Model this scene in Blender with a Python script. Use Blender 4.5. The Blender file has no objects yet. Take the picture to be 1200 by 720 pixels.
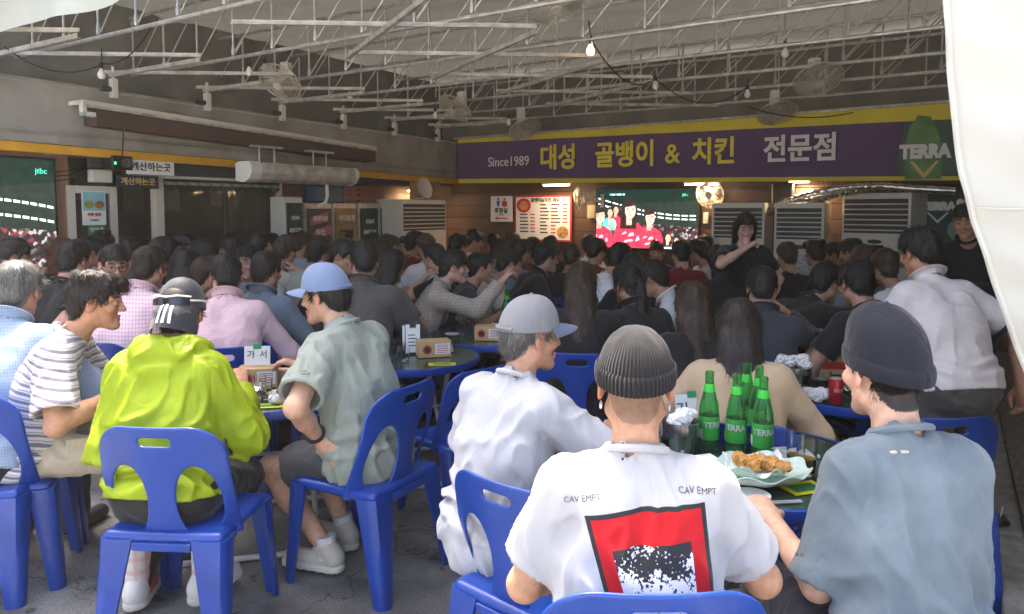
import bpy, bmesh, math, random
import numpy as np
from mathutils import Vector, Matrix
from mathutils.bvhtree import BVHTree

# ------------------------------------------------------------------ camera, world, sun, exposure
scene = bpy.context.scene
COL = scene.collection
F, CY, HCAM = 873.0, 307.0, 1.64            # focal length and principal row in photo pixels, eye height in metres
PITCH = math.radians(4.0)
cam = bpy.data.cameras.new('camera'); camo = bpy.data.objects.new('camera', cam); COL.objects.link(camo)
cam.sensor_width = 36; cam.lens = 36 * F / 1200; cam.shift_y = -(360 - CY) / 1200
cam.clip_start = 0.05; cam.clip_end = 500
camo.location = (0, 0, HCAM); camo.rotation_euler = (math.pi / 2 - PITCH, 0, 0)
scene.camera = camo

SUN_EL, SUN_DIR = math.radians(64), Vector((-0.36, 0.93, 0)).normalized()   # towards the sun
world = bpy.data.worlds.new('World'); scene.world = world; world.use_nodes = True
wn = world.node_tree; wn.nodes.clear()
sky = wn.nodes.new('ShaderNodeTexSky'); sky.sky_type = 'NISHITA'; sky.sun_disc = False
sky.sun_elevation = SUN_EL; sky.sun_rotation = math.atan2(SUN_DIR.x, SUN_DIR.y)
sky.dust_density = 6.0; sky.ozone_density = 0.0; sky.air_density = 0.8
bg = wn.nodes.new('ShaderNodeBackground'); bg.inputs[1].default_value = 0.15
wo = wn.nodes.new('ShaderNodeOutputWorld')
wn.links.new(sky.outputs[0], bg.inputs[0]); wn.links.new(bg.outputs[0], wo.inputs[0])
sl = bpy.data.lights.new('sun', 'SUN'); slo = bpy.data.objects.new('sun', sl); COL.objects.link(slo)
sl.energy = 2.5; sl.angle = math.radians(1.2); sl.color = (1.0, 0.93, 0.82)
sdir = Vector((SUN_DIR.x * math.cos(SUN_EL), SUN_DIR.y * math.cos(SUN_EL), math.sin(SUN_EL)))
slo.rotation_euler = sdir.to_track_quat('Z', 'Y').to_euler(); slo.location = (0, 0, 12)
vs = scene.view_settings; vs.view_transform = 'Standard'; vs.look = 'None'; vs.gamma = 1; vs.use_curve_mapping = False
vs.exposure = 2.65
cy_ = scene.cycles; cy_.max_bounces = 10; cy_.diffuse_bounces = 5; cy_.transmission_bounces = 8; cy_.use_denoising = True
try: cy_.denoiser = 'OPENIMAGEDENOISE'
except Exception: pass
cy_.caustics_reflective = False; cy_.caustics_refractive = False

# ------------------------------------------------------------------ pixel helpers (photo pixel -> direction)
_cp, _sp = math.cos(PITCH), math.sin(PITCH)
def ray(px, py):
    a, b = (px - 600) / F, (CY - py) / F
    return Vector((a, _cp + b * _sp, -_sp + b * _cp))
def at(px, py, Y):
    d = ray(px, py); t = Y / d.y
    return Vector((d.x * t, Y, HCAM + d.z * t))
def onz(px, py, z):
    d = ray(px, py); t = (z - HCAM) / d.z
    return Vector((d.x * t, d.y * t, z))
def onplane(px, py, P, n):
    d = ray(px, py); o = Vector((0, 0, HCAM)); t = (P - o).dot(n) / d.dot(n)
    return o + d * t

# ------------------------------------------------------------------ materials
_mats = {}
def lin(c):
    return tuple(((v / 255) / 12.92 if v / 255 <= 0.04045 else ((v / 255 + 0.055) / 1.055) ** 2.4) for v in c)
def mat(name, col, rough=0.6, metal=0.0, var=0.15, scale=8.0, bump=0.0, bscale=40.0, spec=0.5, trans=0.0, emit=None, estr=1.0, ior=1.45, sss=0.0, coat=0.0, alpha=None, attr=None, coord='Object'):
    if name in _mats: return _mats[name]
    m = bpy.data.materials.new(name); m.use_nodes = True; nt = m.node_tree; N = nt.nodes; L = nt.links
    b = N['Principled BSDF']; b.inputs['Roughness'].default_value = rough; b.inputs['Metallic'].default_value = metal
    b.inputs['Specular IOR Level'].default_value = spec; b.inputs['IOR'].default_value = ior
    if trans: b.inputs['Transmission Weight'].default_value = trans
    if sss: b.inputs['Subsurface Weight'].default_value = sss; b.inputs['Subsurface Radius'].default_value = (0.01, 0.004, 0.002); b.inputs['Subsurface Scale'].default_value = 0.6
    if coat: b.inputs['Coat Weight'].default_value = coat; b.inputs['Coat Roughness'].default_value = 0.1
    tc = N.new('ShaderNodeTexCoord')
    if var > 0 or bump > 0:
        nz = N.new('ShaderNodeTexNoise'); nz.inputs['Scale'].default_value = scale; nz.inputs['Detail'].default_value = 5
        L.new(tc.outputs[coord], nz.inputs['Vector'])
    base = None
    if attr:
        at_ = N.new('ShaderNodeAttribute'); at_.attribute_name = attr; base = at_.outputs['Color']
    if var > 0:
        mr = N.new('ShaderNodeMapRange'); mr.inputs[1].default_value = 0.3; mr.inputs[2].default_value = 0.7
        mr.inputs[3].default_value = 1 - var; mr.inputs[4].default_value = 1 + var
        L.new(nz.outputs['Fac'], mr.inputs[0])
        mx = N.new('ShaderNodeVectorMath'); mx.operation = 'SCALE'
        if base is None: mx.inputs[0].default_value = col[:3]
        else: L.new(base, mx.inputs[0])
        L.new(mr.outputs[0], mx.inputs['Scale']); L.new(mx.outputs[0], b.inputs['Base Color'])
    elif base is not None: L.new(base, b.inputs['Base Color'])
    else: b.inputs['Base Color'].default_value = (*col[:3], 1)
    if bump > 0:
        n2 = N.new('ShaderNodeTexNoise'); n2.inputs['Scale'].default_value = bscale; n2.inputs['Detail'].default_value = 4
        L.new(tc.outputs[coord], n2.inputs['Vector'])
        bp = N.new('ShaderNodeBump'); bp.inputs['Strength'].default_value = bump; bp.inputs['Distance'].default_value = 0.01
        L.new(n2.outputs['Fac'], bp.inputs['Height']); L.new(bp.outputs[0], b.inputs['Normal'])
    if emit is not None:
        b.inputs['Emission Color'].default_value = (*emit[:3], 1); b.inputs['Emission Strength'].default_value = estr
    if alpha is not None: b.inputs['Alpha'].default_value = alpha
    _mats[name] = m
    return m
def glassmat(name, col=(1, 1, 1), rough=0.02, ior=1.45):
    return mat(name, col, rough, 0, var=0, trans=1.0, ior=ior)

# ------------------------------------------------------------------ objects
def link(o): COL.objects.link(o); return o
def meshobj(name, V, Fc, m=None, parent=None, smooth=False, mats=None, midx=None):
    me = bpy.data.meshes.new(name)
    me.from_pydata([tuple(v) for v in V] if not isinstance(V, np.ndarray) else V.tolist(), [], Fc if isinstance(Fc, list) else Fc.tolist())
    for mm in (mats or ([m] if m else [])): me.materials.append(mm)
    if midx is not None: me.polygons.foreach_set('material_index', np.asarray(midx, dtype=np.int32))
    if smooth: me.polygons.foreach_set('use_smooth', np.ones(len(me.polygons), dtype=bool))
    me.update()
    o = bpy.data.objects.new(name, me); link(o)
    if parent is not None: o.parent = parent
    return o
def tag(o, label=None, cat=None, group=None, kind=None):
    if label: o['label'] = label
    if cat: o['category'] = cat
    if group: o['group'] = group
    if kind: o['kind'] = kind
    return o
def thing(name, label, cat, loc=(0, 0, 0), rz=0.0, group=None):
    o = bpy.data.objects.new(name, None); link(o); o.empty_display_size = 0.1
    o.location = loc; o.rotation_euler = (0, 0, rz)
    return tag(o, label, cat, group)
def kids(o): return [c for c in bpy.data.objects if c.parent == o]
def copy_tree(o, chl, parent=None):
    c = o.copy(); link(c); c.parent = parent
    for ch in chl.get(o, []): copy_tree(ch, chl, c)
    return c
def child_map(root):
    mp = {}
    for c in bpy.data.objects:
        if c.parent is not None: mp.setdefault(c.parent, []).append(c)
    return mp

class MB:
    """collects shapes, builds one mesh object"""
    def __init__(s): s.V = []; s.F = []; s.sm = []
    def add(s, V, Fc, smooth=False):
        n = len(s.V); s.V += [tuple(v) for v in V]; s.F += [[i + n for i in f] for f in Fc]; s.sm += [smooth] * len(Fc); return s
    def box(s, x0, x1, y0, y1, z0, z1, c=0.0, M=None):
        if x0 > x1: x0, x1 = x1, x0
        if y0 > y1: y0, y1 = y1, y0
        if z0 > z1: z0, z1 = z1, z0
        if c <= 0:
            V = [(x, y, z) for z in (z0, z1) for y in (y0, y1) for x in (x0, x1)]
            Fc = [(0, 2, 3, 1), (4, 5, 7, 6), (0, 1, 5, 4), (2, 6, 7, 3), (0, 4, 6, 2), (1, 3, 7, 5)]
        else:
            c = min(c, (x1 - x0) * .45, (y1 - y0) * .45, (z1 - z0) * .45)
            bm = bmesh.new(); bmesh.ops.create_cube(bm, size=1)
            for v in bm.verts: v.co = Vector(((x0 + x1) / 2 + v.co.x * (x1 - x0), (y0 + y1) / 2 + v.co.y * (y1 - y0), (z0 + z1) / 2 + v.co.z * (z1 - z0)))
            bmesh.ops.bevel(bm, geom=bm.edges[:], offset=c, segments=2, affect='EDGES', profile=0.5)
            bm.verts.index_update()
            V = [v.co.copy() for v in bm.verts]; Fc = [[v.index for v in f.verts] for f in bm.faces]; bm.free()
        if M is not None: V = [M @ Vector(v) for v in V]
        return s.add(V, Fc)
    def tube(s, pts, r, seg=8, caps=True, rs=None):
        pts = [Vector(p) for p in pts]; n = len(pts); V = []; Fc = []
        t0 = (pts[1] - pts[0]).normalized()
        up = Vector((0, 0, 1)) if abs(t0.z) < 0.9 else Vector((1, 0, 0))
        x = t0.cross(up).normalized()
        for i, p in enumerate(pts):
            t = (pts[min(i + 1, n - 1)] - pts[max(i - 1, 0)]).normalized()
            x = (x - t * x.dot(t)).normalized(); y = t.cross(x)
            rr = rs[i] if rs else r
            for k in range(seg):
                a = 2 * math.pi * k / seg
                V.append(p + x * (math.cos(a) * rr) + y * (math.sin(a) * rr))
        for i in range(n - 1):
            for k in range(seg):
                k2 = (k + 1) % seg
                Fc.append((i * seg + k, i * seg + k2, (i + 1) * seg + k2, (i + 1) * seg + k))
        if caps: Fc.append(tuple(reversed(range(seg)))); Fc.append(tuple((n - 1) * seg + k for k in range(seg)))
        return s.add(V, Fc, True)
    def bar(s, a, b, w, h):
        a = Vector(a); b = Vector(b); t = (b - a).normalized()
        up = Vector((0, 0, 1)) if abs(t.z) < 0.95 else Vector((0, 1, 0))
        x = t.cross(up).normalized(); y = x.cross(t)
        V = []
        for p in (a, b):
            for sx, sy in ((-1, -1), (1, -1), (1, 1), (-1, 1)): V.append(p + x * (sx * w / 2) + y * (sy * h / 2))
        return s.add(V, [(0, 1, 2, 3), (7, 6, 5, 4), (0, 4, 5, 1), (1, 5, 6, 2), (2, 6, 7, 3), (3, 7, 4, 0)])
    def lathe(s, prof, seg=24, c=(0, 0, 0), M=None, fr=None):
        V = []; Fc = []; n = len(prof)
        for (r, z) in prof:
            for k in range(seg):
                a = 2 * math.pi * k / seg
                q = Vector((c[0] + r * math.cos(a), c[1] + r * math.sin(a), c[2] + z))
                V.append(M @ q if M is not None else q)
        for i in range(n - 1):
            for k in range(seg):
                k2 = (k + 1) % seg
                Fc.append((i * seg + k, i * seg + k2, (i + 1) * seg + k2, (i + 1) * seg + k))
        return s.add(V, Fc, True)
    def grid(s, fn, nu, nv, thick=0.0):
        """fn(u,v) -> Vector; thick extrudes along the local normal"""
        P = [[Vector(fn(i / nu, j / nv)) for i in range(nu + 1)] for j in range(nv + 1)]
        V = [p for r in P for p in r]; W = nu + 1
        Fc = [(j * W + i, j * W + i + 1, (j + 1) * W + i + 1, (j + 1) * W + i) for j in range(nv) for i in range(nu)]
        if thick > 0:
            n0 = len(V); Q = []
            for j in range(nv + 1):
                for i in range(nu + 1):
                    du = P[j][min(i + 1, nu)] - P[j][max(i - 1, 0)]; dv = P[min(j + 1, nv)][i] - P[max(j - 1, 0)][i]
                    nn = du.cross(dv); nn = nn.normalized() if nn.length > 1e-9 else Vector((0, 0, 1))
                    Q.append(P[j][i] - nn * thick)
            V = V + Q
            Fc = Fc + [tuple(reversed([k + n0 for k in f])) for f in Fc]
            bnd = [i for i in range(W)] + [j * W + nu for j in range(1, nv + 1)] + [nv * W + i for i in range(nu - 1, -1, -1)] + [j * W for j in range(nv - 1, 0, -1)]
            for a, b in zip(bnd, bnd[1:] + bnd[:1]): Fc.append((b, a, a + n0, b + n0))
        return s.add(V, Fc, True)
    def poly(s, pts, y=0.0, th=0.0):
        """flat polygon in the local xz plane at depth y, front towards -y"""
        n = len(pts)
        s.add([(p[0], y, p[1]) for p in pts], [tuple(range(n))]); return s
    def build(s, name, m, parent=None, smooth=None):
        o = meshobj(name, s.V, s.F, m, parent)
        sm = s.sm if smooth is None else [smooth] * len(s.F)
        o.data.polygons.foreach_set('use_smooth', np.array(sm, dtype=bool)); o.data.update()
        if any(sm): o.data.set_sharp_from_angle(angle=math.radians(42))
        return o

_tcache = {}
def text(body, size, m, parent, loc, rz=0.0, name='lettering', off=0.0, ext=0.0015, sx=1.0, align='CENTER', face=None, sp=1.0, shear=0.0):
    """flat lettering standing in the local xz plane (front to -y)"""
    key = (body, size, align, off, ext, sp, shear)
    if key in _tcache: me = _tcache[key].copy()
    else:
        cu = _tcache.get('curve')
        if cu is None: cu = _tcache['curve'] = bpy.data.curves.new('lettering', 'FONT'); _tcache['obj'] = bpy.data.objects.new('lettering_source', cu)
        cu.body = body; cu.size = size; cu.align_x = align; cu.align_y = 'CENTER'
        cu.offset = off; cu.extrude = ext; cu.resolution_u = 3; cu.space_character = sp; cu.shear = shear
        me = bpy.data.meshes.new_from_object(_tcache['obj']); _tcache[key] = me.copy()
    M = Matrix.Translation(loc) @ Matrix.Rotation(rz, 4, 'Z') @ Matrix.Rotation(math.pi / 2, 4, 'X') @ Matrix.Diagonal((sx, 1, 1, 1))
    me.transform(M); me.materials.clear(); me.materials.append(m); me.name = name
    o = bpy.data.objects.new(name, me); link(o); o.parent = parent
    return o

# ------------------------------------------------------------------ implicit surfaces -> mesh
def V3(*a): return np.array(a if len(a) == 3 else a[0], dtype=np.float64)
def unit(v): v = np.asarray(v, dtype=np.float64); return v / (np.linalg.norm(v) + 1e-12)
class Field:
    def __init__(s, k=0.02): s.P = []; s.k = k; s.post = None
    def cone(s, a, b, ra, rb, k=None, n=None, sq=1.0, cut=None, sub=False):
        s.P.append(('c', V3(a), V3(b), ra, rb, s.k if k is None else k, None if n is None else unit(n), sq, cut or [], sub)); return s
    def ell(s, c, r, R=None, k=None, cut=None, sub=False):
        s.P.append(('e', V3(c), V3(r), np.eye(3) if R is None else np.asarray(R), None, s.k if k is None else k, None, 1.0, cut or [], sub)); return s
    def box(s, c, h, R=None, rad=0.005, k=None, cut=None, sub=False):
        s.P.append(('b', V3(c), V3(h), np.eye(3) if R is None else np.asarray(R), rad, s.k if k is None else k, None, 1.0, cut or [], sub)); return s
    @staticmethod
    def pd(p, X):
        t, a, b, ra, rb, k, n, sq, cut, sub = p
        if t == 'c':
            ba = b - a; q = X - a; L2 = float(ba @ ba)
            h = np.clip((q @ ba) / (L2 + 1e-12), 0, 1)
            w = q - h[..., None] * ba
            if n is not None: w = w + n * ((w @ n) * (1 / sq - 1))[..., None]
            d = np.sqrt((w * w).sum(-1)) - (ra + (rb - ra) * h)
            if n is not None and sq < 1: d = d * (0.5 + 0.5 * sq)
        elif t == 'e':
            q = (X - a) @ ra; k0 = np.sqrt(((q / b) ** 2).sum(-1)); k1 = np.sqrt(((q / (b * b)) ** 2).sum(-1)) + 1e-9
            d = k0 * (k0 - 1) / k1
        else:
            q = np.abs((X - a) @ ra) - (b - rb); d = np.sqrt((np.maximum(q, 0) ** 2).sum(-1)) + np.minimum(q.max(-1), 0) - rb
        for (c0, cn) in cut: d = np.maximum(d, (X - np.asarray(c0)) @ np.asarray(cn))
        return d
    @staticmethod
    def pb(p):
        t, a, b, ra, rb = p[:5]
        if t == 'c':
            sq = max(1.0, p[7]); r = max(ra, rb) * sq
            return np.minimum(a, b) - r, np.maximum(a, b) + r
        r = (np.abs(ra) * b).sum(-1)
        return a - r, a + r
    @staticmethod
    def comb(D, d, k, sub):
        if sub:
            d = -d
            if k <= 0: return np.maximum(D, d)
            h = np.clip(.5 - .5 * (d - D) / k, 0, 1); return d * (1 - h) + D * h + k * h * (1 - h)
        if k <= 0: return np.minimum(D, d)
        h = np.clip(.5 + .5 * (d - D) / k, 0, 1); return d * (1 - h) + D * h - k * h * (1 - h)
    def ev(s, X):
        D = np.full(X.shape[:-1], 9.0)
        for p in s.P: D = s.comb(D, s.pd(p, X), p[5], p[9])
        if s.post is not None: D = s.post(X, D)
        return D
    def mesh(s, vox, lo=None, hi=None, newton=1):
        bl = [s.pb(p) for p in s.P if not p[9]]
        L = np.min([b[0] for b in bl], 0) - 0.03 - 2 * vox; H = np.max([b[1] for b in bl], 0) + 0.03 + 2 * vox
        if lo is not None: L = np.maximum(L, lo)
        if hi is not None: H = np.minimum(H, hi)
        n = np.maximum(np.ceil((H - L) / vox).astype(int) + 1, 3)
        ax = [L[i] + np.arange(n[i]) * vox for i in range(3)]
        D = np.full(n, 9.0)
        for p in s.P:
            a, b = s.pb(p); m = p[5] + 2.5 * vox + 0.02
            i0 = np.clip(np.floor((a - m - L) / vox).astype(int), 0, n); i1 = np.clip(np.ceil((b + m - L) / vox).astype(int) + 1, 0, n)
            if (i1 <= i0).any(): continue
            X = np.stack(np.meshgrid(ax[0][i0[0]:i1[0]], ax[1][i0[1]:i1[1]], ax[2][i0[2]:i1[2]], indexing='ij'), -1)
            sl = tuple(slice(i0[j], i1[j]) for j in range(3))
            D[sl] = s.comb(D[sl], s.pd(p, X), p[5], p[9])
        if s.post is not None:
            band = np.abs(D) < 0.06
            I = np.argwhere(band); X = L + I * vox
            D[band] = s.post(X, D[band])
        V, Q = surface_nets(D, L, vox)
        if len(V) == 0: return V, Q
        for _ in range(newton):
            e = vox * 0.25; f0 = s.ev(V)
            g = np.stack([s.ev(V + np.eye(3)[i] * e) - f0 for i in range(3)], -1) / e
            st = (f0 / ((g * g).sum(-1) + 1e-6))[:, None] * g
            ln = np.sqrt((st * st).sum(-1, keepdims=True)); V = V - st * np.minimum(1, 0.6 * vox / (ln + 1e-9))
        return V, Q
def surface_nets(D, L, vox):
    S = D < 0
    c = [S[i:S.shape[0] - 1 + i, j:S.shape[1] - 1 + j, k:S.shape[2] - 1 + k] for i in (0, 1) for j in (0, 1) for k in (0, 1)]
    cnt = np.zeros(c[0].shape, np.int8)
    for q in c: cnt += q
    mix = (cnt > 0) & (cnt < 8); I = np.argwhere(mix)
    if len(I) == 0: return np.zeros((0, 3)), np.zeros((0, 4), int)
    idx = np.full(mix.shape, -1, np.int64); idx[mix] = np.arange(len(I))
    off = np.array([(i, j, k) for i in (0, 1) for j in (0, 1) for k in (0, 1)])
    val = np.stack([D[I[:, 0] + o[0], I[:, 1] + o[1], I[:, 2] + o[2]] for o in off], -1)
    acc = np.zeros((len(I), 3)); w = np.zeros(len(I))
    for a in range(8):
        for b in range(a + 1, 8):
            if np.abs(off[a] - off[b]).sum() != 1: continue
            va, vb = val[:, a], val[:, b]; cr = (va < 0) != (vb < 0)
            t = np.where(cr, va / np.where(cr, va - vb, 1), 0)
            acc += np.where(cr[:, None], off[a] + t[:, None] * (off[b] - off[a]), 0); w += cr
    V = L + (I + acc / w[:, None]) * vox
    Q = []
    for ax in range(3):
        o1, o2 = [(1, 2), (2, 0), (0, 1)][ax]
        s0 = [slice(1, -1)] * 3; s1 = [slice(1, -1)] * 3
        s0[ax] = slice(0, -1); s1[ax] = slice(1, None)
        A, B = S[tuple(s0)], S[tuple(s1)]
        E = np.argwhere(A != B)
        if len(E) == 0: continue
        dirn = A[tuple(E.T)]
        base = E.copy()
        for j in range(3):
            if j != ax: base[:, j] += 1
        def cell(d1, d2):
            q = base.copy(); q[:, o1] -= d1; q[:, o2] -= d2
            return idx[q[:, 0], q[:, 1], q[:, 2]]
        quad = np.stack([cell(1, 1), cell(0, 1), cell(0, 0), cell(1, 0)], -1)
        quad[~dirn] = quad[~dirn][:, ::-1]
        Q.append(quad)
    Q = np.concatenate(Q); Q = Q[(Q >= 0).all(1)]
    return V, Q
def mesh_np(name, V, Q, m, parent=None, mats=None, midx=None, colors=None, smooth=True):
    me = bpy.data.meshes.new(name); nv, nq = len(V), len(Q)
    me.vertices.add(nv); me.vertices.foreach_set('co', np.asarray(V, np.float32).ravel())
    k = Q.shape[1]
    me.loops.add(nq * k); me.loops.foreach_set('vertex_index', Q.astype(np.int32).ravel())
    me.polygons.add(nq); me.polygons.foreach_set('loop_start', np.arange(nq, dtype=np.int32) * k); me.polygons.foreach_set('loop_total', np.full(nq, k, np.int32))
    for mm in (mats or [m]): me.materials.append(mm)
    if midx is not None: me.polygons.foreach_set('material_index', np.asarray(midx, np.int32))
    me.polygons.foreach_set('use_smooth', np.full(nq, smooth))
    if colors is not None:
        ca = me.color_attributes.new('Col', 'FLOAT_COLOR', 'POINT')
        ca.data.foreach_set('color', np.concatenate([colors, np.ones((nv, 1))], 1).astype(np.float32).ravel())
    me.update(); me.validate()
    o = bpy.data.objects.new(name, me); link(o)
    if parent is not None: o.parent = parent
    return o
class SNoise:
    """cheap smooth noise: sums of sines in random directions"""
    def __init__(s, seed, f, n=7, aniso=(1, 1, 1)):
        r = np.random.RandomState(seed); d = r.normal(size=(n, 3)); d /= np.linalg.norm(d, axis=1)[:, None]
        s.K = d * (f * (0.6 + 0.9 * r.rand(n)))[:, None] * np.array(aniso); s.ph = r.rand(n) * 6.28; s.n = n
    def __call__(s, X): return np.sin(X @ s.K.T + s.ph).sum(-1) / s.n ** 0.5
def joinm(parts):
    V = []; Q = []; n = 0
    for v, q in parts:
        if len(v) == 0: continue
        V.append(v); Q.append(q + n); n += len(v)
    return np.concatenate(V), np.concatenate(Q)

# ------------------------------------------------------------------ materials of the place
def asphalt():
    m = mat('asphalt', (0.085, 0.085, 0.088), 0.85, var=0)
    nt = m.node_tree; N = nt.nodes; L = nt.links; b = N['Principled BSDF']
    tc = N.new('ShaderNodeTexCoord')
    def nz(sc, det=6, ro=0.6):
        n = N.new('ShaderNodeTexNoise'); n.inputs['Scale'].default_value = sc; n.inputs['Detail'].default_value = det; n.inputs['Roughness'].default_value = ro
        L.new(tc.outputs['Object'], n.inputs['Vector']); return n.outputs['Fac']
    def ramp(src, p):
        r = N.new('ShaderNodeValToRGB'); e = r.color_ramp.elements
        e[0].position, e[0].color = p[0][0], (*p[0][1], 1); e[1].position, e[1].color = p[-1][0], (*p[-1][1], 1)
        for q in p[1:-1]: x = e.new(q[0]); x.color = (*q[1], 1)
        L.new(src, r.inputs[0]); return r.outputs[0]
    def mul(a, c):
        x = N.new('ShaderNodeMix'); x.data_type = 'RGBA'; x.blend_type = 'MULTIPLY'; x.inputs[0].default_value = 1
        L.new(a, x.inputs[6]); L.new(c, x.inputs[7]); return x.outputs[2]
    fine = ramp(nz(170, 3, 0.8), [(0.34, (0.065, 0.065, 0.066)), (0.52, (0.18, 0.178, 0.175)), (0.7, (0.5, 0.5, 0.48))])
    blot = ramp(nz(1.6, 8, 0.65), [(0.36, (0.42, 0.42, 0.44)), (0.5, (0.85, 0.85, 0.85)), (0.66, (1.25, 1.24, 1.2))])
    patch = ramp(nz(0.75, 3, 0.5), [(0.46, (0.62, 0.62, 0.64)), (0.49, (1.1, 1.1, 1.08))])
    vo = N.new('ShaderNodeTexVoronoi'); vo.feature = 'DISTANCE_TO_EDGE'; vo.inputs['Scale'].default_value = 1.1
    wv = N.new('ShaderNodeVectorMath'); wv.operation = 'ADD'; wn_ = N.new('ShaderNodeTexNoise'); wn_.inputs['Scale'].default_value = 3.0; wn_.inputs['Detail'].default_value = 6
    L.new(tc.outputs['Object'], wn_.inputs['Vector']); L.new(tc.outputs['Object'], wv.inputs[0]); L.new(wn_.outputs['Color'], wv.inputs[1]); L.new(wv.outputs[0], vo.inputs['Vector'])
    crack = ramp(vo.outputs['Distance'], [(0.0, (0.35, 0.35, 0.35)), (0.012, (1, 1, 1))])
    spots = ramp(nz(11, 2, 0.4), [(0.29, (0.45, 0.45, 0.45)), (0.33, (1, 1, 1))])
    c = mul(mul(mul(mul(fine, blot), patch), crack), spots); L.new(c, b.inputs['Base Color'])
    bp = N.new('ShaderNodeBump'); bp.inputs['Strength'].default_value = 0.5; bp.inputs['Distance'].default_value = 0.006
    L.new(nz(120, 4, 0.7), bp.inputs['Height']); L.new(bp.outputs[0], b.inputs['Normal'])
    rr = N.new('ShaderNodeMapRange'); rr.inputs[3].default_value = 0.55; rr.inputs[4].default_value = 0.95; L.new(nz(2.2), rr.inputs[0]); L.new(rr.outputs[0], b.inputs['Roughness'])
    return m
def cloth_sheet(name, col, bump=0.35, sc=3.0, transl=0.0, rough=0.75, stain=0.25):
    m = mat(name, col, rough, var=stain, scale=2.2, bump=bump, bscale=sc, spec=0.3)
    if transl:
        nt = m.node_tree; b = nt.nodes['Principled BSDF']; out = nt.nodes['Material Output']
        tr = nt.nodes.new('ShaderNodeBsdfTranslucent'); tr.inputs[0].default_value = (*col, 1)
        mx = nt.nodes.new('ShaderNodeMixShader'); mx.inputs[0].default_value = transl
        nt.links.new(b.outputs[0], mx.inputs[1]); nt.links.new(tr.outputs[0], mx.inputs[2]); nt.links.new(mx.outputs[0], out.inputs[0])
    return m
def woodmat(name, c1, c2, rough=0.45, sc=(1, 14, 14)):
    m = mat(name, c1, rough, var=0); nt = m.node_tree; N = nt.nodes; L = nt.links; b = N['Principled BSDF']
    tc = N.new('ShaderNodeTexCoord'); mp = N.new('ShaderNodeMapping'); mp.inputs['Scale'].default_value = sc
    n = N.new('ShaderNodeTexNoise'); n.inputs['Scale'].default_value = 3; n.inputs['Detail'].default_value = 6; n.inputs['Distortion'].default_value = 0.6
    r = N.new('ShaderNodeValToRGB'); r.color_ramp.elements[0].color = (*c1, 1); r.color_ramp.elements[1].color = (*c2, 1)
    r.color_ramp.elements[0].position = 0.3; r.color_ramp.elements[1].position = 0.7
    oi = N.new('ShaderNodeObjectInfo'); ad = N.new('ShaderNodeVectorMath'); ad.operation = 'ADD'; cb = N.new('ShaderNodeCombineXYZ')
    ml = N.new('ShaderNodeMath'); ml.operation = 'MULTIPLY'; ml.inputs[1].default_value = 20
    L.new(oi.outputs['Random'], ml.inputs[0]); L.new(ml.outputs[0], cb.inputs[0]); L.new(tc.outputs['Object'], ad.inputs[0]); L.new(cb.outputs[0], ad.inputs[1])
    L.new(ad.outputs[0], mp.inputs[0]); L.new(mp.outputs[0], n.inputs['Vector']); L.new(n.outputs['Fac'], r.inputs[0])
    hv = N.new('ShaderNodeHueSaturation'); mr = N.new('ShaderNodeMapRange'); mr.inputs[3].default_value = 0.75; mr.inputs[4].default_value = 1.2
    L.new(oi.outputs['Random'], mr.inputs[0]); L.new(mr.outputs[0], hv.inputs['Value']); L.new(r.outputs[0], hv.inputs['Color']); L.new(hv.outputs[0], b.inputs['Base Color'])
    return m
M_ASPH = asphalt()
M_TARP = cloth_sheet('dark_tarp', (0.19, 0.185, 0.16), 0.5, 2.5, rough=0.8, transl=.075)
M_GREY = cloth_sheet('grey_vinyl', (0.30, 0.28, 0.25), 0.3, 2.5)
M_BROWN = cloth_sheet('brown_awning', (0.085, 0.05, 0.04), 0.3, 5)
M_YEL = mat('amber_strip', (0.62, 0.32, 0.02), 0.5, var=0.1)
M_CURT = cloth_sheet('white_curtain', (0.68, 0.68, 0.62), 0.25, 4, transl=0.35, stain=0.06)
M_WTARP = cloth_sheet('white_tarp', (0.7, 0.72, 0.62), 0.3, 4, transl=0.4, stain=0.1)
M_GALV = mat('galvanised_steel', (0.55, 0.54, 0.51), 0.5, 0.75, var=0.25, scale=14)
M_GALV2 = mat('angle_iron', (0.5, 0.47, 0.42), 0.6, 0.4, var=0.3, scale=10)
M_WOOD = woodmat('wall_wood', (0.07, 0.04, 0.024), (0.115, 0.066, 0.04), 0.5, (1.5, 10, 10))
M_WOODL = woodmat('wall_wood_light', (0.28, 0.15, 0.085), (0.36, 0.2, 0.12), 0.4, (10, 10, 1.2))
M_PURP = cloth_sheet('purple_banner', (0.1, 0.052, 0.13), 0.35, 3, rough=0.65, stain=0.12)
M_BYEL = cloth_sheet('yellow_hem', (0.58, 0.47, 0.04), 0.3, 4, rough=0.6, stain=0.1)
M_LYEL = mat('letter_yellow', (0.68, 0.56, 0.05), 0.6, var=0.08)
M_LWHT = mat('letter_white', (0.62, 0.6, 0.58), 0.6, var=0.05)
M_WHITE = mat('white_enamel', (0.62, 0.61, 0.57), 0.4, var=0.06, scale=3)
M_IVORY = mat('ivory_plastic', (0.6, 0.57, 0.49), 0.45, var=0.1, scale=3)
M_BLACK = mat('black_plastic', (0.012, 0.012, 0.013), 0.45, var=0.15)
M_DGREY = mat('dark_grey', (0.05, 0.05, 0.05), 0.6, var=0.2)
M_SILV = mat('silver_foil', (0.75, 0.73, 0.68), 0.25, 1.0, var=0.2, bump=0.8, bscale=30)
M_DARKG = cloth_sheet('dark_green_sheet', (0.015, 0.05, 0.03), 0.3, 3, rough=0.5)
M_PAPER = mat('paper', (0.72, 0.72, 0.69), 0.8, var=0.04)
M_INK = mat('ink', (0.02, 0.02, 0.02), 0.7, var=0)
M_RED = mat('print_red', (0.5, 0.03, 0.02), 0.6, var=0.1)
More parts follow.
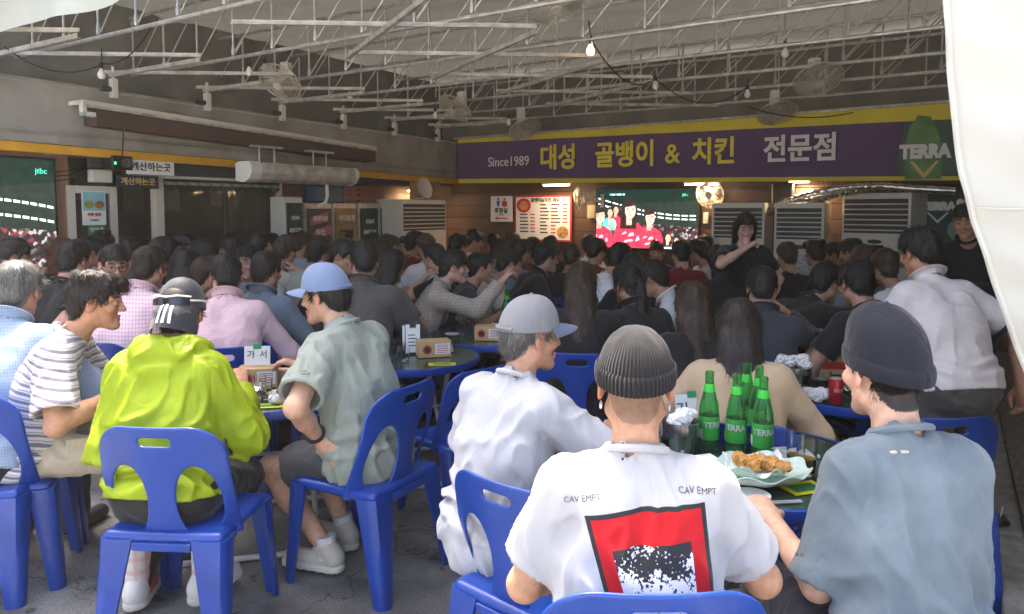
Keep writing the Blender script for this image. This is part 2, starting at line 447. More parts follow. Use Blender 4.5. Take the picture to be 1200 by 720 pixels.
M_BLUEP = mat('print_blue', (0.03, 0.12, 0.5), 0.6, var=0.1)
M_GOLD = mat('print_gold', (0.5, 0.36, 0.1), 0.5, var=0.1)
M_GRNP = mat('print_green', (0.03, 0.2, 0.05), 0.5, var=0.25, scale=12)
M_SKYP = mat('print_sky', (0.25, 0.5, 0.55), 0.5, var=0.15)
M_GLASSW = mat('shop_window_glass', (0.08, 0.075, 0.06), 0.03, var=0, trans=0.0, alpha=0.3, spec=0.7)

# ------------------------------------------------------------------ ground
g = MB(); g.grid(lambda u, v: (-60 + 120 * u, -60 + 120 * v, 0), 24, 24)
tag(g.build('ground', M_ASPH), kind='structure')

# unseen pale street and building behind the camera, added to bounce light inward
pv = MB(); pv.grid(lambda u, v: (-30 + 60 * u, -18.4 + 18.3 * v, 0.004), 30, 6)
tag(pv.build('bounce_pavement', mat('pale_concrete', (0.42, 0.41, 0.38), .9, var=.15, scale=3, bump=.3, bscale=50)), kind='structure')
bld = thing('bounce_building', 'unseen pale rendered building across the street, added to bounce light under the canopy', 'building', (0, -19, 0))
MB().box(-16, 16, -4, 0, 0, 3.6).build('wall', mat('pale_render', (0.72, 0.67, 0.58), .9, var=.06, scale=.6), bld)
for i in range(10):
    for j in range(1):
        w_ = MB().box(-14.6 + i * 3, -13 + i * 3, -.02, .02, 1.2 + j * 3.4, 2.9 + j * 3.4).build('window', mat('far_window', (.04, .05, .06), .15, var=.1), bld); MB().box(-14.7 + i * 3, -12.9 + i * 3, .022, .1, 1.1 + j * 3.4, 1.19 + j * 3.4).build('sill', mat('sill', (.6, .6, .58), .8), w_)

# ------------------------------------------------------------------ wall frames
A0, C0 = Vector((-4.2, 6.1, 0)), Vector((-0.87, 11.7, 0))
class Wall:
    def __init__(s, P, d):
        s.P = P; s.d = d.normalized(); s.n = Vector((-s.d.y, s.d.x, 0)); s.rz = math.atan2(s.d.y, s.d.x)   # n points out of the room
    def pt(s, px, py, off=0.0):
        """(along, z) of a photo pixel on the plane `off` metres in front of the wall"""
        q = onplane(px, py, s.P - s.n * off, s.n); r = q - (s.P - s.n * off)
        return r.dot(s.d), q.z
    def world(s, a, off, z=0.0): return s.P + s.d * a - s.n * off + Vector((0, 0, z))
    def rect(s, x0, y0, x1, y1, off=0.0):
        a0, z0 = s.pt(x0, y0, off); a1, z1 = s.pt(x1, y0, off); a2, z2 = s.pt(x0, y1, off); a3, z3 = s.pt(x1, y1, off)
        return (a0 + a2) / 2, (a1 + a3) / 2, (z2 + z3) / 2, (z0 + z1) / 2      # a0, a1, zlow, zhigh
LW = Wall(A0, C0 - A0); BW = Wall(C0, Vector((0.839, -0.545, 0)))
def wthing(name, label, cat, W, a, off, z=0.0, group=None): return thing(name, label, cat, W.world(a, off, z), W.rz, group)
def wstruct(name, W, off):
    o = bpy.data.objects.new(name, None); link(o); o.location = W.world(0, off); o.rotation_euler = (0, 0, W.rz); return o

# left building front: lower wall 0.3 m behind the vinyl valance
LOFF = -0.3
lwall = wstruct('shop_front_wall', LW, LOFF); tag(lwall, 'wooden shop front wall below the amber strip with door and window', 'wall')
ax = {k: LW.pt(k, 250, LOFF)[0] for k in (-200, 65, 82, 136, 180, 190, 330, 470, 535)}
ZS = 2.28
def lw(name, a0, a1, z0, z1, m, y0=0.0, y1=0.12, c=0): return MB().box(a0, a1, y0, y1, z0, z1, c).build(name, m, lwall)
lw('wall_panel', -6, ax[65] - .9, 0, 2.6, M_WOODL)
lw('wall_panel', ax[65] - .9, ax[82], 0, 2.6, M_WOODL)
lw('wall_panel', ax[82], ax[190], 2.12, 2.6, M_WOOD)
lw('wall_panel', ax[190], ax[330], 2.08, 2.6, M_WOOD)
lw('wall_panel', ax[190], ax[330], 0, 0.85, M_WOOD)
lw('wall_panel', ax[330], 7.2, 0, 2.6, M_WOOD)
lw('upper_tarp', -6, 7.2, 2.62, 3.6, M_TARP, -.03, -.02)
lw('counter_top', ax[190], ax[330], 0.85, 0.9, M_GALV, -0.12, 0.2)
# door frames
dz = LW.pt(100, 218, LOFF)[1]
def frame_door(a0, a1, z1, w=0.07):
    MB().box(a0, a0 + w, -0.03, 0.05, 0.0, z1, .004).build('door_stile', M_IVORY, lwall)
    MB().box(a1 - w, a1, -0.03, 0.05, 0.0, z1, .004).build('door_stile', M_IVORY, lwall)
    MB().box(a0 + w, a1 - w, -0.03, 0.05, z1 - w, z1, .004).build('door_rail', M_IVORY, lwall)
    MB().box(a0 + w, a1 - w, -0.03, 0.05, 0.02, 0.14, .004).build('door_rail', M_IVORY, lwall)
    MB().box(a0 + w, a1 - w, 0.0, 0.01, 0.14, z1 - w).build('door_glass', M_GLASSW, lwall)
    MB().box(a1 - w * .7, a1 - w * .3, -0.06, -0.032, 0.95, 1.15, .006).build('door_handle', M_GALV, lwall)
frame_door(ax[82] - .03, ax[136], dz)
MB().box(ax[180], ax[190], -0.04, 0.05, 0, 2.1, .004).build('door_post', M_IVORY, lwall)
# shop window with frame
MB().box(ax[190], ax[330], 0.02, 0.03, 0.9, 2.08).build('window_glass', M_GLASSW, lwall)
MB().box(ax[330] - .06, ax[330], -0.02, 0.06, 0.9, 2.08, .004).build('window_frame', M_GALV, lwall)
mid = (ax[190] + ax[330]) / 2
MB().box(mid - .02, mid + .02, -0.01, 0.05, 0.9, 2.08, .004).build('window_frame', M_DGREY, lwall)
# room behind the window
kit = wstruct('shop_interior_room', LW, LOFF); tag(kit, 'dim shop interior behind the window with notices on its back wall', 'room')
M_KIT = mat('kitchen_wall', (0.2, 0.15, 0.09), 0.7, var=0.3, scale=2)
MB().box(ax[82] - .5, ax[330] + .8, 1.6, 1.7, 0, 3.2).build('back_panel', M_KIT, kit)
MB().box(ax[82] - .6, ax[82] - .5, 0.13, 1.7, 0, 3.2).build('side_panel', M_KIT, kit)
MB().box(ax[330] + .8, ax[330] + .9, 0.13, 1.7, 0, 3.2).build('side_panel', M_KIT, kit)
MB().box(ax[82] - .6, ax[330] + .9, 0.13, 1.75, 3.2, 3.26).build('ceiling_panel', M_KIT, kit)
random.seed(3)
for (dx, z, w, h) in ((0.4, 1.55, .3, .4), (.95, 1.75, .34, .26), (1.5, 1.6, .26, .36), (2.0, 1.62, .26, .36), (2.7, 1.7, .3, .2), (3.1, 1.6, .3, .4), (3.6, 1.5, .35, .5), (4.1, 1.7, .3, .3)):
    MB().box(ax[82] + dx, ax[82] + dx + w, 1.58, 1.597, z, z + h).build('notice', random.choice([M_PAPER, mat('yellow_paper', (0.5, 0.42, 0.2), 0.8, var=.1), mat('grey_paper', (0.4, 0.38, 0.33), 0.8, var=.1)]), kit)
MB().box(ax[190] + .2, ax[330] - .2, .8, 1.2, 0.0, 1.05, .01).build('kitchen_bench', M_GALV, kit)

# back wall: single horizontal boards
bwall = wstruct('back_wall', BW, 0.0); tag(bwall, 'brown wooden plank wall behind the crowd under the purple banner', 'wall')
for i in range(14):
    z0 = i * 0.19
    for j, (a0, a1) in enumerate(((-0.4, 2.6), (2.604, 5.4), (5.404, 9.5))):
        MB().box(a0, a1, 0.0, 0.03, z0 + .004, z0 + .186, .004).build('board', M_WOOD, bwall)
MB().box(-0.4, 9.5, 0.031, 0.15, 0, 2.66).build('wall_core', M_DGREY, bwall); MB().box(-0.6, 9.5, 0.0, 0.012, 2.664, 3.6).build('upper_tarp', M_TARP, bwall)
# right side: kerb, raised strip and dark green sheet behind the curtain
kd = LW.d; K0 = Vector((2.05, 3.03, 0)); kn = Vector((kd.y, -kd.x, 0))
M_KERB = mat('kerb_concrete', (0.3, 0.29, 0.26), 0.9, var=0.25, scale=12, bump=.4, bscale=60)
M_GRAV = mat('gravel_soil', (0.16, 0.14, 0.115), 0.95, var=0.5, scale=40, bump=1.0, bscale=70)
kr = math.atan2(kd.y, kd.x)
kerb = bpy.data.objects.new('kerb', None); link(kerb); kerb.location = K0; kerb.rotation_euler = (0, 0, kr); tag(kerb, 'low concrete kerb beside the gravel strip', kind='structure')
for i in range(12): MB().box(-4 + i * .9, -4 + i * .9 + .892, -.12, 0, 0, .11, .012).build('kerb_stone', M_KERB, kerb)
st = MB(); st.grid(lambda u, v: K0 + kd * (-4 + 10.8 * u) + kn * (.12 + 1.6 * v) + Vector((0, 0, .075 + .018 * math.sin(37 * u * 10) * math.sin(23 * v))), 60, 10, 0.07)
tag(st.build('gravel_strip', M_GRAV), kind='structure')
rs = MB(); 
def rsf(u, v):
    p = K0 + kd * (-1.0 + 8.3 * u) + kn * (1.75 + .03 * math.sin(u * 50) + .02 * math.sin(u * 23 + v * 3)); return (p.x, p.y, 0.05 + 3.4 * v)
rs.grid(rsf, 90, 10, .006); tag(rs.build('side_tarp', M_TARP), 'dark tarp side wall behind the white curtain', 'tarp')

# ------------------------------------------------------------------ roof: tarp, trusses, bracing
RN = Vector((0.545, 0.839, 0)); RV = Vector((0.839, -0.545, 0))
def roofp(s, t, z): return C0 + RV * s - RN * t + Vector((0, 0, z))
rt = MB()
def rf(u, v):
    s, t = -6 + 16 * u, -1.2 + 8.05 * v
    return roofp(s, t, 3.62 + .035 * math.sin(t * math.pi * 2 / 1.02 + 1.0) + .02 * math.sin(s * 2.1 + t))
rt.grid(rf, 60, 70); tag(rt.build('roof_tarp', M_TARP), 'dark grey canopy tarp stretched over the steel trusses', 'canopy')
vert = MB().tube([(0, 0, 0), (0, 0, .04), (0, 0, .09), (0, 0, .5)], .011, 6, rs=[.016, .018, .0095, .0095]); _v0 = vert.build('web_post', M_GALV); vmesh = _v0.data; bpy.data.objects.remove(_v0)
diag = MB().tube([(0, 0, 0.02), (.48, 0, .5)], .0065, 6); _d0 = diag.build('web_diagonal', M_GALV); dmesh = _d0.data; bpy.data.objects.remove(_d0)
TT = (0.12, 1.1, 2.05, 3.08, 4.12, 5.15, 6.2)
ordn = ('first', 'second', 'third', 'fourth', 'fifth', 'sixth', 'seventh')
for i, t in enumerate(TT):
    root = thing('roof_truss', f'galvanised pipe roof truss, {ordn[i]} counting from the purple banner', 'truss', roofp(-4.5, t, 0), math.atan2(RV.y, RV.x), 'trusses under the canopy')
    L = 13.5
    MB().tube([(0, 0, 2.95), (L, 0, 2.95)], .017, 8).build('bottom_chord', M_GALV, root)
    MB().tube([(0, 0, 3.5), (L, 0, 3.5)], .017, 8).build('top_chord', M_GALV, root)
    for k in range(26):
        o = bpy.data.objects.new('web_post', vmesh); link(o); o.parent = root; o.location = (0.2 + k * .51 + (i % 2) * .2, 0, 2.972); 
        o = bpy.data.objects.new('web_diagonal', dmesh); link(o); o.parent = root; o.location = (0.21 + k * .51 + (i % 2) * .2, .012, 2.972)
def iron(parent, p, q, w=.03):
    b = MB(); t = (Vector(q) - Vector(p)).normalized(); b.bar(p, q, w, .006); n = Vector((0, 0, 1)).cross(t).normalized() * (w / 2 - .003)
    b.bar(Vector(p) + n + Vector((0, 0, .017)), Vector(q) + n + Vector((0, 0, .017)), .006, w); b.build('angle_bar', M_GALV2, parent)
br = thing('roof_bracing', 'zigzag angle iron bracing hung across the middle of the trusses', 'bracing', (0, 0, 0))
U = LW.d
Lp = [Vector((-2.5, 4.2, 2.905)) + U * (1.14 * i) for i in range(6)]; Rp = [Vector((-.42, 4.3, 2.905)) + U * (1.16 * i) for i in range(6)]
for i in range(6):
    iron(br, Lp[i], Rp[i])
    if i + 2 < 6: iron(br, Rp[i] - Vector((0, 0, .04)), Lp[i + 2] - Vector((0, 0, .04)))
br2 = thing('roof_bracing', 'angle iron bracing running back to the posts above the grey valance', 'bracing', (0, 0, 0))
for i in range(8):
    p = LW.world(-1.0 + i * 1.0, -.15, 2.905); q = p + Vector((1.75, .1, 0)); iron(br2, p, q, .03); p2 = LW.world(-1.0 + (i + 1) * 1.0, -.02, 2.86); iron(br2, q - Vector((0, 0, .04)), p2, .03)
for i in range(9):
    p = LW.world(-1.0 + i * 1.0, .03)
    pt = thing('bracket_post', 'short white steel post fixed on top of the grey valance', 'post', (p.x, p.y, 2.66), LW.rz, 'posts along the grey valance')
    MB().box(-.03, .03, -.03, .03, 0, .18, .006).build('sleeve', M_WHITE, pt); MB().tube([(0, 0, .1), (0, 0, .29)], .016, 8).build('stub', M_GALV, pt)
    MB().tube([(-.12, 0, .08), (-.03, 0, .08)], .025, 8).build('clamp', M_DGREY, pt)

# valance along the left shop
val = thing('valance', 'grey vinyl valance hanging above the amber strip of the shop front', 'valance', LW.world(0, 0), LW.rz)
def ztop(a): return np.interp(a, [LW.pt(0, 93)[0], LW.pt(536, 172)[0]], [LW.pt(0, 93)[1], LW.pt(536, 172)[1]])
def zbot(a): return np.interp(a, [LW.pt(0, 168)[0], LW.pt(536, 212)[0]], [LW.pt(0, 168)[1], LW.pt(536, 212)[1]])
aEnd = LW.pt(536, 190)[0]
vb = MB()
def vf(u, v):
    a = -5 + (aEnd + 5) * u; z1, z0 = ztop(a) + .05, zbot(a) + .03; z = z0 + (z1 - z0) * v
    y = .012 * math.sin(a * 9 + 2 * v) * (1 - v) + .02 * math.sin(a * 23) * max(0, .25 - v) * 2 - .05 * max(0, .16 - v) * math.sin(a * 3) - .03 * math.exp(-((v - .17) / .03) ** 2)
    return (a, y, z)
vb.grid(vf, 260, 24, .004); vb.build('sheet', M_GREY, val)
MB().tube([(-5, .02, ztop(-5) + .05), (aEnd, .02, ztop(aEnd) + .05)], .022, 8).build('top_pipe', M_GALV, val)
sp = thing('amber_strip', 'amber yellow metal strip along the bottom of the grey valance', 'trim', LW.world(0, 0.012), LW.rz)
b = MB(); n = 20
for i in range(n):
    a0, a1 = -5 + (aEnd + 5) * i / n, -5 + (aEnd + 5) * (i + 1) / n; h = .055
    b.add([(a0, -.03, zbot(a0) - h), (a1, -.03, zbot(a1) - h), (a1, -.03, zbot(a1) + .02), (a0, -.03, zbot(a0) + .02), (a0, .05, zbot(a0) - h), (a1, .05, zbot(a1) - h), (a1, .05, zbot(a1) + .02), (a0, .05, zbot(a0) + .02)],
          [(0, 1, 2, 3), (4, 7, 6, 5), (0, 4, 5, 1), (3, 2, 6, 7)])
b.build('strip', M_YEL, sp)
# rolled brown awning cassette
aw0, awz0 = LW.pt(97, 125, .25); aw1, awz1 = LW.pt(440, 178, .25)
aw = thing('rolled_awning', 'brown retractable awning rolled up on the grey valance', 'awning', LW.world(aw0, .25), LW.rz)
Lw = aw1 - aw0; zA = LW.pt(97, 117, .25)[1]; zB = LW.pt(440, 172, .25)[1]
def awz(a): return zA + (zB - zA) * a / Lw
def aslab(nm, y0, y1, dz0, dz1, m, e=0.0):
    MB().add([(a, y, awz(a) + d) for a in (e, Lw) for y in (y0, y1) for d in (dz0, dz1)], [(0, 1, 3, 2), (4, 6, 7, 5), (0, 4, 5, 1), (2, 3, 7, 6), (0, 2, 6, 4), (1, 5, 7, 3)]).build(nm, m, aw)
aslab('cassette', -.02, .22, -.035, 0, M_IVORY); aslab('roll', 0.0, .2, -.2, -.037, M_BROWN, .12); aslab('front_bar', -.03, -.003, -.06, -.036, M_GALV2)
MB().box(-.02, .1, -.03, .03, awz(0) - .14, awz(0) - .1, .006).box(-.02, .02, -.03, .03, awz(0) - .14, awz(0) - .02, .006).build('end_bracket', M_WHITE, aw)
# front edge of the roof: folded white tarp
ft = thing('folded_tarp', 'bright white folded tarp hanging along the front edge of the canopy', 'tarp', (0, 0, 0))
def ff(u, v):
    s = .88 + 3.4 * u; p = roofp(s, 6.78 + .03 * math.sin(s * 7) * (1 - v), 2.9 + .33 * v + .02 * math.sin(s * 5)); 
    return p
b = MB(); b.grid(ff, 60, 8); b.build('sheet', M_WTARP, ft)
MB().tube([roofp(.7, 6.74, 3.14), roofp(4.3, 6.74, 3.14)], .025, 8).build('edge_pipe', M_WHITE, ft)
MB().tube([roofp(.7, 6.84, 3.02), roofp(1.5, 6.84, 3.16)], .012, 8).build('edge_rope', M_RED, ft)

# white curtain at the right, gathered towards its tie-back
cu = thing('white_curtain', 'white tarp curtain pulled aside beside the person in the white polo', 'curtain', (0, 0, 0))
Pc = [(1108, -80), (1110, 0), (1113, 60), (1118, 130), (1128, 205), (1143, 260), (1160, 310), (1178, 365), (1200, 425), (1240, 530), (1300, 660)]
def cf(u, v):
    k = v * (len(Pc) - 1); i = min(int(k), len(Pc) - 2); f = k - i
    px = Pc[i][0] * (1 - f) + Pc[i + 1][0] * f; py = Pc[i][1] * (1 - f) + Pc[i + 1][1] * f
    e = at(px, py, 2.15)
    far = Vector((3.6, 2.15 - 1.0, e.z))
    p = e.lerp(far, u); d = .06 * math.sin(u * 26 + v * 2.5) * min(1, u * 5) + .03 * math.sin(u * 61 + 1 + 3 * v) * min(1, u * 4) + .012 * math.sin(u * 9 + v * 31) * min(1, u * 6) + .008 * math.sin(u * 40 - v * 47)
    return p + Vector((.35, .9, 0)) * d
b = MB(); b.grid(cf, 90, 40); b.build('sheet', M_CURT, cu)
hp = [cf(0, i / 60) + Vector((-.004, -.004, 0)) for i in range(61)]
MB().tube(hp, .009, 8).build('hem', M_CURT, cu)
for vv in (.47,): MB().tube([cf(i / 60, vv + .004 * math.sin(i * .5)) - Vector((.2, .6, 0)).normalized() * .004 for i in range(61)], .0035, 6).build('seam', M_CURT, cu)

# ------------------------------------------------------------------ screens
def emis(name, col, s=1.0):
    if name in _mats: return _mats[name]
    m = mat(name, (0.004, 0.004, 0.004), 0.25, var=0, emit=col, estr=s, spec=.08)
    if name.startswith('screen'):
        nt = m.node_tree; N = nt.nodes; b = N['Principled BSDF']; tc = N.new('ShaderNodeTexCoord'); n = N.new('ShaderNodeTexNoise'); n.inputs['Scale'].default_value = 16; n.inputs['Detail'].default_value = 8; n.inputs['Roughness'].default_value = .7
        r = N.new('ShaderNodeMapRange'); r.inputs[1].default_value = .3; r.inputs[2].default_value = .7; r.inputs[3].default_value = .3 * s; r.inputs[4].default_value = 1.15 * s; nt.links.new(tc.outputs['Object'], n.inputs['Vector']); nt.links.new(n.outputs['Fac'], r.inputs[0]); nt.links.new(r.outputs[0], b.inputs['Emission Strength'])
    return m
def crowdmat():
    m = mat('screen_crowd', (0.004, 0.004, 0.004), 0.3, var=0, spec=.08); nt = m.node_tree; N = nt.nodes; L = nt.links; b = N['Principled BSDF']
    tc = N.new('ShaderNodeTexCoord'); v = N.new('ShaderNodeTexVoronoi'); v.inputs['Scale'].default_value = 34
    r = N.new('ShaderNodeValToRGB'); r.color_ramp.interpolation = 'CONSTANT'; e = r.color_ramp.elements
    e[0].position = 0; e[0].color = (.02, .018, .02, 1); e[1].position = .55; e[1].color = (.06, .03, .03, 1)
    for p, c in ((.7, (.2, .03, .04)), (.8, (.12, .1, .1)), (.9, (.35, .32, .3))): q = e.new(p); q.color = (*c, 1)
    sp_ = N.new('ShaderNodeSeparateColor'); L.new(tc.outputs['Object'], v.inputs['Vector']); L.new(v.outputs['Color'], sp_.inputs[0]); L.new(sp_.outputs[0], r.inputs[0])
    L.new(r.outputs[0], b.inputs['Emission Color']); b.inputs['Emission Strength'].default_value = 0.4
    return m
M_SCRD, M_SCRG, M_SCRC = emis('screen_dark', (.01, .016, .013)), emis('screen_green', (.004, .011, .008)), crowdmat()
M_SCRW, M_SCRR, M_SCRS, M_SCRH = emis('screen_white', (.6, .64, .6)), emis('screen_red', (.48, .02, .04)), emis('screen_skin', (.42, .2, .14)), emis('screen_hair', (.015, .01, .01))
M_SCRT = emis('screen_teal', (.05, .4, .3))
def ellp(cx, cz, rx, rz, n=18, a0=0, a1=2 * math.pi): return [(cx + rx * math.cos(a0 + (a1 - a0) * i / (n - 1)), cz + rz * math.sin(a0 + (a1 - a0) * i / (n - 1))) for i in range(n)]
def television(W, off, px, label, people):
    a0, a1, z0, z1 = W.rect(*px, off); w, h = a1 - a0, z1 - z0
    t = wthing('television', label, 'television', W, a0, off, z0)
    MB().box(-.02, w + .02, .002, .07, -.02, h + .02, .006).build('housing', M_BLACK, t)
    s = MB().box(0, w, -.002, 0.0015, 0, h).build('screen', M_SCRD, t)
    def shape(pts, m, y, nm='picture'): MB().poly(pts, y).build(nm, m, s)
    shape([(0, h * .72), (w, h * .8), (w, h), (0, h)], M_SCRG, -.003, 'roof_glow')
    shape([(0, 0), (w, 0), (w, h * .36), (w * .5, h * .42), (0, h * .5)], M_SCRC, -.003, 'stand_crowd')
    for row in range(2):
        b = MB()
        for i in range(13):
            f = i / 13; x = w * (.02 + .98 * f); z = h * (.84 - row * .1 - (.3 - .04 * row) * math.sin(min(1, f * 1.15) * 1.45)) if people else h * (.66 - .13 * row - .1 * f * f)
            f2 = (i + .75) / 13; x2 = w * (.02 + .98 * f2); z2 = h * (.84 - row * .1 - (.3 - .04 * row) * math.sin(min(1, f2 * 1.15) * 1.45)) if people else h * (.66 - .13 * row - .1 * f2 * f2)
            b.add([(x, -.004, z), (x2, -.004, z2), (x2, -.004, z2 + h * .022), (x, -.004, z + h * .022)], [(0, 1, 2, 3)])
        b.build('stadium_lights', M_SCRW, s)
    for i in range(8): MB().poly([(w * (.14 + .02 * i), h * .9), (w * (.15 + .02 * i), h * .9), (w * (.155 + .02 * i), h * .93), (w * (.14 + .02 * i), h * .93)], -.005).build('score_text', M_SCRW if i % 3 else M_SCRT, s)
    text('jtbc', h * .07, M_SCRT, s, (w * .88, -.006, h * .9), name='score_text')
    if people:
        M_SK2, M_LOG = emis('screen_skin_lit', (.5, .27, .2)), emis('screen_pink', (.5, .25, .26))
        for (cx, cz, sc, m2, lh) in ((.03, -.02, .95, M_SCRR, 0), (.14, .3, .5, M_SCRT, 0), (.2, .34, .5, M_SCRR, 0), (.27, .4, .42, M_SCRR, 1), (.72, -.12, .5, M_SCRW, 1), (.8, -.12, .42, M_SCRS, 0), (.54, -.02, .9, M_SCRR, 0), (.34, .0, 1.08, M_SCRR, 1)):
            x = w * cx; y = -.006 - .0012 * sc; Wd = w * sc; Hh = h * sc; zb = h * cz
            def P(pts): return [(min(max(x + a * Wd, .001), w - .001), min(max(zb + c * Hh, .001), h - .001)) for a, c in pts]
            shape(P([(-.15, 0), (.15, 0), (.15, .2), (.125, .33), (.06, .41), (-.06, .42), (-.12, .35), (-.15, .2)]), m2, y, 'figure_shirt')
            shape(P(ellp(0, .6, .078, .2) if lh else ellp(0, .66, .062, .15)), M_SCRH, y - .0004, 'figure_hair')
            if lh: shape(P([(-.085, .3), (.07, .3), (.08, .6), (-.08, .6)]), M_SCRH, y - .0005, 'figure_hair')
            shape(P([(-.025, .36), (.025, .36), (.028, .5), (-.025, .5)]), M_SCRS, y - .0008, 'figure_neck')
            shape(P(ellp(.012, .595, .05, .135)), M_SK2 if sc > .8 else M_SCRS, y - .0009, 'figure_face')
            if sc > .8:
                shape(P([(-.045, .64), (.058, .67), (.05, .74), (0, .77), (-.05, .72)]), M_SCRH, y - .001, 'figure_fringe')
                for ex in (-.012, .036): shape(P(ellp(ex, .615, .009, .012, 8)), M_SCRH, y - .0011, 'figure_eye')
                shape(P(ellp(.014, .52, .014, .009, 8)), M_SCRR, y - .0011, 'figure_mouth')
                for k, (u0, u1, v0, v1) in enumerate(((-.07, -.02, .2, .26), (-.01, .05, .17, .25), (-.05, .04, .08, .14), (.06, .1, .1, .2))): shape(P([(u0, v0), (u1, v0 + .03), (u1 - .01, v1), (u0 + .015, v1 - .02)]), M_LOG, y - .001, 'shirt_print')
    return t
television(BW, .12, (699, 222, 818, 291), 'wall television showing red shirted football fans below the purple banner', True)
television(LW, LOFF + .1, (-75, 185, 65, 322), 'wall television showing a dark stadium beside the wooden door panel', False)

# ------------------------------------------------------------------ signs on the walls
def panel(W, off, px, name, label, cat, m, th=.02, group=None):
    a0, a1, z0, z1 = W.rect(*px, off); t = wthing(name, label, cat, W, a0, off, z0, group)
    MB().box(0, a1 - a0, 0, th, 0, z1 - z0, .002).build('board', m, t); return t, a1 - a0, z1 - z0
t, w, h = panel(LW, LOFF + .34, (149, 188, 204, 205), 'cashier_sign', 'white sign with black Korean lettering above the shop door', 'sign', M_PAPER)
text('계산하는곳', h * .62, M_INK, t, (w / 2, -.002, h / 2), off=.002, sx=min(1.2, w * .85 / (h * .62 * 4.6)))
t, w, h = panel(LW, LOFF + .28, (137, 206, 186, 221), 'cashier_sign', 'dark navy sign with gold Korean lettering above the shop door', 'sign', mat('navy_board', (.012, .018, .04), .5, var=.1))
text('계산하는곳', h * .6, M_GOLD, t, (w / 2, -.002, h / 2), off=.002, sx=min(1.2, w * .82 / (h * .6 * 4.6)))
t, w, h = panel(BW, .06, (575, 230, 600, 260), 'toilet_sign', 'white toilet sign with blue and red figures and a red arrow', 'sign', M_PAPER)
for cx, m in ((.36, M_BLUEP), (.66, M_RED)):
    MB().poly(ellp(w * cx, h * .88, w * .055, h * .045), -.002).poly([(w * (cx - .09), h * .82), (w * (cx + .09), h * .82), (w * (cx + (.05 if m is M_BLUEP else .13)), h * .64), (w * (cx + .03), h * .58), (w * (cx - .03), h * .58), (w * (cx - (.05 if m is M_BLUEP else .13)), h * .64)], -.002).build('figure_mark', m, t)
text('화장실', h * .22, M_INK, t, (w / 2, -.002, h * .42), off=.003); text('TOILET', h * .08, M_INK, t, (w / 2, -.002, h * .27))
MB().poly([(w * .2, h * .13), (w * .32, h * .19), (w * .32, h * .155), (w * .8, h * .155), (w * .8, h * .105), (w * .32, h * .105), (w * .32, h * .07)], -.002).build('arrow_mark', M_RED, t)
t, w, h = panel(BW, .06, (603, 229, 670, 283), 'menu_board', 'white menu board with red border and columns of prices', 'menu', M_RED)
MB().box(w * .03, w * .97, -.004, -.001, h * .04, h * .96).build('sheet', M_PAPER, t)
MB().poly(ellp(w * .17, h * .78, w * .13, h * .16), -.006).build('dish_picture', M_RED, t); MB().poly(ellp(w * .17, h * .78, w * .085, h * .1), -.007).build('dish_picture', mat('dish_orange', (.5, .2, .08), .6, var=.4, scale=40), t)
MB().poly(ellp(w * .85, h * .2, w * .1, h * .13), -.006).build('dish_picture', mat('burger', (.4, .22, .07), .6, var=.6, scale=30), t)
text('골뱅이&치킨 메뉴', h * .1, M_INK, t, (w * .55, -.006, h * .89), off=.002)
random.seed(5)
for c_, n_ in ((.1, 6), (.46, 9), (.66, 8)):
    for i in range(n_):
        z = h * (.57 if c_ < .2 else .78) - i * h * .075
        if z < h * .08 or (c_ > .6 and z < h * .34): continue
        l = w * random.uniform(.1, .16)
        MB().box(w * c_, w * c_ + l, -.006, -.0045, z, z + h * .028).build('menu_line', M_INK, t)
        MB().box(w * c_ + w * .19, w * c_ + w * .27, -.006, -.0045, z, z + h * .028).build('price_line', M_RED, t)
t, w, h = panel(BW, .06, (688, 240, 698, 256), 'wall_notice', 'small yellowish notice between menu board and television', 'notice', mat('old_paper', (.45, .38, .2), .8, var=.1))
MB().box(w * .1, w * .9, -.003, -.001, h * .1, h * .9).build('sheet', mat('old_paper2', (.5, .45, .28), .8, var=.1), t)
t, w, h = panel(BW, .06, (824, 249, 830, 262), 'wall_switch_plate', 'small pale switch plate between television and air conditioner', 'switch', M_IVORY)
MB().box(w * .3, w * .7, -.006, -.001, h * .3, h * .7, .002).build('rocker', M_WHITE, t)
t, w, h = panel(LW, LOFF + .06, (96, 224, 124, 264), 'door_poster', 'poster with two bowls of food stuck on the ivory framed door', 'poster', M_PAPER, .004)
MB().box(0.01, w - .01, -.003, -.001, h * .42, h * .97).build('sky_print', M_SKYP, t)
for i, (cx, m) in enumerate(((.3, mat('bowl_green', (.25, .3, .06), .5, var=.3)), (.72, mat('bowl_red', (.35, .15, .05), .5, var=.3)))):
    MB().poly(ellp(w * cx, h * .6, w * .2, h * .12), -.005 - i * .001).build('bowl_print', m, t)
text('대박 할인', h * .1, M_RED, t, (w * .5, -.004, h * .3), off=.002); text('8,900원', h * .08, M_INK, t, (w * .5, -.004, h * .14))
t, w, h = panel(LW, LOFF + .06, (103, 264, 124, 276), 'door_notice', 'green notice card below the food poster on the door', 'notice', M_GRNP, .004)
text('영업중', h * .5, M_PAPER, t, (w / 2, -.003, h / 2))

# pennant strip along the window top
a0, a1, z0, z1 = LW.rect(192, 213, 328, 220, LOFF + .06)
pn = wthing('pennant_strip', 'dark beer pennant strip hung along the top of the shop window', 'bunting', LW, a0, LOFF + .06, 0)
for i in range(11):
    x = (a1 - a0) * i / 11; x2 = (a1 - a0) * (i + .96) / 11; zz = LW.pt(260, 214, LOFF + .06)[1] + .02
    MB().add([(x, 0, zz), (x2, 0, zz), (x2, 0, zz - .09), ((x + x2) / 2, 0, zz - .13), (x, 0, zz - .09)], [(0, 4, 3, 2, 1)]).build('pennant', M_DARKG, pn)
    text('TERRA', .045, M_LWHT, pn, ((x + x2) / 2, -.003, zz - .05))
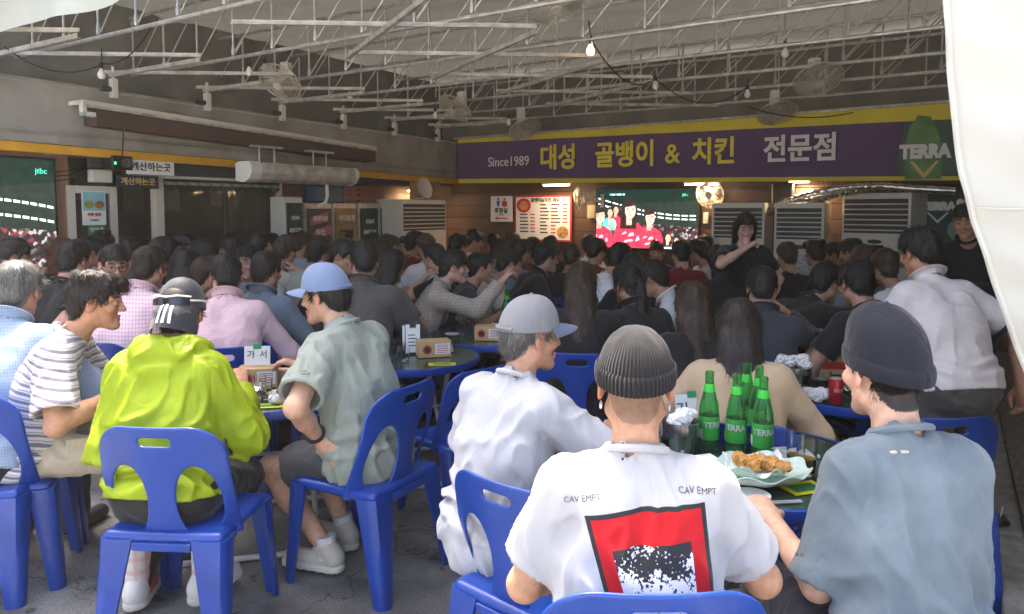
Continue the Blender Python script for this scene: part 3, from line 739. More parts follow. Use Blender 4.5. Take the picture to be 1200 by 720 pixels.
# beam with pipe under the amber strip
bm_ = wthing('shop_beam', 'dark steel beam with white pipe under the amber strip', 'beam', LW, ax[136], LOFF + .2, 0)
zz = LW.pt(250, 208, LOFF + .2)[1]
MB().box(0, ax[535] - ax[136] - .3, 0, .1, zz, zz + .12, .005).build('beam', M_DGREY, bm_); MB().tube([(0, -.03, zz - .02), (ax[330] - ax[136], -.03, zz - .02)], .015, 8).build('pipe', M_WHITE, bm_)
# speaker and cables left of the signs
t = wthing('wall_speaker', 'small black box speaker beside the white cashier sign', 'speaker', LW, LW.pt(128, 195, .02)[0], .02, LW.pt(128, 199, .02)[1])
MB().box(0, .2, -.05, .1, 0, .13, .01).build('cabinet', M_BLACK, t); MB().lathe([(0, 0), (.045, .0), (.04, .01), (0, .004)], 16, M=Matrix.Translation((.13, -.062, .065)) @ Matrix.Rotation(math.pi / 2, 4, 'X')).build('cone', M_DGREY, t); MB().box(.02, .035, -.055, -.051, .05, .07).build('status_light', emis('led_green', (.02, .8, .1), 2), t)
t = wthing('junction_box', 'beige junction box with loose wires above the ivory door', 'box', LW, LW.pt(102, 205, LOFF + .05)[0], LOFF + .05, LW.pt(102, 214, LOFF + .05)[1])
MB().box(0, .2, -.08, 0, 0, .12, .01).build('case', M_IVORY, t); MB().box(0.0, .12, -.06, 0, .13, .3, .01).build('bracket', M_DGREY, t)
for k in range(3): MB().tube([(-.02 - .35 * i / 8, -.04, .06 + .04 * k + .12 * (i / 8 - .5) ** 2 - .08 * i / 8) for i in range(9)], .005, 5).build('wire', M_BLACK, t)
t = wthing('strip_light', 'pale strip lamp under the amber strip beside the stadium television', 'lamp', LW, LW.pt(50, 178, LOFF + .2)[0], LOFF + .2, LW.pt(80, 181, LOFF + .2)[1])
MB().box(0, .75, -.03, .03, 0, .03, .005).build('housing', M_WHITE, t); MB().box(.02, .73, -.02, .02, -.012, -.001).build('tube', M_WHITE, t)

# air curtain unit
a0, z0 = LW.pt(281, 206, .5); a1, _ = LW.pt(404, 208, .5)
t = wthing('air_curtain', 'long white air curtain unit hung under the brown awning', 'air curtain', LW, a0, .5, z0 - .06)
pr = [(0, 0), (-.06, .0), (-.13, .03), (-.17, .09), (-.17, .16), (-.13, .2), (0, .2), (.06, .18), (.06, .02)]
def extr(x0, x1, s=1.0): 
    n = len(pr); return [(x, y * s, .1 + (z - .1) * s) for x in (x0, x1) for y, z in pr], [tuple(range(n))[::-1], tuple(range(n, 2 * n))] + [(i, (i + 1) % n, n + (i + 1) % n, n + i) for i in range(n)]
V_, F_ = extr(.14, a1 - a0); MB().add(V_, F_).build('body', M_GALV2, t); V_, F_ = extr(0, .138, 1.04); MB().add(V_, F_).build('end_cap', M_WHITE, t); V_, F_ = extr(a1 - a0 + .002, a1 - a0 + .06, 1.03); MB().add(V_, F_).build('end_cap', M_WHITE, t)
for x in (.25, .45, a1 - a0 - .5, a1 - a0 - .3): MB().tube([(x, 0, .2), (x, 0, .36)], .008, 6).build('hanger', M_GALV, t)
MB().box(.15, .55, -.03, .03, .36, .38).build('rail', M_GALV, t); MB().box(a1 - a0 - .6, a1 - a0 - .2, -.03, .03, .36, .38).build('rail', M_GALV, t)
MB().tube([(a1 - a0 - .35, -.05, .0), (a1 - a0 - .35, -.06, -.12), (a1 - a0 - .37, -.05, -.2), (a1 - a0 - .45, 0, -.26)], .02, 8).build('hose', M_WHITE, t)

# fridges
def poster_text(t, w, z0, lines):
    for (s, f, zf, m, o) in lines: text(s, w * f, m, t, (w / 2, -.03, zf), off=o)
FR = [((333, 355), M_DARKG, 'g'), ((357, 389), mat('poster_black', (.03, .028, .026), .4, var=.3, scale=6), 'r'), ((390, 418), mat('poster_ochre', (.3, .19, .06), .5, var=.3, scale=5), 'y'), ((420, 443), M_DARKG, 'g2'), ((444, 467), mat('poster_black', (0, 0, 0)), 'r2')]
lab = {'g': 'upright fridge with dark green beer poster beside the shop window', 'r': 'wide upright fridge with black poster and pink lettering', 'y': 'upright fridge with ochre poster showing a portrait', 'g2': 'upright fridge with dark green poster beside the ochre one', 'r2': 'upright fridge with black poster beside the corner air conditioner'}
for (x0, x1), m, k in FR:
    a0, a1 = LW.pt(x0, 250, LOFF + .25)[0], LW.pt(x1, 250, LOFF + .25)[0]; w = a1 - a0; zt = LW.pt((x0 + x1) / 2, 238 if k != 'g' else 231, LOFF + .25)[1]
    t = wthing('drinks_fridge', lab[k], 'fridge', LW, a0, LOFF + .25, 0)
    MB().box(0, w, .0, .24, .03, zt, .012).build('cabinet', M_GALV if k != 'g' else M_WHITE, t)
    dr = MB().box(.03, w - .03, -.022, -.002, .2, zt - .07, .006).build('door_poster', m, t)
    MB().box(w - .06, w - .04, -.06, -.024, .8, 1.2, .006).build('handle', M_GALV, t); MB().box(.02, w - .02, .05, .22, 0, .03).build('plinth', M_DGREY, t)
    if k[0] == 'g': poster_text(t, w, 0, [('오늘도', .16, zt - .25, M_LWHT, .004), ('테라한잔', .17, zt - .4, M_LWHT, .006), ('TERRA', .2, zt - .72, M_LWHT, .006)])
    elif k[0] == 'r':
        for i, zf in enumerate((.28, .44)): MB().add([(w * (.15 + .1 * i), -.028, zt - zf), (w * (.8 + .1 * i), -.028, zt - zf + .05), (w * (.8 + .1 * i), -.028, zt - zf + .17), (w * (.15 + .1 * i), -.028, zt - zf + .1)], [(0, 1, 2, 3)]).build('pink_band', mat('print_pink', (.4, .12, .16), .6, var=.1), t)
        poster_text(t, w, 0, [('세계맥주', .15, zt - .2, M_LWHT, .004), ('할인', .18, zt - .37, M_LWHT, .005)])
    else:
        poster_text(t, w, 0, [('부드럽게', .18, zt - .2, M_LWHT, .004), ('켈리', .3, zt - .42, M_INK, .012)])
        MB().poly(ellp(w * .5, zt - .85, w * .18, .16), -.028).build('portrait_hair', M_INK, t); MB().poly(ellp(w * .5, zt - .9, w * .12, .11), -.03).build('portrait_face', mat('print_skin', (.35, .2, .12), .6, var=.1), t)
# things on top of the fridges
def crate(px, off, zb, sz, m, name, label):
    a, z = LW.pt(px, zb, off); t = wthing(name, label, 'crate', LW, a, off, z)
    w, d, h = sz; b = MB()
    for i in range(4): zz = h * i / 3.4; b.box(0, w, -.012, 0, zz, zz + h * .12).box(0, w, d, d + .012, zz, zz + h * .12).box(-.012, 0, -.012, d + .012, zz, zz + h * .12).box(w, w + .012, -.012, d + .012, zz, zz + h * .12)
    b.build('slat_wall', m, t)
    for x in (0, w * .33, w * .66, w): MB().box(x - .012, x + .012, -.016, -.012, 0, h).build('rib', m, t)
    MB().box(0, w, 0, d, 0, .012).build('base', m, t)
t = wthing('storage_tub', 'blue plastic tub on top of the fridges', 'tub', LW, LW.pt(372, 238, -.05)[0], -.08, LW.pt(372, 237, -.05)[1])
MB().box(0, .75, 0, .17, 0.0, .2, .02).build('shell', mat('tub_blue', (.02, .08, .16), .4, var=.15), t); MB().box(-.02, .77, -.02, .19, .201, .225, .01).build('rim', mat('tub_blue', (0, 0, 0)), t)
crate(403, -.08, 239, (.45, .18, .22), mat('crate_red', (.3, .06, .03), .5, var=.15), 'bottle_crate', 'red plastic bottle crate on the fridge beside the blue tub')
crate(422, -.08, 239, (.45, .18, .2), mat('crate_brown', (.16, .06, .04), .5, var=.15), 'bottle_crate', 'brown plastic bottle crate on top of the fridge')
M_CARD = mat('cardboard', (.32, .2, .11), .85, var=.15, bump=.1)
for px, w, h, l in ((506, .35, .26, 'cardboard box on the corner air conditioner'), (515, .3, .2, 'smaller cardboard box beside the bigger one on the corner unit')):
    a, z = LW.pt(px, 236, .3); t = wthing('cardboard_box', l, 'box', LW, a, .3, 1.785); MB().box(0, w, .1 if w > .32 else .0, .4, 0, h, .004).build('carton', M_CARD, t); MB().box(w * .4, w * .6, -.002 + (.1 if w > .32 else 0), .41, h + .0005, h + .002).build('tape', M_IVORY, t)
t = wthing('wall_fan_dish', 'pale round dish fan lying beside the cardboard boxes', 'fan', LW, LW.pt(495, 236, .3)[0], .3, 1.79)
MB().lathe([(0, 0), (.08, .0), (.14, .03), (.15, .06), (.13, .05), (0, .02)], 20, M=Matrix.Translation((0, 0, .14)) @ Matrix.Rotation(math.radians(75), 4, 'X')).build('dish', M_IVORY, t); MB().box(-.05, .05, .0, .1, 0, .02).build('foot', M_IVORY, t)

# air conditioners
def aircon(root_loc, rz, w, h, d, label, stickers=()):
    t = thing('air_conditioner', label, 'air conditioner', root_loc, rz, 'floor standing air conditioners')
    MB().box(0, w, 0, d, 0.02, h, .012).build('cabinet', M_IVORY, t); MB().box(.02, w - .02, .03, d - .03, 0, .02).build('plinth', M_DGREY, t)
    MB().box(.03, w - .03, -.003, 0.004, h * .76, h * .965).build('grille_recess', M_DGREY, t)
    for i in range(6): z = h * (.775 + .031 * i); MB().box(.03, w - .03, -.014, -.004, z, z + .014, .002).build('louvre', M_IVORY, t)
    MB().lathe([(0, 0), (.08, 0), (.075, .006), (0, .008)], 20, M=Matrix.Translation((w / 2, -.001, h * .71)) @ Matrix.Rotation(math.pi / 2, 4, 'X') @ Matrix.Diagonal((1, .3, 1, 1))).build('badge', M_DGREY, t)
    MB().box(.02, w - .02, -.006, -.001, h * .08, h * .1).build('seam', M_DGREY, t)
    for (x, z, sw, sh, m, s) in stickers:
        MB().box(w * x, w * (x + sw), -.0055, -.001, h * z, h * (z + sh)).build('sticker', m, t)
        if s: text(s, h * sh * .34, M_INK if m is M_PAPER else M_PAPER, t, (w * (x + sw / 2), -.0075, h * (z + sh / 2)), sx=.8)
    return t
CMS = mat('comic_panel', (.45, .45, .44), .7, var=.6, scale=25)
a0, a1 = LW.pt(471, 260, LOFF + .62)[0], LW.pt(523, 260, LOFF + .62)[0]
aircon(LW.world(a0, LOFF + .62), LW.rz, a1 - a0, 1.78, .45, 'ivory floor air conditioner in the corner beside the fridges', [(.06, .53, .55, .1, M_PAPER, '공 지 사 항'), (.64, .55, .28, .06, M_PAPER, '냉방중')])
a0, a1 = BW.pt(834, 260, .5)[0], BW.pt(896, 260, .5)[0]
aircon(BW.world(a0, .5), BW.rz, a1 - a0, BW.pt(860, 238, .5)[1], .4, 'ivory floor air conditioner behind the standing person in black', [(.16, .56, .1, .1, M_RED, ''), (.3, .56, .3, .1, CMS, '')])
a0, a1 = BW.pt(907, 260, .5)[0], BW.pt(966, 260, .5)[0]
t = aircon(BW.world(a0, .5), BW.rz, a1 - a0, BW.pt(935, 238, .5)[1], .4, 'ivory floor air conditioner with a lime drink picture under the dark speaker', [(.25, .52, .1, .12, M_RED, ''), (.4, .3, .42, .36, CMS, ''), (.5, .25, .3, .08, M_PAPER, '쏘 맥')])
w = a1 - a0; MB().lathe([(.0, 0), (.07, 0), (.1, .06), (.1, .1), (0, .12)], 20, M=Matrix.Translation((w * .6, -.008, .75)) @ Matrix.Diagonal((1, .04, 1, 1))).build('drink_picture', mat('lime', (.25, .3, .03), .5, var=.3), t)
p = at(985, 300, 8.4); aircon((p.x, p.y, 0), math.radians(-50), .74, 1.82, .42, 'ivory floor air conditioner covered in stickers beside the green beer sheet', [(.02, .32, .27, .36, M_SKYP, ''), (.3, .5, .1, .13, M_RED, ''), (.42, .52, .26, .1, M_PAPER, '쿠폰 증정'), (.36, .64, .28, .05, M_BLACK, ''), (.72, .56, .22, .1, M_GRNP, '비상구'), (.02, .25, .27, .07, M_PAPER, '대박할인')])
# speaker, duct, green beer sheet
a0, a1, z0, z1 = BW.rect(917, 214, 931, 232, .12); t = wthing('wall_speaker', 'dark box speaker on the planks above the lime drink air conditioner', 'speaker', BW, a0, .12, z0)
MB().box(0, a1 - a0, -.1, .1, 0, z1 - z0, .01).build('cabinet', M_BLACK, t); MB().box(.01, a1 - a0 - .01, -.106, -.101, .01, z1 - z0 - .01).build('grille', M_DGREY, t)
for k, (pp, lb) in enumerate((([(893, 262), (897, 252), (908, 243), (925, 236), (948, 229), (975, 222), (1005, 219), (1035, 218), (1070, 221), (1120, 224)], 'upper silver foil duct draped above the air conditioners'), ([(925, 240), (950, 237), (968, 232), (985, 226), (1005, 224)], 'short silver foil duct under the longer one'))):
    P_ = [BW.world(BW.pt(x, y, .3 + .05 * k)[0], .3 + .05 * k, BW.pt(x, y, .3 + .05 * k)[1]) for x, y in pp]; Q_ = []
    for i in range(len(P_) - 1):
        for j in range(10): Q_.append(P_[i].lerp(P_[i + 1], j / 10))
    Q_.append(P_[-1]); tag(MB().tube(Q_, .05, 12, rs=[.045 + .007 * math.sin(i * 2.1) for i in range(len(Q_))]).build('foil_duct', M_SILV), lb, 'duct')
t, w, h = panel(BW, .1, (1080, 226, 1140, 284), 'beer_sheet', 'dark green beer advertising sheet on the wall behind the person by the curtain', 'poster', M_DARKG, .006)
text('TERRA', h * .2, M_LWHT, t, (w * .32, -.003, h * .72), off=.012); text('01', h * .2, M_LWHT, t, (w * .8, -.003, h * .78), off=.01)
MB().add([(w * .1, -.003, h * .6), (w * .32, -.003, h * .38), (w * .54, -.003, h * .6), (w * .5, -.003, h * .6), (w * .32, -.003, h * .44), (w * .14, -.003, h * .6)], [(0, 5, 4, 1), (1, 4, 3, 2)]).build('chevron_mark', M_LWHT, t)
MB().poly(ellp(w * .68, h * .25, w * .16, h * .2), -.002).build('splash_print', mat('splash', (.1, .2, .14), .5, var=.6, scale=14), t)
# thin white cable box
for (x, y0, y1) in ((905, 216, 262),): tag(MB().tube([BW.world(BW.pt(x, y, .1)[0], .1, BW.pt(x, y, .1)[1]) for y in (y0, y1)], .01, 6).build('conduit', M_IVORY), 'thin white conduit on the planks left of the dark speaker', 'conduit')

# ------------------------------------------------------------------ banner
BO = .75
def bz(px, py): return BW.pt(px, py, BO)
ban = thing('shop_banner', 'wide purple shop banner with yellow and white Korean lettering and yellow hems', 'banner', BW.world(0, BO), BW.rz)
aL, aR = bz(537, 190)[0], bz(1165, 190)[0]
def edge(p0, p1):
    (s0, z0), (s1, z1) = bz(*p0), bz(*p1); return lambda a: z0 + (z1 - z0) * (a - s0) / (s1 - s0)
eT, eP, eQ, eB = edge((537, 164), (1112, 121)), edge((537, 168), (1112, 140)), edge((537, 210), (1120, 206.5)), edge((537, 215), (1120, 211.5))
def bstrip(nm, lo, hi, m, y, nv=6, rip=.012):
    b = MB(); b.grid(lambda u, v: (aL + (aR - aL) * u, y + rip * math.sin((aL + (aR - aL) * u) * 5) + rip * .4 * math.sin(u * 70 + v * 4) * (1 if nv > 3 else .5), lo(aL + (aR - aL) * u) * (1 - v) + hi(aL + (aR - aL) * u) * v), 140, nv, .004); return b.build(nm, m, ban)
bstrip('sheet', eQ, eP, M_PURP, 0, 10); bstrip('top_hem', eP, eT, M_BYEL, 0, 3); bstrip('bottom_hem', eB, eQ, M_BYEL, 0, 2)
def btext(s, px, py, hpx, m, off, sx=1.0, sp=1.0):
    a, z = bz(px, py); h = bz(px, py - hpx / 2)[1] - bz(px, py + hpx / 2)[1]
    text(s, h, m, ban, (a, -.03, z), off=off * h, sx=sx, sp=sp, ext=.004)
btext('Since1989', 597, 190, 15.5, M_LWHT, .006, .92); btext('대성', 655, 186.5, 31, M_LYEL, .028, .88); btext('골뱅이', 733, 183, 32, M_LYEL, .028, .88)
btext('&', 789, 181.5, 32, M_LYEL, .012, .95); btext('치킨', 837, 179.5, 33, M_LYEL, .028, .88); btext('전문점', 938, 176, 34, M_LWHT, .028, .9)
# beer bottle print at the right end
a0 = bz(1062, 175)[0]; a1 = bz(1112, 175)[0]; zc = bz(1085, 175)[1]; w = a1 - a0
MB().add([(a0 - .1, -.02, eQ(a0) + .01), (a1 + .55, -.02, eQ(a1) + .01), (a1 + .55, -.02, eP(a1) - .01), (a0 - .02, -.02, eP(a0) - .01)], [(0, 1, 2, 3)]).build('beer_print', mat('beer_print', (.025, .06, .035), .55, var=.5, scale=3), ban)
MB().poly([(a0 + w * x, zc + z) for x, z in ((.0, -.3), (.85, -.3), (.88, -.05), (.75, .16), (.55, .32), (.25, .34), (.05, .2), (-.03, -.05))], -.026).build('bottle_print', mat('bottle_print', (.06, .16, .03), .5, var=.5, scale=5), ban)
text('TERRA', .18, M_LWHT, ban, (a0 + w * .45, -.034, zc - .03), off=.012, sx=.82)
MB().add([(a0 + w * .1, -.03, zc - .12), (a0 + w * .45, -.03, zc - .3), (a0 + w * .8, -.03, zc - .12), (a0 + w * .72, -.03, zc - .12), (a0 + w * .45, -.03, zc - .24), (a0 + w * .18, -.03, zc - .12)], [(0, 5, 4, 1), (1, 4, 3, 2)]).build('chevron_mark', M_GOLD, ban)
MB().tube([(aL - .1, .03, eT(aL) + .02), (aR, .03, eT(aR) + .02)], .015, 8).build('hanging_pipe', M_GALV, ban)

# ------------------------------------------------------------------ lit fixtures seen in the photo
def tube_lamp(W, off, x0, x1, y, label, warm, watt):
    a0, z = W.pt(x0, y, off); a1, _ = W.pt(x1, y, off); t = wthing('tube_lamp', label, 'lamp', W, a0, off, z)
    w = a1 - a0; MB().box(-.02, w + .02, -.03, .03, .012, .05, .006).build('housing', M_WHITE, t)
    MB().tube([(0, 0, 0), (w, 0, 0)], .011, 8).build('tube', emis('lamp_%.1f' % warm, (1, .62 + .3 * (1 - warm), .28 + .6 * (1 - warm)), 7), t)
    l = bpy.data.lights.new('tube_glow', 'AREA'); l.shape = 'RECTANGLE'; l.size = w; l.size_y = .05; l.energy = watt; l.color = (1, .68, .4)
    lo = bpy.data.objects.new('tube_glow', l); link(lo); lo.parent = t; lo.location = (w / 2, 0, -.03)
tube_lamp(LW, LOFF + .12, 383, 414, 211, 'warm lit tube lamp above the blue tub on the fridges', 1.0, 4)
tube_lamp(LW, LOFF + .12, 478, 503, 224, 'short warm lit tube lamp above the corner air conditioner', 1.0, 2)
tube_lamp(BW, .4, 637, 667, 217.5, 'warm lit tube lamp under the banner above the menu board', .8, 2.5)
tube_lamp(BW, .4, 803, 842, 216.5, 'warm lit tube lamp under the banner right of the television', .8, 2.5)
tube_lamp(BW, .15, 925, 948, 213.5, 'warm lit tube lamp under the banner above the dark speaker', 1.0, 4)

# ------------------------------------------------------------------ fans
M_CAGE = mat('fan_wire', (.5, .46, .38), .45, .3, var=.1); M_FANP = mat('fan_plastic', (.55, .5, .4), .5, var=.1)
def fan(px, py, D, tilt, yaw, label, mount='up', r=.21):
    c = at(px, py, D); t = thing('oscillating_fan', label, 'fan', c, yaw, 'fans under the canopy' if mount == 'up' else 'fans on the back wall')
    T = Matrix.Rotation(tilt, 4, 'X')           # axis -y tilts downwards
    def circ(rad, y, n=40): return [T @ Vector((rad * math.cos(2 * math.pi * i / n), y, rad * math.sin(2 * math.pi * i / n))) for i in range(n + 1)]
    b = MB(); b.tube(circ(r, 0), .006, 6, caps=False)
    for rad, y in ((.3, -.062), (.62, -.05), (.85, -.03)): b.tube(circ(r * rad, y), .002, 4, caps=False)
    for rad, y in ((.4, .06), (.75, .05)): b.tube(circ(r * rad, y), .002, 4, caps=False)
    for i in range(36):
        a = 2 * math.pi * i / 36; q = lambda rad, y: T @ Vector((r * rad * math.cos(a), y, r * rad * math.sin(a)))
        b.tube([q(.22, -.064), q(.6, -.052), q(.88, -.028), q(1, 0)], .0016, 4, caps=False); b.tube([q(1, 0), q(.85, .04), q(.3, .062)], .0016, 4, caps=False)
    b.build('cage', M_CAGE, t)
    MB().lathe([(0, -.07), (.04, -.068), (.045, -.06), (0, -.058)], 20, M=T @ Matrix.Rotation(math.pi / 2, 4, 'X') @ Matrix.Diagonal((1, 1, -1, 1))).build('front_badge', M_FANP, t)
    for k in range(3):
        def bl(u, v, k=k):
            a = 2 * math.pi * (k / 3) + (u - .5) * 1.25 * (0.35 + .65 * v); rad = r * (.16 + .74 * v); return T @ Vector((rad * math.cos(a), -.02 * (u - .5) * 2, rad * math.sin(a)))
        b = MB(); b.grid(bl, 6, 6, .003); b.build('blade', mat('fan_blade', (.35, .33, .28), .3, var=.05), t)
    MB().lathe([(0, .0), (.06, .0), (.065, .06), (.05, .12), (0, .13)], 16, M=T @ Matrix.Translation((0, .06, 0)) @ Matrix.Rotation(-math.pi / 2, 4, 'X')).build('motor', M_FANP, t)
    m0 = T @ Vector((0, .13, 0))
    if mount == 'up':
        top = 2.95 - c.z
        MB().tube([m0, m0 + Vector((0, .03, .06)), Vector((0, .1, .16)), Vector((0, .1, max(.2, top)))], .02, 8).build('neck', M_FANP, t)
        MB().box(-.045, .045, .06, .14, max(.2, top) - .14, max(.2, top) + .0, .01).build('bracket', M_WHITE, t)
    else: MB().tube([m0, m0 + Vector((0, .06, -.02)), Vector((0, .32, -.06))], .02, 8).build('neck', M_FANP, t); MB().box(-.04, .04, .3, .33, -.12, .06, .008).build('bracket', M_FANP, t)
    return t
fan(328, 96, 7.2, math.radians(48), math.radians(-20), 'ceiling fan above the grey valance tilted to the left')
fan(650, 4, 5.4, math.radians(62), math.radians(20), 'ceiling fan nearest the open front edge of the canopy')
fan(533, 127, 8.8, math.radians(50), math.radians(-50), 'ceiling fan seen edge on beside the zigzag bracing')
fan(615, 152, 9.6, math.radians(55), math.radians(30), 'ceiling fan before the left end of the purple banner')
fan(959, 93, 6.6, math.radians(58), math.radians(0), 'ceiling fan with white bracket above the white banner lettering')
fan(911, 133, 8.2, math.radians(60), math.radians(0), 'ceiling fan with white bracket close to the banner top')
q = BW.world(BW.pt(679, 233, .4)[0], .4, BW.pt(679, 233, .4)[1]); fan(679, 233, q.y, math.radians(10), BW.rz - math.radians(50), 'wall fan turned sideways beside the menu board', 'wall', .17)
q = BW.world(BW.pt(832, 228, .4)[0], .4, BW.pt(832, 228, .4)[1]); fan(832, 228, q.y, math.radians(10), BW.rz, 'wall fan beside the television below the banner', 'wall', .17)

# bulbs on cables
M_BULB = mat('bulb_glass', (.75, .72, .66), .25, var=0, spec=.6); M_BULBL = mat('bulb_lit', (.8, .7, .5), .25, var=0, emit=(1, .72, .4), estr=2.5)
BP = [(119, 88, 6.2, 'bare bulb hanging by the first post of the grey valance'), (292, 85, 7.0, 'bare bulb left of the tilted ceiling fan'), (310, 81, 7.3, 'bare bulb touching the motor of the tilted ceiling fan'), (692, 60, 6.0, 'lit warm bulb hanging from the zigzag bracing'), (768, 101, 7.4, 'unlit bulb among loose cables over the banner lettering'), (410, 113, 8.2, 'unlit bulb near the end of the brown awning'), (510, 136, 8.9, 'unlit bulb beside the edge on ceiling fan'), (596, 144, 9.4, 'unlit bulb beside the fan before the banner'), (920, 63, 6.2, 'pale bulb on the truss left of the white bracket fan'), (876, 111, 7.6, 'small bulb on cables above the banner')]
for px, py, D, lb in BP:
    c = at(px, py, D); t = thing('light_bulb', lb, 'bulb', c, 0, 'bulbs under the canopy')
    MB().lathe([(0, -.035), (.018, -.032), (.03, -.015), (.032, 0), (.026, .02), (.014, .04), (.013, .05)], 16).build('globe', M_BULBL if px == 692 else M_BULB, t)
    MB().lathe([(.014, .05), (.017, .05), (.017, .09), (.006, .1)], 12).build('socket', M_BLACK, t); MB().tube([(0, 0, .095), (.01, 0, max(.12, 2.96 - c.z))], .005, 5).build('cable', M_BLACK, t)
def cable(p, q, sag, label, n=14, r=.006):
    p, q = Vector(p), Vector(q); tag(MB().tube([p.lerp(q, i / n) - Vector((0, 0, sag * 4 * (i / n) * (1 - i / n))) for i in range(n + 1)], r, 5).build('cable', M_BLACK), label, 'cable')
cable(at(5, 55, 5.9), at(119, 76, 6.2), .12, 'black cable from the roof corner to the first bulb'); cable(at(119, 74, 6.2), at(180, 28, 5.6), .1, 'black cable rising from the first bulb')
cable(at(692, 45, 6.0), at(768, 92, 7.4), .18, 'slack black cable between the lit and unlit bulbs'); cable(at(768, 92, 7.4), at(876, 102, 7.6), .2, 'slack black cable above the banner lettering')
cable(at(876, 125, 8.0), at(1000, 132, 7.6), .08, 'black cable looping along the banner top hem'); cable(at(690, 25, 5.6), at(695, 52, 6.0), .03, 'black cable feeding the lit bulb')
cable(at(145, 150, 6.7), at(143, 185, 6.8), .02, 'thin cable hanging down the grey valance')

# ------------------------------------------------------------------ blue plastic chair
M_CHAIR = mat('blue_plastic', (0.004, 0.042, 0.27), 0.3, var=0.18, scale=6, bump=.12, bscale=60, spec=.5, coat=.25)
def lofted(prof0, prof1, n=5, ease=1.0):
    V = []; m = len(prof0)
    for i in range(n + 1):
        f = (i / n) ** ease; V += [Vector(a).lerp(Vector(b), f) for a, b in zip(prof0, prof1)]
    Fc = [(i * m + k, i * m + (k + 1) % m, (i + 1) * m + (k + 1) % m, (i + 1) * m + k) for i in range(n) for k in range(m)]
    return V, Fc + [tuple(reversed(range(m))), tuple(n * m + k for k in range(m))]
def make_chair():
    t = thing('plastic_chair', 'x', 'chair')
    # backrest: slab with grip slot and two egg shaped openings, bent
    f = Field(0.0); TH = .0055
    def sl(X):
        x, q = X[:, 0], X[:, 2]
        hw = .218 + .006 * np.sin(np.clip(q / .4, 0, 1) * 3.1) - .012 * np.clip(q / .4, 0, 1) ** 2
        def rbox(cx, cq, wx, wq, r): ax_ = np.abs(x - cx) - (wx - r); aq = np.abs(q - cq) - (wq - r); return np.sqrt(np.maximum(ax_, 0) ** 2 + np.maximum(aq, 0) ** 2) + np.minimum(np.maximum(ax_, aq), 0) - r
        d = rbox(0, .19, hw, .21, .105)
        d = np.where(q < .19, np.maximum(np.abs(x) - hw, -q - .03), d)
        slot = rbox(0, .345, .055, .0165, .016)
        eg = 9.0
        for s in (-1, 1):
            rx = .069; rq = np.where(q > .12, .135, .14)
            k = np.sqrt(((x - s * (.117 - .1 * np.clip(q - .12, -1, 1) * .2)) / rx) ** 2 + ((q - .12) / rq) ** 2); eg = np.minimum(eg, (k - 1) * .062)
        return np.maximum(np.maximum(d, -slot), -eg)
    f.box((0, 0, .19), (.26, TH + .02, .25), rad=.001)
    def post(X, D):
        d2 = sl(X); w = np.abs(X[:, 1]) - TH
        a, b = d2 + .004, w + .004
        return np.sqrt(np.maximum(a, 0) ** 2 + np.maximum(b, 0) ** 2) + np.minimum(np.maximum(a, b), 0) - .004
    f.post = post
    L, H = np.array([-.24, -.02, -.04]), np.array([.24, .02, .42]); n = np.array([72, 11, 70])
    g_ = [np.linspace(L[i], H[i], n[i]) for i in range(3)]
    X = np.stack(np.meshgrid(*g_, indexing='ij'), -1); D = post(X.reshape(-1, 3), None).reshape(n)
    V, Q = surface_nets(D, np.zeros(3), 1.0); V = L + V * (H - L) / (n - 1)
    for _ in range(2):
        e = .001; f0 = post(V, None); gr = np.stack([post(V + np.eye(3)[i] * e, None) - f0 for i in range(3)], -1) / e
        V = V - np.clip((f0 / ((gr * gr).sum(-1) + 1e-6))[:, None] * gr, -.004, .004)
    x, y, q = V[:, 0].copy(), V[:, 1].copy(), V[:, 2].copy()
    lowq = np.clip(1 - q / .22, 0, 1)
    B = np.stack([x, -.185 - .13 * q - .08 * q * q + y + (np.abs(x) / .22) ** 2.2 * (.05 + .06 * lowq ** 1.5), .425 + q], -1)
    bk = mesh_np('backrest', B, Q, M_CHAIR, t)
    # seat
    f = Field(.0); f.box((0, .0, 0), (.205, .215, .022), rad=.02)
    def ps(X, D): return D + .014 * np.exp(-((X[:, 0] / .14) ** 2 + (X[:, 1] / .15) ** 2)) * (X[:, 2] > 0) + .02 * np.clip((X[:, 1] - .15) / .07, 0, 1) ** 2 * (X[:, 2] > -.01)
    f.post = ps; V, Q = f.mesh(.0105); V[:, 2] += .418; mesh_np('seat', V, Q, M_CHAIR, t)
    for sx in (-1, 1):
        for sy in (-1, 1):
            tp = Vector((sx * .2, sy * .205, .415)); bt = Vector((sx * .212, sy * .232 - (.025 if sy < 0 else 0), 0))
            def prof(c, w, d, r):
                return [c + Vector((sx * a, sy * b, 0)) for a, b in ((-w, .012), (-w * .5, .018), (0.0, .014), (.012, 0.0), (.016, -d * .5), (.012, -d), (0, -d), (.0, -.0), (-.004, -.004), (-w, 0))]
            b = MB(); V, Fc = lofted(prof(tp, .1 if sy < 0 else .08, .075, 0), prof(bt, .04, .036, 0), 6, .8); b.add(V, Fc, False); b.build('leg', M_CHAIR, t, True)
            t.children if False else None
    b = MB(); b.box(-.1, .1, -.222, -.205, .375, .405, .004); b.build('rear_rail', M_CHAIR, t)
    return t
chair0 = make_chair(); _cm = child_map(chair0); _chair_used = [False]
def chair(x, y, rz, label, group='blue plastic chairs', tiltf=0):
    if not _chair_used[0]: c = chair0; _chair_used[0] = True
    else: c = copy_tree(chair0, _cm)
    c.location = (x, y, 0); c.rotation_euler = (0, 0, rz); c['label'] = label; c['group'] = group; c.scale = (1.07, 1, 1); return c

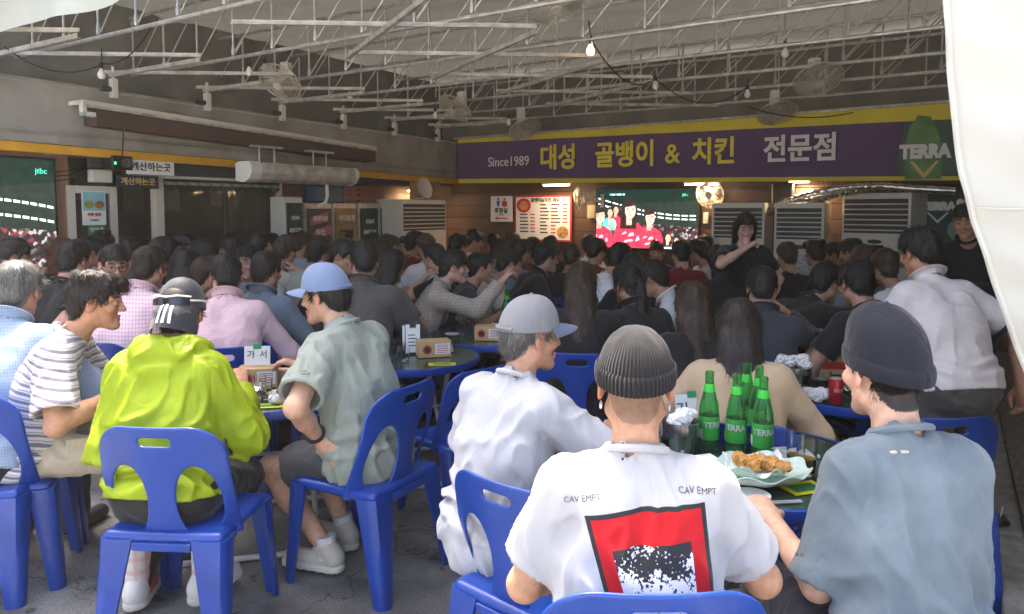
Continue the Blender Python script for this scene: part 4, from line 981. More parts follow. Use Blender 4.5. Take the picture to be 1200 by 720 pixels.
# ------------------------------------------------------------------ round folding table
def marble():
    m = mat('green_marbled_top', (.02, .05, .035), .18, var=0, spec=.6); nt = m.node_tree; N = nt.nodes; L = nt.links; b = N['Principled BSDF']
    tc = N.new('ShaderNodeTexCoord'); n = N.new('ShaderNodeTexNoise'); n.inputs['Scale'].default_value = 9; n.inputs['Detail'].default_value = 8; n.inputs['Distortion'].default_value = 1.6
    r = N.new('ShaderNodeValToRGB'); e = r.color_ramp.elements; e[0].position = .4; e[0].color = (.008, .022, .016, 1); e[1].position = .7; e[1].color = (.05, .11, .08, 1)
    L.new(tc.outputs['Object'], n.inputs['Vector']); L.new(n.outputs['Fac'], r.inputs[0]); L.new(r.outputs[0], b.inputs['Base Color']); return m
def scuffed():
    nt = M_CHAIR.node_tree; N = nt.nodes; L = nt.links; b = N['Principled BSDF']; tc = N.new('ShaderNodeTexCoord'); mp = N.new('ShaderNodeMapping'); mp.inputs['Scale'].default_value = (1, 1, .12); mp.inputs['Rotation'].default_value = (.4, .5, .3)
    n = N.new('ShaderNodeTexNoise'); n.inputs['Scale'].default_value = 70; n.inputs['Detail'].default_value = 6; L.new(tc.outputs['Object'], mp.inputs[0]); L.new(mp.outputs[0], n.inputs['Vector'])
    r = N.new('ShaderNodeMapRange'); r.inputs[1].default_value = .62; r.inputs[2].default_value = .8; r.inputs[3].default_value = 0; r.inputs[4].default_value = .4; L.new(n.outputs['Fac'], r.inputs[0])
    src = b.inputs['Base Color'].links[0].from_socket; mx = N.new('ShaderNodeMix'); mx.data_type = 'RGBA'; L.new(r.outputs[0], mx.inputs[0]); L.new(src, mx.inputs[6]); mx.inputs[7].default_value = (.06, .11, .34, 1); L.new(mx.outputs[2], b.inputs['Base Color'])
    r2 = N.new('ShaderNodeMapRange'); r2.inputs[3].default_value = .2; r2.inputs[4].default_value = .5; n2 = N.new('ShaderNodeTexNoise'); n2.inputs['Scale'].default_value = 12; n2.inputs['Detail'].default_value = 5; L.new(tc.outputs['Object'], n2.inputs['Vector']); L.new(n2.outputs['Fac'], r2.inputs[0]); L.new(r2.outputs[0], b.inputs['Roughness'])
scuffed()
M_MARB = marble(); M_LEGW = mat('white_tube', (.5, .5, .48), .4, .2, var=.15)
TZ = .73
def make_table():
    t = thing('round_table', 'x', 'table')
    MB().lathe([(0, TZ - .03), (.44, TZ - .03), (.44, TZ), (0, TZ)], 56).build('tabletop', M_MARB, t)
    MB().lathe([(.441, TZ - .035), (.452, TZ - .038), (.46, TZ - .02), (.456, TZ + .002), (.449, TZ + .006), (.441, TZ + .003)], 56).build('rim', M_CHAIR, t)
    for sx in (-1, 1):
        MB().tube([(sx * .2, -.3, TZ - .04), (sx * .24, .28, .05), (sx * .24, .34, .02)], .014, 8).build('leg', M_LEGW, t)
        MB().tube([(sx * .17, .3, TZ - .04), (sx * .21, -.28, .05), (sx * .21, -.34, .02)], .014, 8).build('leg', M_LEGW, t)
    MB().tube([(-.24, .34, .017), (.24, .34, .017)], .014, 8).build('foot_bar', M_LEGW, t); MB().tube([(-.21, -.34, .017), (.21, -.34, .017)], .014, 8).build('foot_bar', M_LEGW, t)
    MB().tube([(-.22, 0, .4), (.22, 0, .4)], .01, 8).build('cross_bar', M_LEGW, t)
    return t
table0 = make_table(); _tm = child_map(table0); _tused = [False]
def table(x, y, rz, label):
    if not _tused[0]: c = table0; _tused[0] = True
    else: c = copy_tree(table0, _tm)
    c.location = (x, y, 0); c.rotation_euler = (0, 0, rz); c['label'] = label; c['group'] = 'round folding tables'; return c
T1 = Vector((.88, 2.64, TZ)); T2 = Vector((1.72, 3.76, TZ)); T3 = Vector((-1.22, 3.73, TZ)); T4 = Vector((-.66, 4.6, TZ)); T5 = Vector((-.17, 5.36, TZ)); T6 = Vector((2.42, 5.6, TZ))
table(T1.x, T1.y, .5, 'round blue rimmed table with green beer bottles and fried chicken')
table(T2.x, T2.y, 1.2, 'round blue rimmed table with red can, jug and crumpled tissues')
table(T3.x, T3.y, .25, 'round blue rimmed table before the person in the yellow jacket')
table(T4.x, T4.y, .3, 'round blue rimmed table with wooden box and receipt clipboard')
table(T5.x, T5.y, .2, 'round blue rimmed table with empty glasses before the checked shirt')
table(T6.x, T6.y, .6, 'round blue rimmed table with an orange lidded jar')
for i, (px, D, lb) in enumerate(((95, 6.2, 'round table among people beside the stadium television'), (250, 6.3, 'round table between the pink shirts and the shop window'), (330, 8.2, 'round table before the drinks fridges'), (450, 7.2, 'round table beside the person in the charcoal shirt'), (640, 7.4, 'round table before the menu board'), (735, 5.6, 'round table between the long haired people and the white shirt'), (560, 9.6, 'round table below the toilet sign'), (800, 8.2, 'round table before the red shirt television'), (965, 7.2, 'round table before the sticker covered air conditioner'))):
    p = at(px, 300, D); table(p.x, p.y, i * .7, lb)

# ------------------------------------------------------------------ things on the tables
M_BOTG = mat('bottle_green_glass', (.22, .78, .28), .04, var=0, trans=.92, ior=1.3); M_GLASS = mat('clear_glass', (.95, .97, .96), .03, var=0, trans=1, ior=1.3)
M_BEER = mat('beer', (.8, .5, .04), .08, var=0, trans=.35, ior=1.33); M_LABG = mat('label_green', (.03, .3, .04), .5, var=.1); M_KRAFT = mat('plywood', (.5, .33, .16), .6, var=.12, scale=20)
def bottle(p, label, front=0.0):
    t = thing('beer_bottle', label, 'bottle', p, front, 'green beer bottles'); t.scale = (1.15, 1.15, 1.15)
    MB().lathe([(0, .004), (.028, 0), (.0325, .006), (.033, .03), (.033, .125), (.031, .15), (.022, .185), (.0145, .215), (.0135, .245), (.0145, .25), (.0145, .258), (.0125, .262), (.0105, .262), (.0105, .215), (.018, .18), (.027, .15), (.029, .12), (.029, .012), (0, .012)], 28).build('glass', M_BOTG, t)
    MB().lathe([(.0335, .04), (.0338, .042), (.0338, .115), (.0335, .117)], 28).build('label', M_LABG, t)
    MB().lathe([(.0165, .212), (.0172, .205), (.0195, .195), (.0155, .222)], 20).build('neck_label', mat('neck_green', (.05, .55, .05), .4, var=.1), t)
    lt = text('TERRA', .026, M_PAPER, t, (0, -.0352, .09), off=.0008, ext=.0002)
    wrap(lt, .0345)
    MB().box(-.0337, -.033, -.012, .012, .045, .075).build('bar_code', M_PAPER, t)
    return t
def wrap(o, r):
    me = o.data; n = len(me.vertices); c = np.empty(n * 3, np.float32); me.vertices.foreach_get('co', c); c = c.reshape(-1, 3)
    a = c[:, 0] / r; c[:, 0] = np.sin(a) * r; c[:, 1] = -np.cos(a) * r; me.vertices.foreach_set('co', c.ravel()); me.update()
def cup(p, label, r=.032, h=.11, beer=0.0, group='drinking glasses', name='drinking_glass'):
    t = thing(name, label, 'glass', p, 0, group)
    MB().lathe([(0, .0), (r * .82, 0), (r * .85, .004), (r, h), (r * .95, h), (r * .8, .01), (0, .01)], 22).build('glass', M_GLASS, t)
    if beer > 0: MB().lathe([(0, .0115), (r * .78, .0115), (r * (.78 + .15 * beer), h * beer), (0, h * beer)], 22).build('beer', M_BEER, t)
    return t
def ontable(px, py, h=0.0): return onz(px, py, TZ + .003 + h)
for i, (px, py, lb, r) in enumerate(((830, 527, 'green beer bottle beside the silver bucket', .4), (862, 531, 'green beer bottle in the middle of the bottle cluster', -.5), (874, 512, 'green beer bottle standing behind the middle bottle', .1), (893, 537, 'green beer bottle showing its white lettering beside the chicken dish', -.15), (888, 518, 'green beer bottle half hidden behind the lettered bottle', 1.0))): bottle(ontable(px, py), lb, r)
def bucket():
    p = ontable(797, 530); t = thing('ice_bucket', 'steel bucket stuffed with crumpled tissue beside the ribbed beanie', 'bucket', p)
    MB().lathe([(0, 0), (.055, 0), (.058, .004), (.07, .12), (.073, .122), (.068, .122), (.055, .01), (0, .01)], 30).build('pail', mat('steel', (.6, .6, .58), .25, 1, var=.1), t)
    f = Field(.02); rnd = np.random.RandomState(3)
    for k in range(9): f.ell((rnd.uniform(-.035, .035), rnd.uniform(-.035, .035), .11 + rnd.uniform(0, .04)), rnd.uniform(.015, .035, 3))
    nz = SNoise(5, 260); f.post = lambda X, D: D + .009 * np.abs(nz(X)) - .004; V, Q = f.mesh(.005); mesh_np('tissue', V, Q, M_PAPER, t, smooth=False)
bucket()
def tissue(p, label, s=1.0, seed=1):
    f = Field(.012); rnd = np.random.RandomState(seed)
    for k in range(8): f.ell((rnd.uniform(-.04, .04) * s, rnd.uniform(-.03, .03) * s, .02 * s + rnd.uniform(0, .03) * s), rnd.uniform(.012, .028, 3) * s)
    nz = SNoise(seed, 260); f.post = lambda X, D: np.maximum(D + .009 * np.abs(nz(X)) - .005, -X[:, 2]); V, Q = f.mesh(.0045); o = mesh_np('crumpled_tissue', V, Q, M_PAPER, smooth=False); o.location = p; tag(o, label, 'tissue')
def card(p, rz, w, h, txt, label, lean=.25):
    t = thing('name_card', label, 'card', p, rz)
    M = Matrix.Rotation(-lean, 4, 'X'); MB().box(-w / 2, w / 2, 0, .0015, 0.001, h, M=M).build('sheet', M_PAPER, t)
    o = text(txt, h * .45, M_INK, t, (0, -.0012, h * .55), off=.0004, ext=.0002, sp=1.2); o.data.transform(M)
    c = MB().box(-.02, .02, -.004, .004, h - .015, h + .012, .002, M=M); c.build('clip', mat('clip_green', (.02, .25, .1), .5), t); return t
# front table
card(ontable(815, 505), .2, .15, .15, '김 ?'.replace('?', '성'), 'white paper card leaning behind the bottles with handwriting', .3)
t = thing('order_board', 'black clipboard standing behind the handwritten card on the bottle table', 'clipboard', ontable(822, 497), .15)
MB().box(-.09, .09, .0, .012, 0, .17, .004, M=Matrix.Rotation(-.2, 4, 'X')).build('board', M_BLACK, t); MB().box(-.03, .03, -.006, 0, .15, .175, .002, M=Matrix.Rotation(-.2, 4, 'X')).build('clip', M_GALV, t)
t = thing('cutlery_box', 'plywood tissue and cutlery box behind the green bottles', 'box', ontable(850, 503), .2)
MB().box(-.1, .1, -.05, .05, 0, .1, .003).build('case', M_KRAFT, t); MB().box(-.08, .08, -.04, .04, .1005, .108).build('tissue_slot', M_PAPER, t)
cup(ontable(783, 531), 'half full beer glass beside the ear of the ribbed beanie wearer', .032, .12, .5); cup(ontable(803, 540), 'empty glass before the steel bucket', .028, .08); cup(ontable(945, 556), 'nearly full beer glass by the blue grey sweatshirt', .036, .13, .45); cup(ontable(932, 546), 'beer glass with foam behind the fuller glass', .034, .12, .35)
def tray(p, rz, label, w, d):
    t = thing('paper_tray', label, 'tray', p, rz); b = MB()
    def tf(u, v):
        x, y = (u - .5) * 2, (v - .5) * 2; e = max(abs(x), abs(y)); return (x * w / 2 * (1 + .12 * (e > .8)), y * d / 2 * (1 + .12 * (e > .8)), .004 + .035 * max(0, (e - .75) / .25) ** 1.2)
    b.grid(tf, 16, 16, .002); b.build('sheet', M_PAPER, t); return t
t = tray(ontable(812, 556), .3, 'white paper tray of crisp pink snacks behind the ribbed beanie wearer', .2, .13)
M_SNACK = mat('snack', (.32, .11, .07), .6, var=.3, scale=60); M_CHICK = mat('fried_crust', (.58, .28, .07), .6, var=.35, scale=45, bump=.8, bscale=120)
def lump(parent, c, r, seed, m, nm, k=.012, n=4):
    f = Field(k); rnd = np.random.RandomState(seed)
    for _ in range(n): f.ell((c[0] + rnd.uniform(-.6, .6) * r, c[1] + rnd.uniform(-.4, .4) * r, c[2] + rnd.uniform(-.1, .3) * r), rnd.uniform(.4, .75, 3) * r)
    nz = SNoise(seed, 420); nz2 = SNoise(seed + 1, 190); f.post = lambda X, D: D + .0016 * nz(X) + .003 * nz2(X); V, Q = f.mesh(max(.003, r * .075)); return mesh_np(nm, V, Q, m, parent)
for i in range(10): o = lump(None, (random.uniform(-.06, .06), random.uniform(-.035, .035), .022 + .012 * (i % 2)), .02, 30 + i, M_SNACK, 'snack', .005, 2); o.location = ontable(812, 556); tag(o, 'reddish crisp snack piece in the white paper tray', 'snack', 'snacks in the paper tray')
t = thing('scalloped_dish', 'large pale green wavy edged dish on the bottle table', 'dish', ontable(888, 566), .2)
b = MB()
def df(u, v):
    a = u * 2 * math.pi; r = .02 + .155 * v; z = .006 + .05 * v ** 2.5 + .009 * math.sin(a * 8) * v ** 3; return (r * math.cos(a) * (1 + .04 * math.sin(8 * a) * v), r * math.sin(a) * .8, z)
b.grid(df, 96, 14, .003); M_DISH = mat('celadon', (.5, .62, .53), .3, var=.12, scale=60); b.build('bowl', M_DISH, t); MB().lathe([(0, .003), (.028, .003), (.028, .009), (0, .009)], 24).build('centre', M_DISH, t)
MB().grid(lambda u, v: ((u - .5) * .2 + .012 * math.sin(v * 9), (v - .5) * .14 + .01 * math.sin(u * 11), .03 + .012 * math.sin(u * 13 + v * 7) + .1 * ((u - .5) ** 2 + (v - .5) ** 2)), 24, 18, .001).build('greaseproof_liner', mat('liner', (.6, .7, .63), .6, var=.25, scale=90), t)
cp = ontable(888, 566)
for i, (dx, dy, r) in enumerate(((-.045, .015, .032), (.0, .02, .03), (.03, -.015, .034), (.07, -.03, .026), (-.02, -.03, .024))):
    o = lump(None, (0, 0, 0), r, 50 + i, M_CHICK, 'fried_chicken'); o.location = cp + Vector((dx, dy, .055 + r * .35)); tag(o, 'golden fried chicken piece on the wavy green dish', 'chicken', 'fried chicken pieces')
t = thing('saucer', 'small white saucer at the table edge beside the white t-shirt sleeve', 'saucer', ontable(880, 585)); MB().lathe([(0, .0), (.035, 0), (.058, .014), (.06, .016), (.056, .017), (.034, .005), (0, .005)], 32).build('dish', M_WHITE, t); MB().lathe([(0, .0055), (.03, .0055), (.03, .007), (0, .007)], 24).build('well', M_WHITE, t)
t = thing('coaster_paper', 'yellow paper under the fuller beer glass', 'paper', ontable(942, 572), .3); MB().box(-.07, .07, -.05, .05, 0, .0012).build('sheet', mat('yellow_card', (.65, .55, .02), .6), t); MB().box(-.05, .05, -.03, .03, .0013, .0019).build('print', M_GRNP, t)
t = thing('side_dish_tray', 'white divided plastic tray at the back of the bottle table', 'tray', ontable(922, 533), .15); MB().box(-.1, .1, -.06, .06, 0, .012, .004).build('base', M_WHITE, t)
for k in range(3): MB().lathe([(.024, .0125), (.028, .0125), (.028, .016), (.024, .016)], 20, c=(-.06 + .06 * k, 0, 0)).build('well', M_WHITE, t)
t = thing('chopsticks', 'steel chopsticks lying beside the small saucer', 'chopsticks', ontable(905, 592), .1)
for k in range(2): MB().tube([(-.1, .012 * k, .004), (.1, .012 * k + .006, .004)], .003, 6).build('stick', M_GALV, t)
# second table (right)
def w2(px, py): return onz(px, py, TZ + .003)
card(w2(975, 437), -.05, .15, .1, '노 재 연', 'white handwritten paper card standing on the plywood box', .1).location.z += .11
t = thing('cutlery_box', 'plywood cutlery box under the handwritten card on the right table', 'box', w2(975, 437), -.05); MB().box(-.09, .09, -.05, .05, 0, .1, .003).build('case', M_KRAFT, t); MB().box(-.07, .07, -.052, -.0505, .03, .07).build('print', M_RED, t); MB().box(-.088, .088, .052, .06, 0, .22, .002).build('order_board', M_BLACK, t)
t = thing('soda_can', 'red drinks can standing on the right table', 'can', w2(979, 474)); MB().lathe([(0, 0), (.024, 0), (.032, .01), (.032, .11), (.026, .122), (.026, .124), (0, .121)], 26).build('body', mat('can_red', (.42, .02, .04), .3, .5, var=.2, scale=30), t); MB().lathe([(.0265, .1215), (.0275, .1235), (.025, .126), (0, .1245)], 22).build('lid', M_GALV, t); lt = text('BEER', .02, M_PAPER, t, (0, 0, .07), ext=.0002); wrap(lt, .0325)
t = thing('can_holder_cup', 'tall glass with red liquid beside the crumpled tissue', 'glass', w2(926, 470)); MB().lathe([(0, 0), (.05, 0), (.052, .005), (.05, .09), (.035, .1), (.034, .1), (.047, .085), (.048, .006), (0, .006)], 26).build('glass', M_GLASS, t); MB().lathe([(0, .0065), (.047, .0065), (.047, .04), (0, .04)], 26).build('drink', mat('red_drink', (.4, .01, .03), .1, var=0, trans=.3), t)
t = thing('steel_pot', 'steel pot stuffed with tissue on the right table', 'pot', w2(930, 452)); MB().lathe([(0, 0), (.075, 0), (.08, .01), (.082, .1), (.085, .102), (.078, .1), (.074, .01), (0, .01)], 30).build('pot', mat('steel', (0, 0, 0)), t); MB().lathe([(.084, .098), (.09, .1), (.09, .104), (.084, .106)], 30).build('lip', mat('steel', (0, 0, 0)), t)
tissue(w2(930, 452) + Vector((0, 0, .08)), 'crumpled white tissue heaped in the steel pot', 1.3, 4); tissue(w2(956, 470), 'crumpled white tissue between the red can and the red drink', 1.1, 7); tissue(w2(905, 466), 'crumpled white tissue at the rim of the right table', .7, 9)
t = thing('storage_jar', 'squat glass jar with printed lettering behind the red can', 'jar', w2(961, 458)); MB().lathe([(0, 0), (.045, 0), (.05, .01), (.05, .1), (.047, .1), (.046, .01), (0, .008)], 26).build('glass', M_GLASS, t); MB().lathe([(0, .009), (.044, .009), (.044, .06), (0, .06)], 24).build('filling', mat('greyish_liquid', (.3, .28, .25), .2, var=.1), t)
cup(w2(917, 440), 'tall empty glass beside the steel pot', .033, .13)
t = thing('foil_dish', 'crumpled foil dish by the hand of the polo wearer', 'dish', w2(1003, 462)); b = MB(); b.grid(lambda u, v: ((.01 + .07 * v) * math.cos(u * 6.283), (.01 + .07 * v) * math.sin(u * 6.283), .003 + .03 * v * v + .006 * math.sin(u * 60) * v), 64, 8, .001); b.build('foil', M_SILV, t); MB().lathe([(0, .001), (.012, .001), (.012, .004), (0, .004)], 16).build('base', M_SILV, t)
# third table (left)
def cutbox(p, rz, label):
    t = thing('cutlery_box', label, 'box', p, rz); MB().box(-.1, .1, -.06, .06, 0, .1, .003).build('case', M_KRAFT, t)
    MB().lathe([(0, 0), (.028, 0), (.028, .001), (0, .001)], 22, M=Matrix.Translation((-.05, -.0605, .05)) @ Matrix.Rotation(math.pi / 2, 4, 'X')).build('round_mark', M_RED, t)
    MB().lathe([(0, 0), (.018, 0), (.018, .001), (0, .001)], 22, M=Matrix.Translation((-.05, -.062, .05)) @ Matrix.Rotation(math.pi / 2, 4, 'X')).build('round_mark', M_INK, t); MB().box(.0, .09, -.0612, -.0602, .02, .085).build('menu_label', M_PAPER, t)
    for i in range(5): MB().box(.01, .08, -.0618, -.0613, .028 + i * .011, .032 + i * .011).build('menu_line', M_RED, t)
    return t
def w3(px, py): return onz(px, py, TZ + .003)
card(w3(302, 452), .1, .13, .1, '가 서', 'white handwritten card with green clip beside the yellow sleeve', .1).location.z += .105
cutbox(w3(304, 452), .15, 'plywood cutlery box under the handwritten card by the yellow sleeve')
t = thing('steel_bowl', 'small steel bowl beside the elbow of the yellow jacket', 'bowl', w3(289, 468)); MB().lathe([(0, 0), (.04, 0), (.07, .045), (.073, .046), (.066, .043), (.038, .004), (0, .004)], 28).build('bowl', mat('steel', (0, 0, 0)), t); MB().lathe([(0, .005), (.045, .02), (.05, .022), (0, .024)], 24).build('soup', mat('soup', (.2, .08, .02), .3), t)
cup(w3(305, 466), 'clear glass on the left table beside the cutlery box', .03, .11); cup(w3(312, 468), 'second clear glass close to the white plate', .03, .1, .15)
t = thing('yellow_leaflet', 'yellow leaflet at the rim of the left table', 'leaflet', w3(312, 476), .2); MB().box(-.1, .1, -.04, .04, 0, .0012).build('sheet', mat('yellow_card', (0, 0, 0)), t); MB().box(-.06, .06, -.02, .02, .0013, .0019).build('print', M_GRNP, t)
t = thing('small_plate', 'white plate with red sauced food on the left table', 'plate', w3(334, 464)); MB().lathe([(0, 0), (.05, 0), (.085, .016), (.087, .018), (.08, .018), (.048, .005), (0, .005)], 32).build('plate', M_WHITE, t); lump(t, (0, 0, .018), .035, 71, mat('sauced', (.4, .08, .02), .35, var=.3), 'food')
tissue(w3(322, 474), 'crumpled napkin before the white plate on the left table', .7, 12)
# fourth table
cutbox(w3(508, 417), .3, 'plywood box with red round mark beside the receipt clipboard')
t = thing('receipt_clipboard', 'white receipts clipped upright on the plywood box', 'clipboard', w3(484, 415), .15); MB().box(-.05, .05, 0, .01, .0, .2, .003, M=Matrix.Rotation(-.15, 4, 'X')).build('board', M_BLACK, t)
MB().box(-.045, .045, -.004, -.001, .01, .185, M=Matrix.Rotation(-.15, 4, 'X')).build('receipt', M_PAPER, t); MB().box(-.065, -.03, .012, .014, .02, .18, M=Matrix.Rotation(-.1, 4, 'X')).build('receipt', M_PAPER, t); MB().box(-.02, .02, -.012, -.005, .165, .2, .002, M=Matrix.Rotation(-.15, 4, 'X')).build('clip', M_BLACK, t)
for k in range(4): o = MB().box(-.03, .025 - .01 * (k % 2), -.0055, -.0045, .05 + k * .022, .056 + k * .022, M=Matrix.Rotation(-.15, 4, 'X')).build('printed_line', M_INK, t)
t = thing('steamed_bun_bowl', 'upturned white bowl behind the plywood box', 'bowl', w3(520, 412)); MB().lathe([(.06, 0), (.064, .002), (.055, .035), (.03, .055), (.0, .058)], 30).build('bowl', M_WHITE, t); MB().lathe([(.02, .055), (.026, .055), (.026, .062), (.02, .062)], 22).build('foot_ring', M_WHITE, t)
for i, (px, py) in enumerate(((462, 420), (470, 415), (458, 412), (467, 408), (475, 423))): cup(w3(px, py), 'upturned small glass on the receipt clipboard table', .028, .08, group='glasses on the receipt table')
t = thing('yellow_leaflet', 'yellow leaflet lying on the receipt clipboard table', 'leaflet', w3(518, 427), .1); MB().box(-.08, .08, -.04, .04, 0, .0012).build('sheet', mat('yellow_card', (0, 0, 0)), t); MB().box(-.05, .05, -.02, .02, .0013, .0019).build('print', M_GRNP, t)
# fifth table
t5b = cutbox(w3(574, 398), -.1, 'plywood box with red round mark beside the grey cap')
for i, (px, py) in enumerate(((541, 393), (548, 390), (553, 395), (560, 392), (564, 396))): cup(w3(px, py), 'empty glass in the cluster on the table before the checked shirt', .03, .11, group='glass cluster before the checked shirt')
t = thing('small_plate', 'small white plate beside the cluster of empty glasses', 'plate', w3(530, 393)); MB().lathe([(0, 0), (.035, 0), (.055, .01), (.057, .012), (.052, .012), (.033, .004), (0, .004)], 28).build('plate', M_WHITE, t); MB().lathe([(0, .0045), (.03, .0045), (.03, .006), (0, .006)], 20).build('well', M_WHITE, t)
bottle(w3(594, 385), 'green beer bottle beside the pointing hand'); tissue(w3(583, 388), 'crumpled tissue beside the plywood box with the red mark', .9, 15)
# sixth table
t = thing('storage_jar', 'tall glass jar with orange lid on the far right table', 'jar', w3(945, 392)); MB().lathe([(0, 0), (.045, 0), (.047, .01), (.047, .17), (.043, .17), (.043, .01), (0, .008)], 24).build('glass', M_GLASS, t); MB().lathe([(.049, .165), (.05, .168), (.05, .2), (0, .203)], 24).build('lid', mat('orange_lid', (.6, .2, .02), .4), t); MB().lathe([(0, .009), (.04, .009), (.04, .11), (0, .11)], 22).build('filling', mat('dark_sauce', (.08, .03, .02), .4, var=.4, scale=40), t)
t = thing('storage_jar', 'shorter glass jar with red lid beside the orange lidded jar', 'jar', w3(957, 396)); MB().lathe([(0, 0), (.036, 0), (.038, .01), (.038, .1), (.034, .1), (.034, .01), (0, .008)], 24).build('glass', M_GLASS, t); MB().lathe([(.039, .095), (.041, .098), (.041, .125), (0, .128)], 24).build('lid', M_RED, t)
t = thing('small_plate', 'white plate beside the jars on the far right table', 'plate', w3(949, 399)); MB().lathe([(0, 0), (.04, 0), (.065, .012), (.067, .014), (.06, .014), (.038, .004), (0, .004)], 28).build('plate', M_WHITE, t); MB().lathe([(0, .0045), (.03, .0045), (.03, .006), (0, .006)], 20).build('well', M_WHITE, t)
# plastic bag cup on the ground at the kerb
p = onz(1168, 640, 0); t = thing('takeaway_cup', 'clear takeaway cup with dark drink standing by the kerb', 'cup', p); MB().lathe([(0, 0), (.033, 0), (.047, .12), (.049, .122), (.044, .118), (.031, .004), (0, .004)], 26).build('cup', M_GLASS, t); MB().lathe([(0, .005), (.03, .005), (.036, .05), (0, .05)], 24).build('drink', mat('dark_drink', (.06, .015, .01), .2), t); MB().lathe([(.048, .123), (.05, .126), (.04, .15), (0, .155)], 26).build('lid', M_GLASS, t); MB().tube([(0, 0, .06), (.02, 0, .2)], .004, 6).build('straw', M_WHITE, t)

# ------------------------------------------------------------------ people
def Rx(a): c, s = math.cos(a), math.sin(a); return np.array([[1, 0, 0], [0, c, -s], [0, s, c]])
def Ry(a): c, s = math.cos(a), math.sin(a); return np.array([[c, 0, s], [0, 1, 0], [-s, 0, c]])
def Rz(a): c, s = math.cos(a), math.sin(a); return np.array([[c, -s, 0], [s, c, 0], [0, 0, 1]])
rad = math.radians
M_SKIN = mat('skin', (.5, .3, .2), .55, var=.14, scale=45, bump=.15, bscale=420, sss=.12, attr='Col', spec=.4)
def hairmat(name, col):
    m = mat(name, col, .5, var=0, spec=.4); nt = m.node_tree; N = nt.nodes; L = nt.links; b = N['Principled BSDF']
    tc = N.new('ShaderNodeTexCoord'); mp = N.new('ShaderNodeMapping'); mp.inputs['Scale'].default_value = (240, 240, 26)
    n = N.new('ShaderNodeTexNoise'); n.inputs['Scale'].default_value = 1; n.inputs['Detail'].default_value = 3
    r = N.new('ShaderNodeValToRGB'); e = r.color_ramp.elements; e[0].position = .35; e[0].color = (*[v * .5 for v in col], 1); e[1].position = .7; e[1].color = (*[min(1, v * 1.9) for v in col], 1)
    bp = N.new('ShaderNodeBump'); bp.inputs['Strength'].default_value = .5; bp.inputs['Distance'].default_value = .004
    L.new(tc.outputs['Object'], mp.inputs[0]); L.new(mp.outputs[0], n.inputs['Vector']); L.new(n.outputs['Fac'], r.inputs[0]); L.new(r.outputs[0], b.inputs['Base Color']); L.new(n.outputs['Fac'], bp.inputs['Height']); L.new(bp.outputs[0], b.inputs['Normal'])
    return m
HAIR = {'black': hairmat('hair_black', (.012, .010, .009)), 'brown': hairmat('hair_brown', (.035, .02, .012)), 'grey': hairmat('hair_grey', (.11, .105, .1)), 'auburn': hairmat('hair_auburn', (.07, .02, .012)), 'dark': hairmat('hair_dark', (.02, .014, .011))}
HCOL = {'black': (.02, .016, .014), 'brown': (.04, .025, .016), 'grey': (.1, .09, .085), 'auburn': (.07, .025, .015), 'dark': (.025, .018, .014)}
